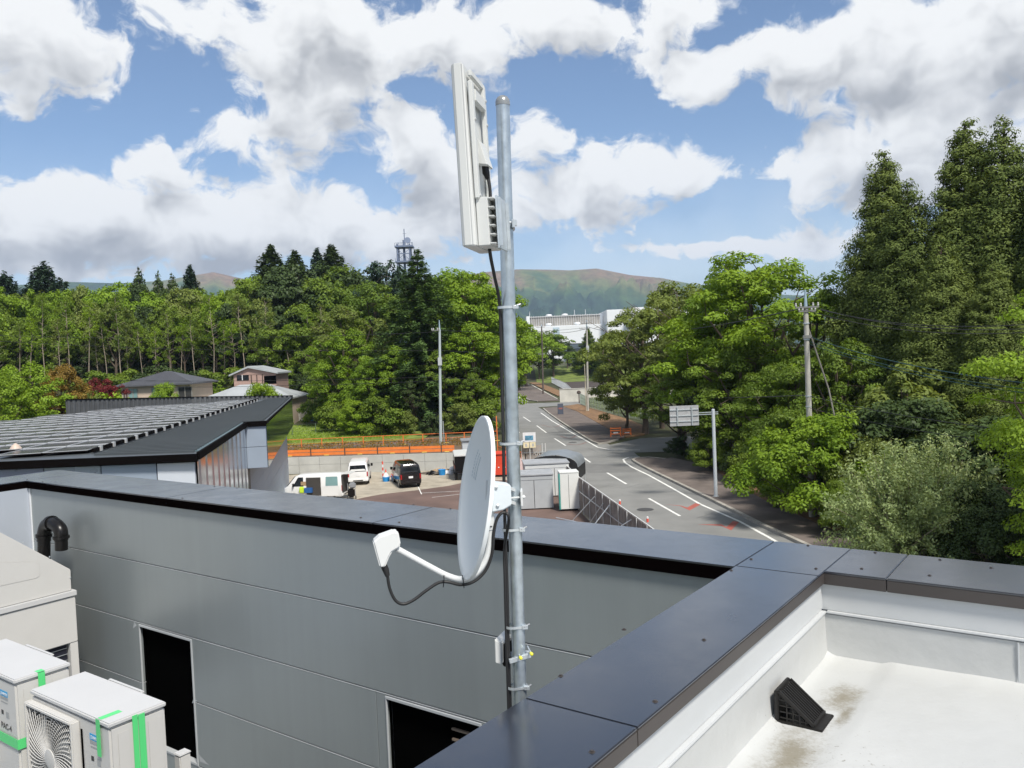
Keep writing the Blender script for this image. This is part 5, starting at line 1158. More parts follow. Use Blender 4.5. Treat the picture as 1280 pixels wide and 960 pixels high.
# ================================================================ street furniture
u = thing('road_sign', 'large road direction sign seen from its plain grey back on a side arm', 'road sign', (12.42, 51.3, 0))
px0 = Vector((12.42, 51.3, 0)); top = 5.55
MB().tube([px0, px0 + Vector((0, 0, top))], [.115, .10], 18).build('post', M('pale_painted_post', (.50, .54, .57), .4, var=.05), u, smooth=True)
MB().lathe(px0 + Vector((0, 0, top)), [(.10, 0), (.09, .03), (.02, .05)], 16).build('post_cap', M('pale_painted_post', (.50, .54, .57), .4), u, smooth=True)
MB().lathe(px0, [(.2, .13), (.2, .15), (.12, .16)], 16).build('base_plate', galv_b, u)
for z in (5.28, 5.40): MB().bar(px0 + Vector((.3, 0, z)), px0 + Vector((-2.6, .0, z - .02)), .05, .05).build('arm', galv_b, u)
MB().box(px0.x - 2.72, px0.x - .92, 51.22, 51.25, 4.62, 5.88).build('sign_plate', M('sign_back_aluminium', (.42, .42, .42), .5, metal=.3, var=.08, scale=4), u, bevel=.005)
for z in (4.9, 5.25, 5.62): MB().box(px0.x - 2.70, px0.x - .94, 51.17, 51.219, z - .02, z + .02).build('stiffener', galv_b, u)
for x in (-2.25, -1.35): MB().box(px0.x + x - .03, px0.x + x + .03, 51.13, 51.168, 4.64, 5.86).build('clamp_channel', galv_b, u)
concp = M('concrete_pole', (.40, .385, .34), .8, var=.12, scale=2)
def upole(label, base, top, r0, r1, arms, name='utility_pole', mat=None, box=None, steel_top=None, grp='utility poles'):
    u = thing(name, label, 'utility pole', tuple(base), grp); base = Vector(base); top = Vector(top)
    MB().tube([base, top], [r0, r1], 16).build('pole', mat or concp, u, smooth=True)
    if steel_top: MB().tube([top, top + Vector((0, 0, steel_top))], [r1 * .8, r1 * .35], 12).build('top_spike', M('blue_steel_spike', (.35, .45, .50), .4, metal=.4), u, smooth=True)
    for (z, hw, th) in arms:
        ar = MB().box(base.x - hw, base.x + hw, base.y - th - .13, base.y + th - .13, z - .04, z + .04).build('crossarm', M('arm_steel', (.20, .20, .19), .5, metal=.3), u)
        for k in (-1, -.55, .55, 1):
            MB().lathe((base.x + k * hw * .95, base.y - .13, z + .041), [(.04, 0), (.06, .05), (.045, .1), (.05, .16), (.02, .2)], 8).build('insulator', M('insulator_grey', (.45, .45, .43), .3), ar)
    if box:
        bz, bh, bw = box; MB().box(base.x + .1, base.x + .1 + bw, base.y - .3, base.y + .1, bz, bz + bh).build('equipment_box', M('pale_box', (.42, .44, .45), .5), u, bevel=.02)
    return u
b45 = 44.0; bx = at(1010, 480, b45).x
pz = lambda y, Y=b45, x=1010: at(x, y, Y).z
u = upole('tall concrete utility pole with a crossarm in front of the dark cedars at the right', (bx + .02, b45, .0), (bx, b45, pz(384)), .17, .125, [(pz(384), .62, .05), (pz(389), .45, .05)], steel_top=pz(362) - pz(384))
for y in (404, 420, 424, 495, 508): MB().lathe((bx, b45, pz(y)), [(.165, -.03), (.165, .03)], 14).build('band', galv_b, u)
MB().box(bx - .26, bx + .2, b45 - .22, b45 - .14, pz(423), pz(419)).build('cable_clamp', M('arm_steel', (.2, .2, .19), .5), u)
MB().tube([(bx + .1, b45, pz(410)), (at(1036, 487, b45 - .5).x, b45 - .5, at(1036, 487, b45 - .5).z), (at(1043, 520, b45 - 1).x, b45 - 1, at(1043, 520, b45 - 1).z)], .045, 8).build('stay_pole', M('dull_stay', (.16, .15, .13), .8), u)
b75 = 76.5; p0 = at(551, 556, b75); p1 = at(549.5, 412, b75)
u = upole('grey utility pole on the path left of the dish', (p0.x, b75, p0.z), tuple(p1), .15, .105, [(at(549, 413, b75).z, .35, .04)], mat=M('blue_grey_pole', (.40, .45, .46), .5, var=.08), box=(at(549, 457, b75).z, .75, .35), steel_top=at(549, 400, b75).z - p1.z)
MB().tube([(p0.x + .32, b75, p0.z), (p0.x + .30, b75, p0.z + 2.2)], .04, 8).build('side_conduit', galv_b, u)
Yp = 129.4; p0 = gp(735, 515); p1 = at(733.5, 412, Yp)
u = upole('pale concrete utility pole beyond the island with wires and a grey box near its top', (p0.x, Yp, .1), tuple(p1), .20, .13, [(at(733, 411, Yp).z, .8, .06), (at(733, 404, Yp).z, .6, .06)], box=(at(733, 441, Yp).z, 1.1, .45), steel_top=1.5)
MB().tube([(p0.x - .25, Yp - .1, .1), (p0.x - .25, Yp - .1, 7.5)], .06, 8).build('side_conduit', M('cream_conduit', (.5, .45, .35), .6), u)
Yq = 190; p0 = gp(679, 493); p1 = at(677, 408, Yq)
upole('dark slim utility pole beside the far pavement nearest the mast', (at(679, 493, Yq).x, Yq, 0), tuple(p1), .20, .14, [(p1.z - .2, 1.0, .06), (at(677, 443, Yq).z, .7, .06)], mat=M('dark_wood_pole', (.10, .08, .07), .8), steel_top=.5)
# wires
wirem = M('black_wire', (.02, .02, .02), .5, var=0); wirec = M('teal_cable', (.015, .06, .065), .4, var=0)
def wire(label, a, b, sag, r=.018, mat=None):
    o = MB().tube(catenary(a, b, sag), r, 5, cap=False).build('power_line', mat or wirem, smooth=True); return tag(o, label, 'wire', 'overhead wires')
for k, (x0, y0, x1, y1, Y1, sg) in enumerate(((1018, 385, 1330, 402, 30, .5), (1026, 386, 1330, 408, 30, .5), (1002, 386, 1330, 412, 31, .6))):
    wire('black wire from the right pole top across the cedars, %s of the three upper wires' % ['topmost', 'middle', 'lowest'][k], at(x0, y0, b45), at(x1, y1, Y1), sg)
for k, (y0, x1, y1) in enumerate(((421, 1330, 484), (427, 1330, 492), (430, 1330, 497))):
    wire('teal cable slanting down right from the right pole, %s of three' % ['upper', 'middle', 'lower'][k], at(1012, y0, b45), at(x1, y1, 27), .35, .013 if k else .018, wirec)
wire('dark wire low across the trees right of the pole, upper one', at(1012, 495, b45), at(1330, 545, 26), .2, .015); wire('dark wire low across the trees right of the pole, lower one', at(1012, 510, b45), at(1330, 562, 26), .2, .012)
wire('long dark wire from the right pole leftwards past the road sign', at(1010, 494, b45), at(735, 487, 128), .6, .025)
wire('thin wire from the far concrete pole to the dark slim pole, upper one', at(733, 411, Yp), at(677, 413, Yq), .6, .035); wire('thin wire from the far concrete pole to the dark slim pole, lower one', at(733, 431, Yp), at(677, 432, Yq), .6, .03)
wire('dark wire from the far concrete pole to the top of the right pole', at(733, 408, Yp), at(1004, 385, b45), 1.2, .03)
for k, (ya, yb_) in enumerate(((413, 412), (438, 440), (472, 474))):
    wire('dark wire running right from the grey left pole behind the mast, %s' % ['top', 'middle', 'low'][k], at(549, ya, b75), at(735, yb_ - 3, Yp), .4, .022)
for k, (xa, ya, xb_, yb_) in enumerate(((549, 415, 0, 418), (549, 438, 0, 424), (549, 471, 0, 470), (549, 476, 0, 480))):
    wire('dark wire running left from the grey pole across the wood, %s' % ['topmost', 'second', 'third', 'lowest'][k], at(xa, ya, b75), at(xb_ - 40, yb_, 100), .5, .02)
# A-board, barricades, wall, mesh fences
u = thing('a_board', 'dark folding sign board standing on the pavement corner far up the road', 'sign board', (7.2, 129, .13))
q = gp(701, 519); x0, y0 = q.x, q.y
m = MB(); m.extr([(x0 - .42, y0, .14), (x0 + .42, y0, .14), (x0 + .42, y0 + .25, 1.75), (x0 - .42, y0 + .25, 1.75)], (0, .04, 0)); m.build('front_panel', M('slate_blue_board', (.06, .07, .10), .5), u)
m = MB(); m.extr([(x0 - .42, y0 + .62, .14), (x0 + .42, y0 + .62, .14), (x0 + .42, y0 + .3, 1.75), (x0 - .42, y0 + .3, 1.75)], (0, .04, 0)); m.build('rear_panel', M('slate_blue_board', (.06, .07, .10), .5), u)
MB().box(x0 - .3, x0 + .3, y0 + .09, y0 + .10, .9, 1.15).build('faded_strip', M('faded_red_strip', (.3, .12, .1), .6), u)
for k, (x, y, lb) in enumerate(((770, 546, 'orange folding barricade nearest the road at the side street, left of the pair'), (784, 544.5, 'orange folding barricade at the side street, right of the pair'))):
    p = gp(x, y, .13); u = thing('barricade', lb, 'barricade', (p.x, p.y, .13), 'orange barricades at the side street')
    s_ = 1 if k == 0 else .8
    for sx_ in (-.55, .55): MB().bar((p.x + sx_ * s_, p.y, .13), (p.x + sx_ * s_ * .9, p.y + .2, 1.15 * s_), .07, .05).build('leg', orange2, u); MB().bar((p.x + sx_ * s_, p.y + .5, .13), (p.x + sx_ * s_ * .9, p.y + .25, 1.15 * s_), .07, .05).build('leg', orange2, u)
    for z in (.45, .8, 1.05): MB().bar((p.x - .6 * s_, p.y + .06, z * s_), (p.x + .6 * s_, p.y + .06, z * s_), .04, .12).build('rail', orange2, u)
    MB().box(p.x - .25, p.x + .25, p.y + .02, p.y + .03, .5 * s_, .62 * s_).build('stripe', platem, u)
u = thing('boundary_wall', 'pale stained concrete wall beyond the side street beside the dark field', 'wall', (14, 157, 0))
a, b = gp(700, 503), gp(770, 500)
m = MB(); m.prism([(a.x, 157.2), (31, 156.2), (31, 156.5), (a.x, 157.5)], 0, 2.45); m.build('wall', conc_l, u, bevel=.02); m = MB(); m.prism([(a.x - .05, 157.12), (31, 156.12), (31, 156.58), (a.x - .05, 157.58)], 2.452, 2.56); m.build('coping', conc_l, u, bevel=.02)
u = thing('gate_post_light', 'small dark post with a round head in front of the pale concrete wall', 'post', (12.3, 153, 0)); MB().tube([(12.3, 153, 0), (12.3, 153, 1.7)], .09, 8).build('stem', M('rusty_post', (.07, .05, .04), .8), u); MB().lathe((12.3, 153, 1.7), [(.3, 0), (.42, .15), (.3, .5), (.1, .6)], 10).build('head', M('rusty_post', (.07, .05, .04), .8), u)
def mesh_fence(label, pts, hgt, mat, step=2.0, bars=.22, z0=0.0, zf=None, r=.022):
    u = thing('mesh_fence', label, 'fence', (pts[0][0], pts[0][1], z0), 'wire mesh fences')
    mm_ = MB(); n_p = 0
    for a, b in zip(pts, pts[1:]):
        a = Vector((*a, z0)); b = Vector((*b, z0)); L_ = (b - a).length; n_ = max(1, int(L_ / step))
        for i in range(n_ + 1):
            p = a.lerp(b, i / n_)
            if n_p < 95: MB().tube([p, p + Vector((0, 0, hgt))], .045, 6).build('post', mat, u); n_p += 1
        nb_ = int(L_ / bars)
        for i in range(nb_):
            p = a.lerp(b, (i + .5) / nb_); mm_.bar(p + Vector((0, 0, .05)), p + Vector((0, 0, hgt - .05)), r, r)
        for z in (.1, hgt * .33, hgt * .66, hgt - .06): mm_.bar(a + Vector((0, 0, z)), b + Vector((0, 0, z)), r * 1.3, r * 1.3)
    mm_.build('mesh', mat, u)
mesh_fence('green-grey mesh fence around the weedy plot beyond the island', [(12.3, 150.5), (12.6, 136), (14.6, 120), (17.9, 106), (24, 101)], 1.9, M('fence_green_grey', (.30, .36, .30), .5), 2.0, .25)
mesh_fence('white mesh fence running up the road beside the dark field', [(11.9, 158), (13.3, 205), (12.6, 262)], 1.9, M('fence_white', (.55, .58, .60), .5), 3.0, .35, r=.035)
mesh_fence('thin mesh fence on the grass bank behind the orange path fence', [(-30, 92), (-12, 94)], 1.2, M('fence_dull_green', (.10, .14, .09), .6), 2.5, .5, z0=1.5, r=.012)
u = thing('low_white_wall', 'low white wall with a blue object at the back of the lawn left of centre', 'wall', (-20, 104, 2.2))
p = at(357, 527, 104); q = at(393, 526, 104); MB().box(p.x, q.x, 104, 104.2, p.z - .2, at(370, 514.5, 104).z).build('wall', conc_l, u, bevel=.02); r_ = at(391, 524, 103.8); MB().lathe(r_, [(.25, -.4), (.3, 0), (.25, .45), (.1, .6)], 10).build('blue_drum', bluec, u)

# ================================================================ houses at the left
tile = M('grey_roof_tile', (.085, .088, .10), .55, var=.12, scale=1.5); stucco = M('cream_stucco', (.52, .42, .33), .8, var=.06); white_r = M('pale_sheet_roof', (.40, .42, .42), .5, metal=.2, var=.1, scale=.5)
def hip_roof(x0, x1, y0, y1, z0, z1, ov=.6):
    m = MB(); a, b, c, d = x0 - ov, x1 + ov, y0 - ov, y1 + ov; ym = (c + d) / 2; hd = (d - c) / 2
    m.add([(a, c, z0), (b, c, z0), (b, d, z0), (a, d, z0), (a + hd, ym, z1), (b - hd, ym, z1), (a, c, z0 - .18), (b, c, z0 - .18), (b, d, z0 - .18), (a, d, z0 - .18)],
          [(0, 1, 5, 4), (1, 2, 5), (2, 3, 4, 5), (3, 0, 4), (0, 1, 7, 6), (1, 2, 8, 7), (2, 3, 9, 8), (3, 0, 6, 9), (6, 7, 8, 9)]); return m
Yh = 100; X0, X1 = at(152, 490, Yh).x, at(238, 490, Yh).x; ze = at(200, 480, Yh).z; zr = at(200, 464.5, Yh + 4).z; zg = h((X0 + X1) / 2, Yh)
u = thing('tiled_house', 'single storey cream house with a dark hipped tile roof beyond the solar roof', 'house', (X0, Yh, zg))
MB().box(X0, X1, Yh, Yh + 7.5, zg - .5, ze - .1).build('walls', stucco, u); hip_roof(X0, X1, Yh, Yh + 7.5, ze, zr).build('roof', tile, u)
for k in range(14):
    z = ze + (zr - ze) * (k + .6) / 15; o = (k + .6) / 15; hd = 4.35; 
    MB().bar((X0 - .6 + o * hd, Yh - .6 + o * hd, z + .02), (X1 + .6 - o * hd, Yh - .6 + o * hd, z + .02), .05, .03).build('tile_course', tile, u)
for (xa, xb_, mt_) in ((154, 160, M('dark_door', (.08, .05, .04), .6)), (161, 172, glassl), (190, 205, glassl), (205, 212, M('cream_stucco', (.5, .42, .33), .8)), (223, 240, M('dark_porch', (.03, .03, .03), .7))):
    a = at(xa, 490, Yh).x; b = at(xb_, 490, Yh).x
    wn_ = MB().box(a, b, Yh - .05, Yh - .002, ze - 2.2, ze - .45).build('window', mt_, u)
    for x in (a, (a + b) / 2, b): MB().box(x - .05, x + .05, Yh - .09, Yh - .052, ze - 2.2, ze - .45).build('frame', M('bronze_frame', (.25, .24, .22), .5), wn_)
Yh = 101; X0, X1 = at(246, 495, Yh).x, at(364, 495, Yh).x; z0 = at(300, 497, Yh).z; z1 = at(300, 481, Yh + 4).z
u = thing('sheet_roof_barn', 'low barn with a broad pale sheet metal roof behind the solar building', 'barn', ((X0 + X1) / 2, Yh, 2))
m = MB(); hip_roof(X0, X1, Yh, Yh + 8, z0 - .2, z1, .3).build('roof', white_r, u); MB().box(X0, X1, Yh, Yh + 8, 0.5, z0 - .4).build('walls', stucco, u)
Yh = 110; xa, xb_ = at(292, 470, Yh).x, at(345, 470, Yh).x; ze = at(300, 468, Yh).z; zr = at(311, 457.5, Yh).z; zw = at(300, 483, Yh).z
u = thing('gabled_house', 'small gabled house with timber framed pink walls peeping over the barn', 'house', (xa, Yh, 3))
MB().box(xa, xb_, Yh, Yh + 6, 1, ze - .02).build('walls', M('pinkish_wall', (.36, .24, .20), .8), u)
m = MB(); xm = at(311, 460, Yh).x; xr = at(348, 468, Yh).x; xl = at(287, 468, Yh).x
m.extr([(xl, Yh - .4, ze), (xm, Yh - .4, zr), (xr, Yh - .4, ze + .1), (xr, Yh - .4, ze - .1), (xm, Yh - .4, zr - .25), (xl, Yh - .4, ze - .2)], (0, 7, 0)); m.build('roof', white_r, u)
MB().extr([(xl + .5, Yh - .05, ze - .1), (xm, Yh - .05, zr - .25), (xr - .5, Yh - .05, ze - .1)], (0, .1, 0)).build('gable', M('pinkish_wall', (.36, .24, .20), .8), u)
wn_ = MB().box(at(296, 470, Yh).x, at(311, 470, Yh).x, Yh - .06, Yh - .004, at(300, 475.5, Yh).z, at(300, 469, Yh).z).build('window', glassd, u); MB().box(at(303, 470, Yh).x - .05, at(303, 470, Yh).x + .05, Yh - .1, Yh - .062, at(300, 475.5, Yh).z, at(300, 469, Yh).z).build('frame', platem, wn_)
for x in (314, 321, 328): xx = at(x, 470, Yh).x; MB().box(xx - .06, xx + .06, Yh - .04, Yh - .003, 3, ze - .1).build('timber', M('dark_timber', (.06, .04, .03), .8), u)
MB().box(at(330, 470, Yh).x, xb_ + .02, Yh - .05, Yh - .002, at(330, 480, Yh).z, at(330, 470, Yh).z).build('dark_opening', black, u)

# ================================================================ factory and tower beyond
fw = M('factory_white', (.72, .74, .75), .6, var=.04); fg = M('factory_louvre_grey', (.30, .285, .26), .7, var=.25, scale=.25)
Yf = 430
def fx(x, y=430): return at(x, y, Yf).x
def fz(y, x=700): return at(x, y, Yf).z
fa = thing('factory', 'large white factory with a grey louvred roof enclosure far up the road', 'factory', (fx(720), Yf, 4))
MB().box(fx(664), fx(770), Yf, Yf + 60, 3, fz(407)).build('main_block', fw, fa, bevel=.2)
MB().box(fx(758), fx(800), Yf - 6, Yf + 50, 3, fz(388, 760)).build('tower_block', fw, fa, bevel=.2)
MB().box(fx(785), fx(905), Yf - 14, Yf + 70, 3, fz(384, 840)).build('rear_block', fw, fa, bevel=.2)
MB().box(fx(659.5), fx(664), Yf + 6, Yf + 40, 3, fz(393)).build('stair_block', fw, fa)
en = MB().box(fx(664.5), fx(753), Yf + 6, Yf + 12, fz(406.5), fz(394)).build('louvre_enclosure', fg, fa)
for k in range(30):
    x = fx(664.5) + (fx(753) - fx(664.5)) * (k + .5) / 30; MB().box(x - .12, x + .12, Yf + 5.6, Yf + 5.98, fz(406.5), fz(394) + .3).build('louvre_post', M('rail_grey', (.5, .5, .5), .5), fa)
MB().box(fx(664.5), fx(753), Yf + 5.5, Yf + 5.9, fz(395), fz(394)).build('rail', M('rail_grey', (.5, .5, .5), .5), fa)
for (a, b) in ((686, 692), (706, 713), (684, 690), (720, 726)):
    k = a in (686, 706); z = fz(393.5) if k else fz(406)
    MB().lathe(((fx(a) + fx(b)) / 2, Yf + (14 if k else 3), z - 1.2), [(1.2, 0), (1.2, 1.2), (1.7, 1.5), (1.5, 2.2), (.2, 2.4)], 14).build('roof_vent', fw, fa, smooth=True)
for x in (721, 735, 664): MB().tube([(fx(x), Yf + 8, fz(394)), (fx(x), Yf + 8, fz(387))], .12, 6).build('lightning_rod', fw, fa)
for (a, b, c_, d_) in ((665, 700, 411, 418), (664.5, 668, 409, 424)): pass
MB().box(fx(692), fx(700), Yf - .2, Yf - .01, fz(424), fz(409)).build('blue_panel', M('pale_blue_panel', (.45, .55, .62), .5), fa)
MB().box(fx(660), fx(664.3), Yf - .2, Yf - .01, fz(422), fz(410)).build('green_panel', M('pale_green_panel', (.35, .48, .45), .5), fa)
MB().box(fx(708), fx(749), Yf - 4, Yf - .3, fz(440), fz(430)).build('loading_bay', M('loading_dark', (.04, .05, .06), .5), fa)
MB().box(fx(712), fx(748), Yf - 4.2, Yf - 4.02, fz(436.5), fz(431.5)).build('loading_window', M('blue_grey_glass', (.10, .13, .16), .15), fa)
for k, (x, lb) in enumerate(((691, 'dark car parked far away above the grass bank, left one'), (716, 'dark and white car parked far away above the grass bank, right one'))):
    u = thing('parked_car', lb, 'car', (0, 0, 0), 'cars parked above the grass bank')
    cpm = (blackv, M('grey_car', (.2, .2, .22), .3))[k]
    m = MB(); prof = [(-2.1, .3), (-2.15, .8), (-1.7, .95), (-1.2, 1.42), (.5, 1.45), (1.1, .98), (2.0, .8), (2.1, .35)]
    m.extr([(-.85 if False else x_, -.85, z_) for x_, z_ in prof], (0, 1.7, 0)); m.build('body', cpm, u, bevel=.06)
    MB().extr([(-1.5, -.86, .98), (-1.12, -.80, 1.36), (.42, -.80, 1.38), (.9, -.86, 1.0)], (0, .02, 0)).build('window', glassd, u)
    for x_ in (-1.3, 1.3):
        for y_ in (-.8, .6): MB().lathe((x_, y_, .33), [(.33, 0), (.33, .2)], 16, axis=(0, 1, 0)).build('wheel', tyre, u)
    p = at(x, 458, 296); s_ = 1.0; place(u, (p.x, 296, h(p.x, 296)), 0)
Yt = 240
def tz(y): return at(505, y, Yt).z
tx = lambda x: at(x, 320, Yt).x
tw = thing('radio_tower', 'blue-grey lattice radio tower with two platforms rising above the wood', 'tower', (tx(506), Yt, 12))
tm = M('tower_blue_grey', (.17, .21, .30), .5, metal=.2); hw = (tx(514) - tx(497)) / 2; cx = tx(505.5)
for sx_ in (-1, 1):
    for sy in (-1, 1): MB().tube([(cx + sx_ * hw, Yt + sy * hw, 10), (cx + sx_ * hw * .9, Yt + sy * hw * .9, tz(306))], .22, 8).build('leg', tm, tw)
MB().tube([(cx, Yt, 10), (cx, Yt, tz(300))], .35, 8).build('core_tube', tm, tw); MB().tube([(tx(506.5), Yt, tz(305)), (tx(506.5), Yt, tz(286))], .13, 8).build('mast', tm, tw)
for y in (309, 328): MB().box(cx - hw * 1.25, cx + hw * 1.4, Yt - hw * 1.2, Yt + hw * 1.2, tz(y) - .2, tz(y) + .25).build('platform', tm, tw)
for k in range(9):
    for y in (309, 328):
        a = -1.2 + 2.5 * k / 8; MB().tube([(cx + a * hw, Yt - hw * 1.15, tz(y)), (cx + a * hw, Yt - hw * 1.15, tz(y) + 1.0)], .05, 4).build('railing_post', tm, tw)
MB().bar((cx - hw * 1.2, Yt - hw * 1.15, tz(309) + 1), (cx + hw * 1.3, Yt - hw * 1.15, tz(309) + 1), .08, .08).build('railing', tm, tw)
for a in (-1, 1):
    MB().bar((cx - a * hw, Yt - hw, tz(327)), (cx + a * hw, Yt - hw, tz(311)), .12, .12).build('brace', tm, tw)
MB().bar((cx - hw, Yt - hw, tz(318)), (cx + hw, Yt - hw, tz(318)), .2, .25).build('tie', tm, tw)
MB().lathe((tx(511), Yt - hw, tz(302)), [(.15, 0), (.85, .3), (.9, .35)], 16, axis=(.4, -1, .1)).build('dish_antenna', tm, tw)
for x in (498, 516): MB().tube([(tx(x), Yt, tz(309)), (tx(x), Yt, tz(303))], .08, 5).build('whip_aerial', tm, tw)
MB().bar((tx(504.5), Yt, tz(292)), (tx(509), Yt, tz(292)), .08, .08).build('aerial_arm', tm, tw)
# ================================================================ vegetation
def leaf_mat(name, c1, c2, trans=.35, rough=.55, hue=.0):
    m = bpy.data.materials.new(name); m.use_nodes = True; t = m.node_tree; b = t.nodes['Principled BSDF']
    at_ = N(t, 'ShaderNodeAttribute', None, attribute_name='tint'); oi = N(t, 'ShaderNodeObjectInfo')
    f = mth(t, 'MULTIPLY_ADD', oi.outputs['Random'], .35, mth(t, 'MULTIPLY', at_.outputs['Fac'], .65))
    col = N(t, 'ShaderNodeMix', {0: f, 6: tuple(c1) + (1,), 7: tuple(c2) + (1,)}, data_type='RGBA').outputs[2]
    t.links.new(col, b.inputs['Base Color']); b.inputs['Roughness'].default_value = rough; b.inputs['Specular IOR Level'].default_value = .25
    tr = N(t, 'ShaderNodeBsdfTranslucent', {0: N(t, 'ShaderNodeMix', {0: 1.0, 6: col, 7: (1.25, 1.15, .55, 1)}, data_type='RGBA', blend_type='MULTIPLY').outputs[2]})
    mx_ = N(t, 'ShaderNodeMixShader', {0: trans, 1: b.outputs[0], 2: tr.outputs[0]})
    t.links.new(mx_.outputs[0], t.nodes['Material Output'].inputs[0]); return m
LM = {
 'fresh': leaf_mat('leaf_fresh_green', (.11, .20, .014), (.28, .40, .03)),
 'mid': leaf_mat('leaf_mid_green', (.085, .15, .02), (.21, .29, .035)),
 'olive': leaf_mat('leaf_olive', (.11, .155, .028), (.23, .28, .065)),
 'yellow': leaf_mat('leaf_yellow_green', (.14, .24, .015), (.29, .42, .04)),
 'cedar': leaf_mat('cedar_needles', (.06, .095, .02), (.20, .25, .055), .22, .7),
 'fir': leaf_mat('fir_needles', (.035, .08, .022), (.12, .19, .045), .15, .7),
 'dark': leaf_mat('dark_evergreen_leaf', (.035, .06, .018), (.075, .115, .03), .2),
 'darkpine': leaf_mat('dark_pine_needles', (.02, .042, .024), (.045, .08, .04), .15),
 'pale': leaf_mat('pale_silvery_leaf', (.21, .29, .11), (.42, .49, .22), .3),
 'red': leaf_mat('maroon_leaf', (.09, .012, .016), (.2, .03, .03), .3),
 'rust': leaf_mat('bronze_leaf', (.17, .11, .02), (.32, .21, .04), .3),
}
bark = M('bark', (.10, .075, .055), .9, var=.3, scale=4, bump=.5, bscale=12); bark_p = M('pale_bark', (.30, .25, .19), .85, var=.25, scale=4); twig = M('bare_twig', (.26, .22, .17), .9, var=.2)

def leaves_mesh(name, cen, nrm, size, tint, asp=.55):
    n = len(cen); rng = np.random.default_rng(abs(hash(name)) % 9999 if False else len(name) * 7 + n)
    nrm = nrm / np.maximum(1e-6, np.linalg.norm(nrm, axis=1, keepdims=True))
    rv = rng.normal(size=(n, 3)); t1 = np.cross(nrm, rv); t1 /= np.maximum(1e-6, np.linalg.norm(t1, axis=1, keepdims=True)); t2 = np.cross(nrm, t1)
    s = size[:, None]; bend = nrm * s * .18
    V = np.empty((n, 4, 3)); V[:, 0] = cen - t1 * s; V[:, 1] = cen + t2 * s * asp + bend; V[:, 2] = cen + t1 * s; V[:, 3] = cen - t2 * s * asp + bend
    me = bpy.data.meshes.new(name); me.vertices.add(n * 4); me.vertices.foreach_set('co', V.reshape(-1).astype(np.float32))
    me.loops.add(n * 4); me.loops.foreach_set('vertex_index', np.arange(n * 4, dtype=np.int32))
    me.polygons.add(n); me.polygons.foreach_set('loop_start', np.arange(0, n * 4, 4, dtype=np.int32)); me.polygons.foreach_set('loop_total', np.full(n, 4, dtype=np.int32))
    a = me.attributes.new('tint', 'FLOAT', 'POINT'); a.data.foreach_set('value', np.repeat(tint, 4).astype(np.float32))
    me.update(calc_edges=True); return me
def ell_pts(rng, n): 
    v = rng.normal(size=(n, 3)); v /= np.linalg.norm(v, axis=1, keepdims=True); return v * (rng.random((n, 1)) ** .4)
ARCH = {}
def limb_mesh(name, limbs, mat):
    m = MB()
    for pts, rs in limbs: m.tube(pts, rs, 6, cap=False)
    me = bpy.data.meshes.new(name); me.from_pydata(m.v, [], m.f); me.materials.append(mat)
    for p in me.polygons: p.use_smooth = True
    return me
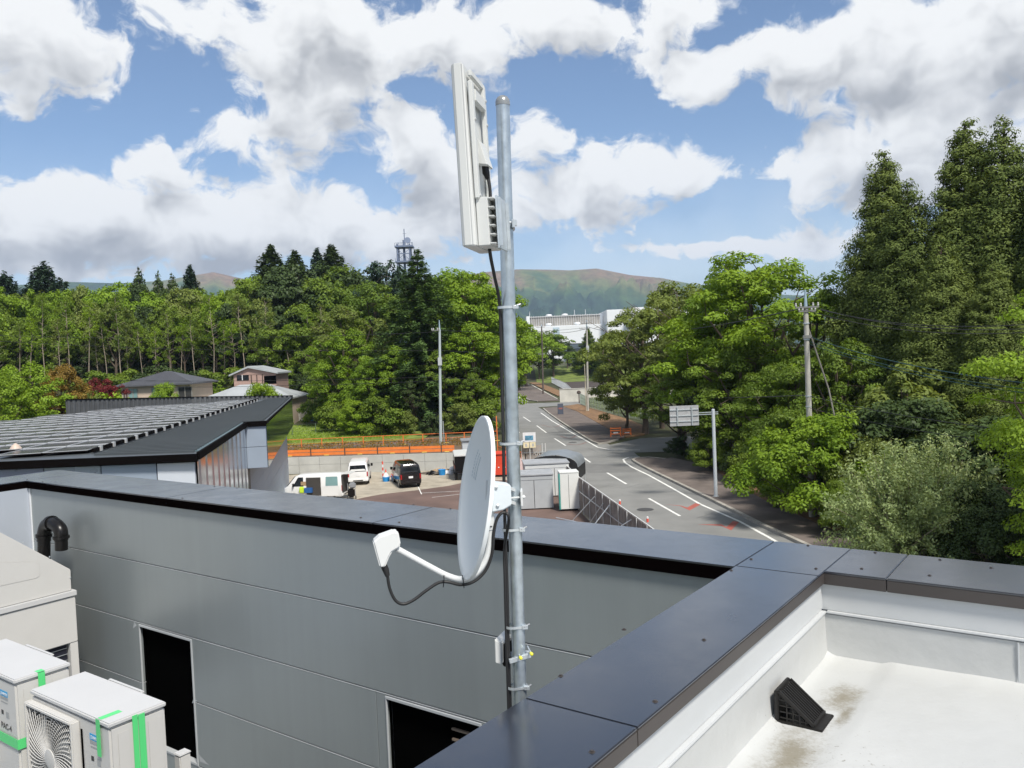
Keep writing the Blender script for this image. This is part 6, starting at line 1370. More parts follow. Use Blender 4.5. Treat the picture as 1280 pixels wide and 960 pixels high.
def broad(key, seed, H=10., Rr=4., base=.25, nl=9, ncl=60, cl=.95, lpc=160, ls=.16, flat=.62, lean=.0, barkm=None, open_=.0, spread=1.0, dead=0):
    rng = np.random.default_rng(seed); rnd = random.Random(seed); cen, nrm, tint = [], [], []; limbs = []
    tp = [Vector((0, 0, -.6)), Vector((.1, .05, H * base * .6)), Vector((rnd.uniform(-.3, .3), rnd.uniform(-.3, .3), H * base * 1.3)), Vector((rnd.uniform(-.5, .5) + lean, rnd.uniform(-.5, .5), H * .75))]
    tr_ = .028 * H; limbs.append((smoothpath(tp, 4), list(np.linspace(tr_, tr_ * .25, 13))))
    lob = []
    for i in range(nl):
        a = 2.4 * i + rnd.uniform(-.4, .4); u = (i + .5) / nl; zz_ = H * (base + .12 + (1 - base - .28) * u); prof = math.sin(math.pi * (.18 + .74 * u)) ** .7
        rr = Rr * prof * rnd.uniform(.50, .72) * spread; lob.append((Vector((rr * math.cos(a) + lean * u, rr * math.sin(a), zz_)), Rr * rnd.uniform(.34, .50)))
    lob.append((Vector((lean, 0, H * .86)), Rr * .42))
    for (c, r_) in lob:
        z0 = max(H * base * .8, c.z * .55); st = Vector((lean * .3, 0, z0)); limbs.append((smoothpath([st, st.lerp(c, .5) + Vector((0, 0, -.25)), c], 3), list(np.linspace(tr_ * .45, tr_ * .10, 7))))
    per = max(1, ncl // len(lob))
    for (c, r_) in lob:
        for k in range(per):
            v = rng.normal(size=3); v /= np.linalg.norm(v); v[2] = abs(v[2]) * .9 - .25 if rng.random() < .8 else v[2]
            p = np.array(c) + v * r_ * rng.uniform(.75, 1.1) * np.array([1, 1, .8]); cr_ = cl * rng.uniform(.55, 1.15)
            if rng.random() < .30: limbs.append(([c, Vector(p)], [tr_ * .09, tr_ * .03]))
            n = int(lpc * (cr_ / cl) ** 2); q = ell_pts(rng, n) * np.array([cr_, cr_, cr_ * flat]); q[:, 2] -= .15 * (q[:, 0] ** 2 + q[:, 1] ** 2) / max(.3, cr_)
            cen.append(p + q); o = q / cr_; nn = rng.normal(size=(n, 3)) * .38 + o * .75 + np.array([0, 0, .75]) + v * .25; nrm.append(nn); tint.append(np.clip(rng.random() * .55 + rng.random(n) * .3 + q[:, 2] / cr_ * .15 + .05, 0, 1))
    for k in range(dead):
        a = rnd.random() * 6.28; z = H * rnd.uniform(.35, .8); e = Vector((math.cos(a) * Rr * 1.02, math.sin(a) * Rr * 1.02, z + .8)); mdl = Vector((0, 0, z * .8)).lerp(e, .5); limbs.append(([Vector((0, 0, z * .8)), mdl + Vector((.2, 0, -.2)), e], [.07, .045, .015]))
        for j in range(3): f_ = mdl.lerp(e, j / 3); limbs.append(([f_, f_ + Vector((rnd.uniform(-1, 1), rnd.uniform(-1, 1), rnd.uniform(-.2, 1)))], [.025, .008]))
    cen, nrm, tint = np.vstack(cen), np.vstack(nrm), np.concatenate(tint); sz = ls * rng.uniform(.6, 1.25, len(cen))
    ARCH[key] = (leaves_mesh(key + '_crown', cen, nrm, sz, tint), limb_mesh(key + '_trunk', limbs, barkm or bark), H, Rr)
def cedar(key, seed, H=22., Rr=4.2, base=.06, layers=46, cl=1.05, lpc=360, ls=.105):
    rng = np.random.default_rng(seed); cen, nrm, tint = [], [], []; limbs = [([Vector((0, 0, -1)), Vector((0, 0, H * .5)), Vector((0, 0, H * .98))], [.38, .22, .04])]
    asym = rng.uniform(.7, 1.2, 8)
    for L in range(layers):
        u = L / (layers - 1); z = H * (base + (1 - base) * u); r0 = Rr * ((1 - u) ** .78) * (.88 + .24 * rng.random()) + .10; n_b = max(4, int(2 * math.pi * r0 / (cl * (.24 + .76 * (1 - u) ** .6) * .80)))
        for k in range(n_b):
            a = 2 * math.pi * (k + rng.random()) / n_b + L; rr = r0 * rng.uniform(.72, 1.12) * asym[int((a % 6.2832) / 6.2832 * 8) % 8]; cr_ = (cl * (.24 + .76 * (1 - u) ** .6)) * rng.uniform(.65, 1.2)
            p = np.array([rr * math.cos(a), rr * math.sin(a), z + rng.normal() * .35 - .10 * rr])
            if rng.random() < .35: limbs.append(([Vector((0, 0, z - .3)), Vector(p)], [.05, .02]))
            n = int(lpc * (cr_ / cl) ** 2); q = ell_pts(rng, n); o = q.copy(); q *= np.array([cr_, cr_, cr_ * .85]); cen.append(p + q)
            rad = np.array([math.cos(a), math.sin(a), .35]); nrm.append(o * 1.2 + rad * .4 + rng.normal(size=(n, 3)) * .24 + np.array([0, 0, .3])); tint.append(np.clip(rng.random() * .5 + .25 * rng.random(n) + .25 * np.clip(o[:, 2], -1, 1) + .1, 0, 1))
            if rr > .9 and rng.random() < .6:
                p2 = p * np.array([.55, .55, 1]); q = ell_pts(rng, n // 3) * cr_ * .9; cen.append(p2 + q); nrm.append(q + rng.normal(size=q.shape) * .4); tint.append(rng.random(len(q)) * .4)
    cen, nrm, tint = np.vstack(cen), np.vstack(nrm), np.concatenate(tint); sz = ls * rng.uniform(.6, 1.3, len(cen))
    ARCH[key] = (leaves_mesh(key + '_crown', cen, nrm, sz, tint, .4), limb_mesh(key + '_trunk', limbs, bark), H, Rr)
def fir(key, seed, H=18., Rr=4.5, base=.12, layers=20, ls=.16, dens=1.0, droop=.18, gap=0.0):
    rng = np.random.default_rng(seed); cen, nrm, tint = [], [], []; limbs = [([Vector((0, 0, -1)), Vector((0, 0, H * .5)), Vector((0, 0, H * .99))], [.30, .18, .03])]
    for L in range(layers):
        u = L / (layers - 1); z = H * (base + (1 - base) * (u ** .95)); r0 = Rr * (1 - u) ** .85 + .25; n_b = int(6 + 5 * (1 - u))
        for k in range(n_b):
            if rng.random() < gap: continue
            a = 2 * math.pi * k / n_b + L * 1.7 + rng.normal() * .15; ln = r0 * rng.uniform(.7, 1.15); n = int(85 * dens * ln); s = rng.random(n) ** .65 * ln; wdt = .42 * (1.1 - s / (ln * 1.2)) * (.6 + .25 * ln)
            lat = rng.normal(size=n) * wdt * .5; zz_ = z - droop * s ** 1.25 + rng.normal(size=n) * .16 - abs(lat) * .25 + .05 * s ** 1.5
            c, s_ = math.cos(a), math.sin(a); cen.append(np.stack([c * s - s_ * lat, s_ * s + c * lat, zz_], 1)); nrm.append(rng.normal(size=(n, 3)) * .35 + np.array([c * .2, s_ * .2, 1.0])); tint.append(np.clip(rng.random() * .4 + .35 * rng.random(n) + .25 * s / ln, 0, 1))
            limbs.append(([Vector((0, 0, z)), Vector((c * ln * .8, s_ * ln * .8, z - droop * (ln * .8) ** 1.25))], [.05, .015]))
    cen, nrm, tint = np.vstack(cen), np.vstack(nrm), np.concatenate(tint); sz = ls * rng.uniform(.6, 1.3, len(cen))
    ARCH[key] = (leaves_mesh(key + '_crown', cen, nrm, sz, tint, .35), limb_mesh(key + '_trunk', limbs, bark), H, Rr)
def tallthin(key, seed, H=17., Rr=2.4, bare=.5, ncl=26, cl=.8, lpc=75, ls=.17, barkm=None, fork=True):
    rng = np.random.default_rng(seed); rnd = random.Random(seed); limbs = []; cen, nrm, tint = [], [], []
    x = y = 0; P = [Vector((0, 0, -.5))]
    for k in range(1, 7): x += rnd.uniform(-.25, .25); y += rnd.uniform(-.25, .25); P.append(Vector((x, y, H * k / 6.3)))
    limbs.append((smoothpath(P, 3), list(np.linspace(.13, .03, 19))))
    for k in range(ncl):
        u = bare + (1 - bare) * (k + .5) / ncl; z = H * u; i = min(5, int(u * 6.3)); b0 = P[i].lerp(P[i + 1], .5); a = rnd.random() * 6.28; rr = Rr * (.35 + .65 * math.sin(math.pi * min(1, (u - bare) / (1 - bare) * .8 + .2))) * rnd.uniform(.3, 1)
        p = np.array([b0.x + rr * math.cos(a), b0.y + rr * math.sin(a), z]); cr_ = cl * rng.uniform(.6, 1.2)
        limbs.append(([Vector((b0.x, b0.y, z - .8)), Vector(p)], [.035, .012])); n = int(lpc * (cr_ / cl) ** 2); q = ell_pts(rng, n) * np.array([cr_, cr_, cr_ * .55]); cen.append(p + q); nrm.append(rng.normal(size=(n, 3)) * .5 + np.array([0, 0, .9])); tint.append(np.clip(rng.random() * .6 + rng.random(n) * .4, 0, 1))
    for k in range(5): z = H * rnd.uniform(.2, bare); a = rnd.random() * 6.28; limbs.append(([Vector((0, 0, z)), Vector((math.cos(a) * .9, math.sin(a) * .9, z + rnd.uniform(.2, .9)))], [.025, .008]))
    cen, nrm, tint = np.vstack(cen), np.vstack(nrm), np.concatenate(tint); sz = ls * rng.uniform(.6, 1.25, len(cen))
    ARCH[key] = (leaves_mesh(key + '_crown', cen, nrm, sz, tint), limb_mesh(key + '_trunk', limbs, barkm or bark_p), H, Rr)
def spray(key, seed, H=4., Rr=2.8, nb=330, per=110, ls=.062):
    rng = np.random.default_rng(seed); cen, nrm, tint = [], [], []; limbs = []
    for k in range(nb):
        a = rng.random() * 6.28; tilt = rng.uniform(.15, 1.35); st = np.array([rng.normal() * .35, rng.normal() * .35, rng.uniform(.1, 1.2)]); ln = rng.uniform(.7, 1.05) * H * .95
        d = np.array([math.cos(a) * math.sin(tilt), math.sin(a) * math.sin(tilt), math.cos(tilt)]); s = np.linspace(.12, 1, 7)[:, None]; pts = st + d * s * ln * np.array([Rr / H * 1.25, Rr / H * 1.25, .95]) - np.array([0, 0, 1]) * (s ** 2) * math.sin(tilt) * .75; pts[:, 2] = np.maximum(pts[:, 2], .15)
        if k % 3 == 0: limbs.append(([Vector(p) for p in pts], list(np.linspace(.022, .005, 7))))
        u = rng.random(per) ** .55 * 6; i = np.minimum(5, u.astype(int)); f = (u - i)[:, None]; c = pts[i] * (1 - f) + pts[i + 1] * f + rng.normal(size=(per, 3)) * .09; cen.append(c); nrm.append(rng.normal(size=(per, 3)) * .7 + np.array([0, 0, .6])); tint.append(np.clip(rng.random() * .6 + .4 * rng.random(per), 0, 1))
    cen, nrm, tint = np.vstack(cen), np.vstack(nrm), np.concatenate(tint); sz = ls * rng.uniform(.6, 1.3, len(cen))
    ARCH[key] = (leaves_mesh(key + '_crown', cen, nrm, sz, tint, .45), limb_mesh(key + '_trunk', limbs, twig), H, Rr)
# kinds, each in a coarse (far) or a fine (near) leaf size
broad('broad_far_a', 11, 11, 4.4, ncl=80, lpc=120, ls=.22, cl=1.0); broad('broad_far_b', 12, 12, 4.0, ncl=90, lpc=110, ls=.20, cl=.9, base=.3, nl=11); broad('broad_far_c', 13, 10, 4.8, ncl=80, lpc=130, ls=.22, cl=1.1, base=.16, flat=.5)
broad('broad_mid_a', 21, 12, 5.0, ncl=150, lpc=200, ls=.145, cl=.95, base=.10, nl=13, flat=.5); broad('broad_mid_b', 22, 12, 4.6, ncl=120, lpc=170, ls=.13, cl=.8, base=.16, nl=13, flat=.45, spread=1.15, dead=7); broad('broad_near', 23, 10, 4.6, ncl=170, lpc=240, ls=.10, cl=.78, base=.1, nl=14, flat=.42, spread=1.1)
broad('shrub_near', 24, 4.5, 2.9, ncl=130, lpc=230, ls=.085, cl=.6, base=.05, nl=12, flat=.6); broad('shrub_far', 25, 4.0, 2.6, ncl=60, lpc=110, ls=.15, cl=.7, base=.04, nl=9)
broad('layered_near', 26, 12, 4.6, ncl=90, lpc=420, ls=.085, cl=1.15, base=.12, nl=13, flat=.30, spread=1.2)
cedar('cedar_a', 31); cedar('cedar_b', 32, H=21, Rr=4.8, layers=44, cl=1.15); cedar('cedar_far', 33, H=16, Rr=3.8, layers=26, cl=1.1, lpc=70, ls=.24)
fir('fir_a', 41, 17, 5.4, layers=26, ls=.15, dens=1.0, droop=.16); fir('fir_far', 42, 14, 4.2, layers=30, ls=.22, dens=.6, droop=.10, gap=.05)
fir('pine_top', 43, 9, 4.6, base=.25, layers=17, ls=.2, dens=.8, droop=.02, gap=.2)
tallthin('thin_a', 51); tallthin('thin_b', 52, H=16, bare=.62, ncl=20, Rr=2.0); tallthin('thin_c', 53, H=18, bare=.35, ncl=34, Rr=2.8)
spray('pale_spray', 61)
MESHC = {}
def tree(kind, mat, x, ytop, Y, label, name='tree', cat='tree', group=None, wf=1.0, seed=0, X=None, zg=None, H=None, rot=None):
    crown, trunk, HA_, RA = ARCH[kind]; top_ = at(x, ytop, Y) if ytop is not None else None
    X_ = top_.x if X is None else X; g0 = h(X_, Y) if zg is None else zg; Ht = H if H else top_.z - g0; s = Ht / HA_
    key = (kind, mat)
    if key not in MESHC:
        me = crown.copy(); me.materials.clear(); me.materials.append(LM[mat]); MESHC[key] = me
    r = bpy.data.objects.new(name, None); COL.objects.link(r); tag(r, label, cat, group); r.location = (X_, Y, g0); r.empty_display_size = .5
    sw = s * wf; r.scale = (sw, sw, s); rnd = random.Random(int(x * 13 + Y * 7 + seed)); r.rotation_euler = (0, 0, rnd.random() * 6.28 if rot is None else rot)
    for nm, me in (('trunk', trunk), ('crown', MESHC[key])):
        o = bpy.data.objects.new(nm, me); COL.objects.link(o); o.parent = r
    return r
G = random.Random(99)
# --- right: tall cedars
CED = 'tall cedars at the right edge'
for (x, yt, Y, k, wf, lb) in ((1105, 187, 57, 'cedar_a', .92, 'slender tall cedar with a pointed top, leftmost of the tall cedars'), (1135, 232, 54, 'cedar_b', .95, 'shorter bushy cedar just right of the slender leftmost one'),
        (1206, 149, 53, 'cedar_a', 1.0, 'tallest cedar with the highest top at the right'), (1254, 155, 51, 'cedar_b', .95, 'tall cedar second from the right edge, just right of the tallest'), (1176, 300, 49, 'cedar_b', 1.0, 'lower cedar filling the gap between the slender one and the tallest'), (1310, 210, 48, 'cedar_a', 1.0, 'cedar cut by the right picture edge'),
        (1075, 330, 60, 'cedar_a', .9, 'low dark cedar at the left foot of the cedar group'), (1240, 330, 46, 'cedar_a', 1.1, 'low spreading cedar in front of the tallest ones')):
    tree(k, 'cedar', x, yt, Y, lb, 'cedar_tree', 'cedar', CED, wf * 1.18)
RT = 'broadleaf trees along the right side of the road'
for (x, yt, Y, k, mt_, wf, lb) in (
    (950, 306, 66, 'broad_near', 'fresh', 1.05, 'bright green broad tree with the highest crown left of the cedars'), (1010, 345, 62, 'broad_mid_b', 'mid', .9, 'green tree with bare twigs just left of the utility pole'),
    (905, 335, 72, 'broad_mid_a', 'fresh', .8, 'fresh green tree behind the highest bright green crown'), (845, 336, 84, 'broad_mid_b', 'olive', 1.0, 'olive green airy tree above the road sign, left one'), (885, 350, 78, 'broad_mid_b', 'olive', .85, 'olive green airy tree above the road sign, right one'),
    (800, 372, 92, 'broad_mid_b', 'olive', 1.0, 'olive tree whose branches hang over the far pavement'), (822, 352, 98, 'broad_mid_b', 'olive', .8, 'thin olive tree top in front of the factory'), (780, 415, 96, 'broad_mid_a', 'olive', .9, 'low olive tree at the corner of the weedy plot'),
    (850, 430, 74, 'broad_mid_b', 'mid', 1.2, 'mid green tree behind the road sign plate'), (925, 425, 62, 'broad_mid_a', 'mid', 1.1, 'mid green tree right of the road sign post'), (985, 440, 56, 'broad_near', 'mid', 1.0, 'dense mid green tree left of the utility pole foot'),
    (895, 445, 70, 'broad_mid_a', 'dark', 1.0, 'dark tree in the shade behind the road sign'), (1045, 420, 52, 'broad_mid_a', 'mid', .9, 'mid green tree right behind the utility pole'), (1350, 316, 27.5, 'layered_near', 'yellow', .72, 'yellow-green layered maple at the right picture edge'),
    (1360, 520, 27, 'layered_near', 'fresh', .9, 'lower yellow-green layered foliage at the right edge')):
    tree(k, mt_, x, yt, Y, lb, 'broadleaf_tree', 'tree', RT, wf)
SB = 'bushes beside the right pavement'
for (x, yt, Y, k, mt_, wf, lb) in (
    (1005, 520, 42.5, 'shrub_near', 'fresh', 1.15, 'bright green bush at the foot of the utility pole'), (970, 512, 48, 'shrub_near', 'mid', .9, 'mid green bush left of the bright green one'), (1112, 565, 33.5, 'pale_spray', 'pale', 1.05, 'rounded pale silvery bush above the right coping'), (1158, 558, 34.5, 'pale_spray', 'pale', .95, 'second pale silvery bush just behind the rounded one'),
    (1075, 545, 42, 'shrub_near', 'olive', .9, 'olive bush between the bright green and the pale bush'), (1210, 600, 33, 'shrub_near', 'dark', 1.2, 'dark bush right of the pale silvery bush'), (1255, 620, 30, 'shrub_near', 'dark', 1.1, 'dark bush under the yellow-green maple'),
    (930, 540, 55, 'shrub_near', 'mid', 1.1, 'shaded green bush right of the road sign post'), (870, 545, 62, 'shrub_near', 'mid', 1.1, 'shaded green bush left of the road sign post'), (830, 548, 71.5, 'shrub_near', 'dark', 1.1, 'dark bush at the mouth of the side street'), (905, 560, 57.5, 'shrub_near', 'dark', .9, 'low dark bush behind the sign post foot'),
    (1190, 540, 38, 'shrub_near', 'dark', 1.3, 'dark undergrowth bush behind the pale bush'), (1100, 500, 44, 'shrub_near', 'dark', 1.4, 'tall dark bush under the cedars'), (1240, 520, 36, 'shrub_near', 'dark', 1.5, 'tall dark bush behind the maple'), (1040, 600, 39.5, 'shrub_near', 'mid', .8, 'green bush at the left foot of the pale bush'), (960, 575, 47.5, 'shrub_near', 'mid', 1.0, 'low green bush on the verge left of the bright bush'), (1125, 655, 35.5, 'shrub_near', 'dark', 1.0, 'low dark growth under the pale bush')):
    top_ = at(x, yt, Y); tree(k, mt_, x, yt, Y, lb, 'bush', 'bush', SB, wf * .85, X=top_.x + (1.1 if Y > 45 else .5))
RU = 'undergrowth of the wood on the right'
for i in range(22):
    Y = G.uniform(36, 100); X = 17.5 + G.random() ** 1.3 * 26 + max(0, (75 - Y) * -.02); 
    if 70 < Y < 92 and X < 44: X = 44 + G.random() * 8
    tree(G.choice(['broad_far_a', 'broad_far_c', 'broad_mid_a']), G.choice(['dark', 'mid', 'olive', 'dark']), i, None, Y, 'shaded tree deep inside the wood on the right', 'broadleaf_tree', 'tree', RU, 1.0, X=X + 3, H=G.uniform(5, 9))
# trees right of the weedy plot
for i, (X, Y, H_) in enumerate(((24, 100, 9), (28, 108, 11), (33, 118, 12), (26, 122, 9), (38, 104, 13), (40, 130, 12), (30, 135, 9))):
    tree(G.choice(['broad_mid_b', 'broad_far_a']), 'olive', i * 31, None, Y, 'olive tree in the clump behind the weedy plot', 'broadleaf_tree', 'tree', 'trees behind the weedy plot', 1.0, X=X, H=H_)
# --- centre hill
CT = 'trees on the mound left of the mast'
for (x, yt, Y, k, mt_, wf, lb) in (
    (521, 315, 96, 'fir_a', 'fir', 1.35, 'tall dark fir with tiered branches rising above the mound'), (482, 314, 122, 'broad_far_b', 'darkpine', .75, 'round dark tree top just left of the radio tower'), (570, 333, 108, 'broad_mid_a', 'fresh', 1.0, 'bright green crown just right of the tall fir'), (592, 334, 102, 'broad_mid_a', 'fresh', .85, 'bright green crown next to the mast'),
    (606, 356, 106, 'broad_mid_a', 'mid', .7, 'green crown partly behind the mast'), (466, 350, 112, 'broad_mid_a', 'mid', 1.0, 'mid green crown left of the tall fir'), (440, 372, 106, 'broad_mid_b', 'olive', .95, 'yellowish olive crown above the lawn'), (492, 430, 93, 'broad_mid_a', 'fresh', .8, 'fresh green crown in front of the fir, left one'),
    (428, 408, 98, 'broad_mid_a', 'fresh', .95, 'fresh green tree over the left end of the mound'), (408, 420, 104, 'broad_mid_b', 'mid', .8, 'airy green tree at the left edge of the mound'), (590, 400, 95, 'broad_mid_a', 'fresh', .95, 'bright tree above the road bend'), (555, 430, 93, 'broad_mid_b', 'mid', .85, 'green tree behind the grey utility pole'),
    (460, 445, 93, 'broad_mid_a', 'fresh', .9, 'fresh green low tree behind the orange fence, left one'), (515, 470, 91, 'broad_mid_b', 'dark', .8, 'dark low tree under the fir'), (590, 465, 91, 'broad_mid_a', 'mid', .8, 'green low tree at the road corner'), (645, 395, 215, 'broad_far_a', 'yellow', 1.0, 'bright yellow-green tree just right of the mast up the road')):
    tree(k, mt_, x, yt, Y, lb, 'fir_tree' if 'fir_' in k else 'broadleaf_tree', 'fir' if 'fir_' in k else 'tree', CT, wf)
for (x, yt, Y, mt_, lb) in ((445, 500, 90, 'fresh', 'leafy bush behind the orange fence left of the grey pole, nearest the lawn'), (475, 497, 89, 'mid', 'leafy bush behind the orange fence, second from the lawn'), (505, 515, 88, 'olive', 'olive bush behind the orange fence below the fir'), (575, 505, 88, 'olive', 'olive bush just right of the grey pole'), (598, 500, 90, 'mid', 'green bush at the curve of the road kerb'), (415, 505, 94, 'mid', 'green bush at the back of the lawn'), (392, 500, 100, 'mid', 'small green bush left of the lawn'), (540, 520, 87, 'dark', 'dark low bush behind the pole foot')):
    tree('shrub_far' if mt_ != 'fresh' else 'shrub_near', mt_, x, yt, Y, lb, 'bush', 'bush', 'bushes at the foot of the mound', 1.0)
# --- far wood on the left and behind
FW = 'far wood across the left half'
for (x, yt, Y, k, mt_, wf, lb) in (
    (55, 331, 160, 'pine_top', 'darkpine', 1.0, 'dark spreading pine standing above the wood at the left'), (5, 343, 165, 'pine_top', 'darkpine', .9, 'dark pine cut by the left picture edge'), (173, 336, 150, 'cedar_far', 'dark', .8, 'dark conical tree top left of the middle of the wood'), (197, 340, 152, 'cedar_far', 'dark', .6, 'slim dark top just right of the conical one'), (237, 334, 160, 'fir_far', 'darkpine', .9, 'small pointed fir top with open branches'), (215, 343, 158, 'cedar_far', 'dark', .7, 'dull brownish conifer top between two others'),
    (338, 309, 165, 'fir_far', 'dark', 1.4, 'pointed fir, leftmost of the three on the hilltop'), (368, 316, 168, 'fir_far', 'dark', 1.3, 'pointed fir, middle one of the three on the hilltop'), (414, 309, 170, 'fir_far', 'dark', 1.4, 'pointed fir, rightmost of the three on the hilltop'), (396, 313, 172, 'fir_far', 'darkpine', .9, 'small fir beside the rightmost hilltop fir'), (310, 340, 140, 'broad_far_b', 'mid', .8, 'grey-green tall crown left of the hilltop firs')):
    tree(k, mt_, x, yt, Y, lb, 'conifer' if k != 'broad_far_b' else 'broadleaf_tree', 'conifer' if k != 'broad_far_b' else 'tree', FW, wf)
hl = 'evergreen crown on the round hilltop between the firs and the radio tower'
for (x, yt, Y) in ((345, 330, 150), (372, 326, 155), (400, 324, 158), (428, 326, 158), (455, 332, 155), (330, 355, 140), (360, 350, 142), (390, 346, 145), (420, 348, 145), (450, 352, 145), (350, 380, 132), (380, 378, 134), (412, 378, 134), (340, 405, 126), (370, 400, 126), (500, 338, 150), (540, 340, 150)):
    tree(G.choice(['broad_far_c', 'broad_far_a']), G.choice(['dark', 'dark', 'mid']), x, yt + G.uniform(-3, 3), Y, hl, 'broadleaf_tree', 'tree', 'evergreens on the round hilltop', .85)
prof = [(-60, 352), (0, 354), (40, 362), (80, 355), (130, 353), (170, 352), (215, 358), (260, 353), (300, 345), (330, 340)]
def ptop(x):
    for (a, ya), (b, yb_) in zip(prof, prof[1:]):
        if a <= x <= b: return ya + (yb_ - ya) * (x - a) / (b - a)
    return 350
def zone(x):
    for a, t_ in ((25, 'at the left edge'), (88, 'around the spreading pine'), (150, 'above the maroon tree'), (200, 'over the left of the tiled house'), (250, 'over the right of the tiled house'), (292, 'above the barn'), (340, 'above the gabled house'), (999, 'left of the mound')):
        if x < a: return t_
CN = {'fresh': 'fresh green', 'mid': 'mid green', 'olive': 'olive', 'dark': 'dark green', 'yellow': 'yellow-green'}
lab_b = 'broad crown in the continuous canopy of the left wood'; lab_t = 'slender pale-trunked tree at the front of the left wood'
x = -70
while x < 335:
    c_ = G.choice(['fresh', 'mid', 'fresh', 'olive', 'yellow', 'fresh']); tree(G.choice(['broad_far_a', 'broad_far_b', 'broad_far_c']), c_, x, ptop(x) + G.uniform(-4, 9), G.uniform(146, 160), CN[c_] + ' skyline crown ' + zone(x), 'broadleaf_tree', 'tree', 'canopy of the left wood', G.uniform(.55, .75)); x += G.uniform(11, 17)
x = -60
while x < 335:
    c_ = G.choice(['mid', 'mid', 'olive', 'dark', 'fresh']); tree(G.choice(['broad_far_a', 'broad_far_b']), c_, x, ptop(x) + G.uniform(12, 40), G.uniform(132, 144), CN[c_] + ' lower crown ' + zone(x), 'broadleaf_tree', 'tree', 'canopy of the left wood', G.uniform(.55, .75)); x += G.uniform(15, 24)
x = -40
while x < 400:
    c_ = G.choice(['mid', 'olive', 'fresh', 'mid']); tree(G.choice(['thin_a', 'thin_b', 'thin_c', 'thin_b']), c_, x, 366 + G.uniform(0, 45), G.uniform(123, 132), 'slender pale-trunked tree ' + zone(x), 'slender_tree', 'tree', 'slender trees at the front of the left wood', G.uniform(.7, 1.0)); x += G.uniform(9, 24)
x = -60
while x < 400:
    tree('broad_far_c', 'dark', x, 440 + G.uniform(-18, 12), G.uniform(136, 150), 'dark undergrowth clump ' + zone(x), 'undergrowth_bush', 'bush', 'undergrowth of the left wood', 1.1); x += G.uniform(14, 22)
x = 120
while x < 400:
    tree('shrub_far', G.choice(['olive', 'mid', 'dark']), x, 468 + G.uniform(-10, 8), G.uniform(119, 124) , 'low bush by the wood ' + zone(x), 'bush', 'bush', 'bushes along the edge of the left wood', 1.2); x += G.uniform(14, 24)
# garden trees left of the houses
GT = 'garden trees at the left'
for (x, yt, Y, k, mt_, wf, lb) in ((22, 450, 74, 'broad_mid_a', 'yellow', .95, 'bright yellow-green garden tree at the left'), (-8, 462, 70, 'broad_mid_a', 'fresh', .9, 'green garden tree cut by the left picture edge'), (74, 453, 78, 'broad_mid_a', 'rust', .78, 'rounded bronze-brown garden tree'), (128, 470, 86, 'broad_mid_a', 'red', .85, 'dark maroon garden tree left of the tiled house'), (58, 492, 84, 'shrub_far', 'olive', .6, 'olive garden shrub under the bronze tree'), (100, 485, 82, 'shrub_near', 'olive', .6, 'pale olive shrub in front of the maroon tree'), (42, 480, 84, 'shrub_far', 'yellow', .45, 'yellowish shrub right of the bright garden tree'), (135, 494, 84, 'shrub_far', 'yellow', .8, 'small yellow-green shrub below the maroon tree'), (205, 479, 96, 'tall', 'yellow', 1, 'small bright tree in front of the tiled house wall'), (330, 479, 84, 'shrub_near', 'fresh', .6, 'small fresh green tree showing above the roof screen'), (258, 478, 116, 'shrub_far', 'fresh', 1.0, 'soft green shrub right of the tiled house')):
    if k == 'tall': k = 'shrub_near'; wf = .5
    tree(k, mt_, x, yt, Y, lb, 'garden_tree' if 'shrub' not in k else 'garden_shrub', 'tree' if 'shrub' not in k else 'shrub', GT, wf)
# trees before the factory
for (x, yt, Y, k, mt_, wf, lb) in ((690, 411, 275, 'broad_far_c', 'mid', 1.1, 'rounded green tree in front of the factory, left of the concrete pole'), (672, 425, 272, 'broad_far_a', 'dark', .9, 'dark tree in front of the factory nearest the mast'), (708, 424, 285, 'broad_far_b', 'dark', .8, 'darker tree in front of the factory loading bay'), (735, 411, 278, 'fir_far', 'mid', 1.3, 'layered tree behind the pale concrete pole'), (752, 428, 270, 'broad_far_a', 'mid', .8, 'green tree right of the pale concrete pole'), (655, 405, 240, 'broad_far_a', 'yellow', 1.2, 'bright yellow-green roadside tree beside the mast, larger one'), (723, 440, 292, 'shrub_far', 'mid', 1.6, 'low green tree above the grass bank'), (765, 415, 262, 'broad_far_a', 'olive', .9, 'olive tree at the right end of the grass bank')):
    tree(k, mt_, x, yt, Y, lb, 'broadleaf_tree', 'tree', 'trees in front of the factory', wf)
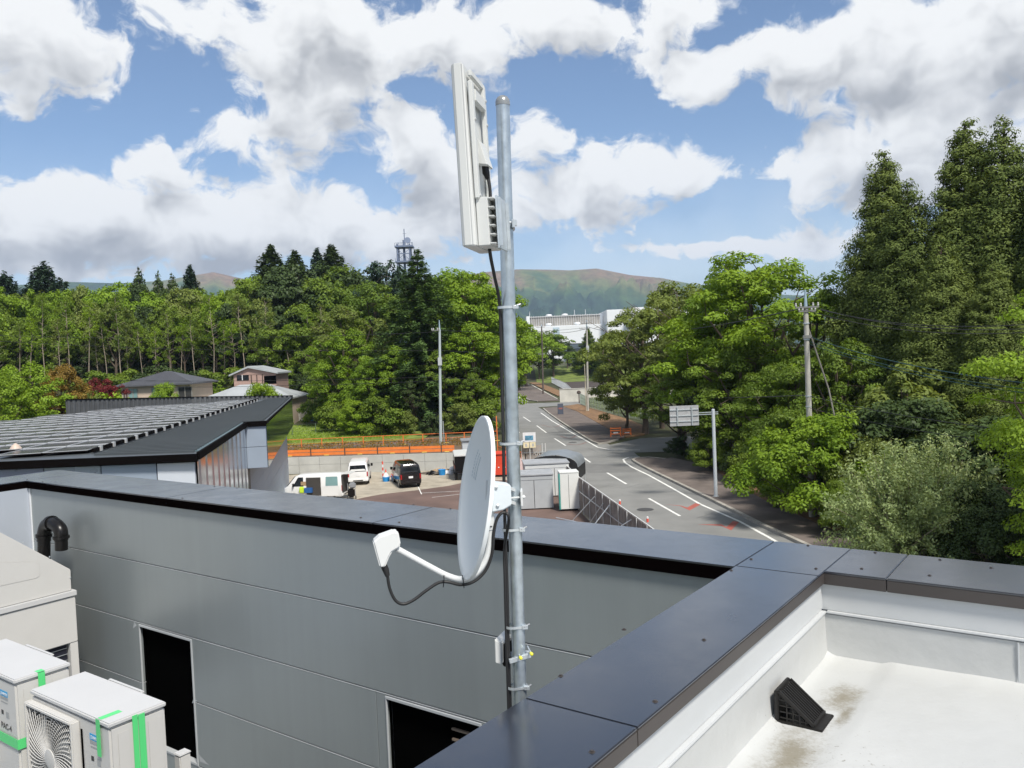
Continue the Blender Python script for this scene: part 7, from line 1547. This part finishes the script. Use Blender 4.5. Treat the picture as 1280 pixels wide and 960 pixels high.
# ---------------------------------------------------------------- ground cover
def cover_leaves(name, pts_fn, n, ls, mat, label, seed, up=.3):
    rng = np.random.default_rng(seed); P = np.array([pts_fn(rng) for _ in range(n)]); me = leaves_mesh(name, P, rng.normal(size=(n, 3)) * .8 + np.array([0, 0, up]), ls * rng.uniform(.5, 1.4, n), rng.random(n), .3)
    me.materials.append(LM[mat] if mat in LM else MATS[mat]); o = bpy.data.objects.new(name, me); COL.objects.link(o); return tag(o, label, 'ground cover', kind='stuff')
def vf(rng):
    Y = 20 + rng.random() ** 1.2 * 52; e = np.interp(Y, [18, 28, 37, 48, 56, 64, 72], [19, 17.2, 16.0, 14.9, 14.7, 15.2, 13.6]); u = rng.random() ** .8; return (e + .7 + u * 7, Y, .1 + rng.random() * .5 * min(1, u * 2))
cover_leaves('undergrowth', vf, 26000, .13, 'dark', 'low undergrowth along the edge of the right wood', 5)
def gf(rng):
    Y = 84 + rng.random() * 16; X = -34 + rng.random() * 23; return (X, Y, h(X, Y) + .1 + rng.random() * .16)
cover_leaves('lawn_grass', gf, 16000, .09, 'yellow', 'sunny lawn grass behind the orange path fence', 6, 0)
def wf_(rng):
    Y = 101 + rng.random() * 50; X = np.interp(Y, [101, 107, 120, 136, 152], [20, 18.2, 15, 12.9, 12.6]) + .2 + rng.random() * (9 - (Y - 101) * .06); return (X, Y, .1 + rng.random() * 1.0)
cover_leaves('tall_weeds', wf_, 14000, .2, 'olive', 'tall weeds inside the green-grey mesh fence', 7, 0)
def bf(rng):
    Y = wallY(-12) + 2 + rng.random() * 7; X = -24 + rng.random() * 21; return (X, Y, 1.62 + rng.random() * .25)
cover_leaves('bank_weeds', bf, 5000, .10, 'rust', 'dry weeds on the bank between the orange fence and the barrier', 8, 0)

# labels that several things share get their order from left to right, so that each singles one out
bpy.context.view_layer.update()
byl = {}
for o in COL.objects:
    if o.parent is None and 'label' in o and 'group' in o: byl.setdefault(o['label'], []).append(o)
ORD = ['first', 'second', 'third', 'fourth', 'fifth', 'sixth', 'seventh', 'eighth', 'ninth', 'tenth', 'eleventh', 'twelfth']
def ordn(i): return ORD[i] if i < 12 else str(i + 1) + 'th'
for lb, os_ in byl.items():
    n = len(os_)
    if n < 2: continue
    os_.sort(key=lambda o: o.location.x / max(1, o.location.y))
    for i, o in enumerate(os_):
        o['label'] = lb + (', left one of two' if n == 2 and i == 0 else ', right one of two' if n == 2 else ', leftmost' if i == 0 else ', rightmost' if i == n - 1 else ', ' + ordn(i) + ' from left')
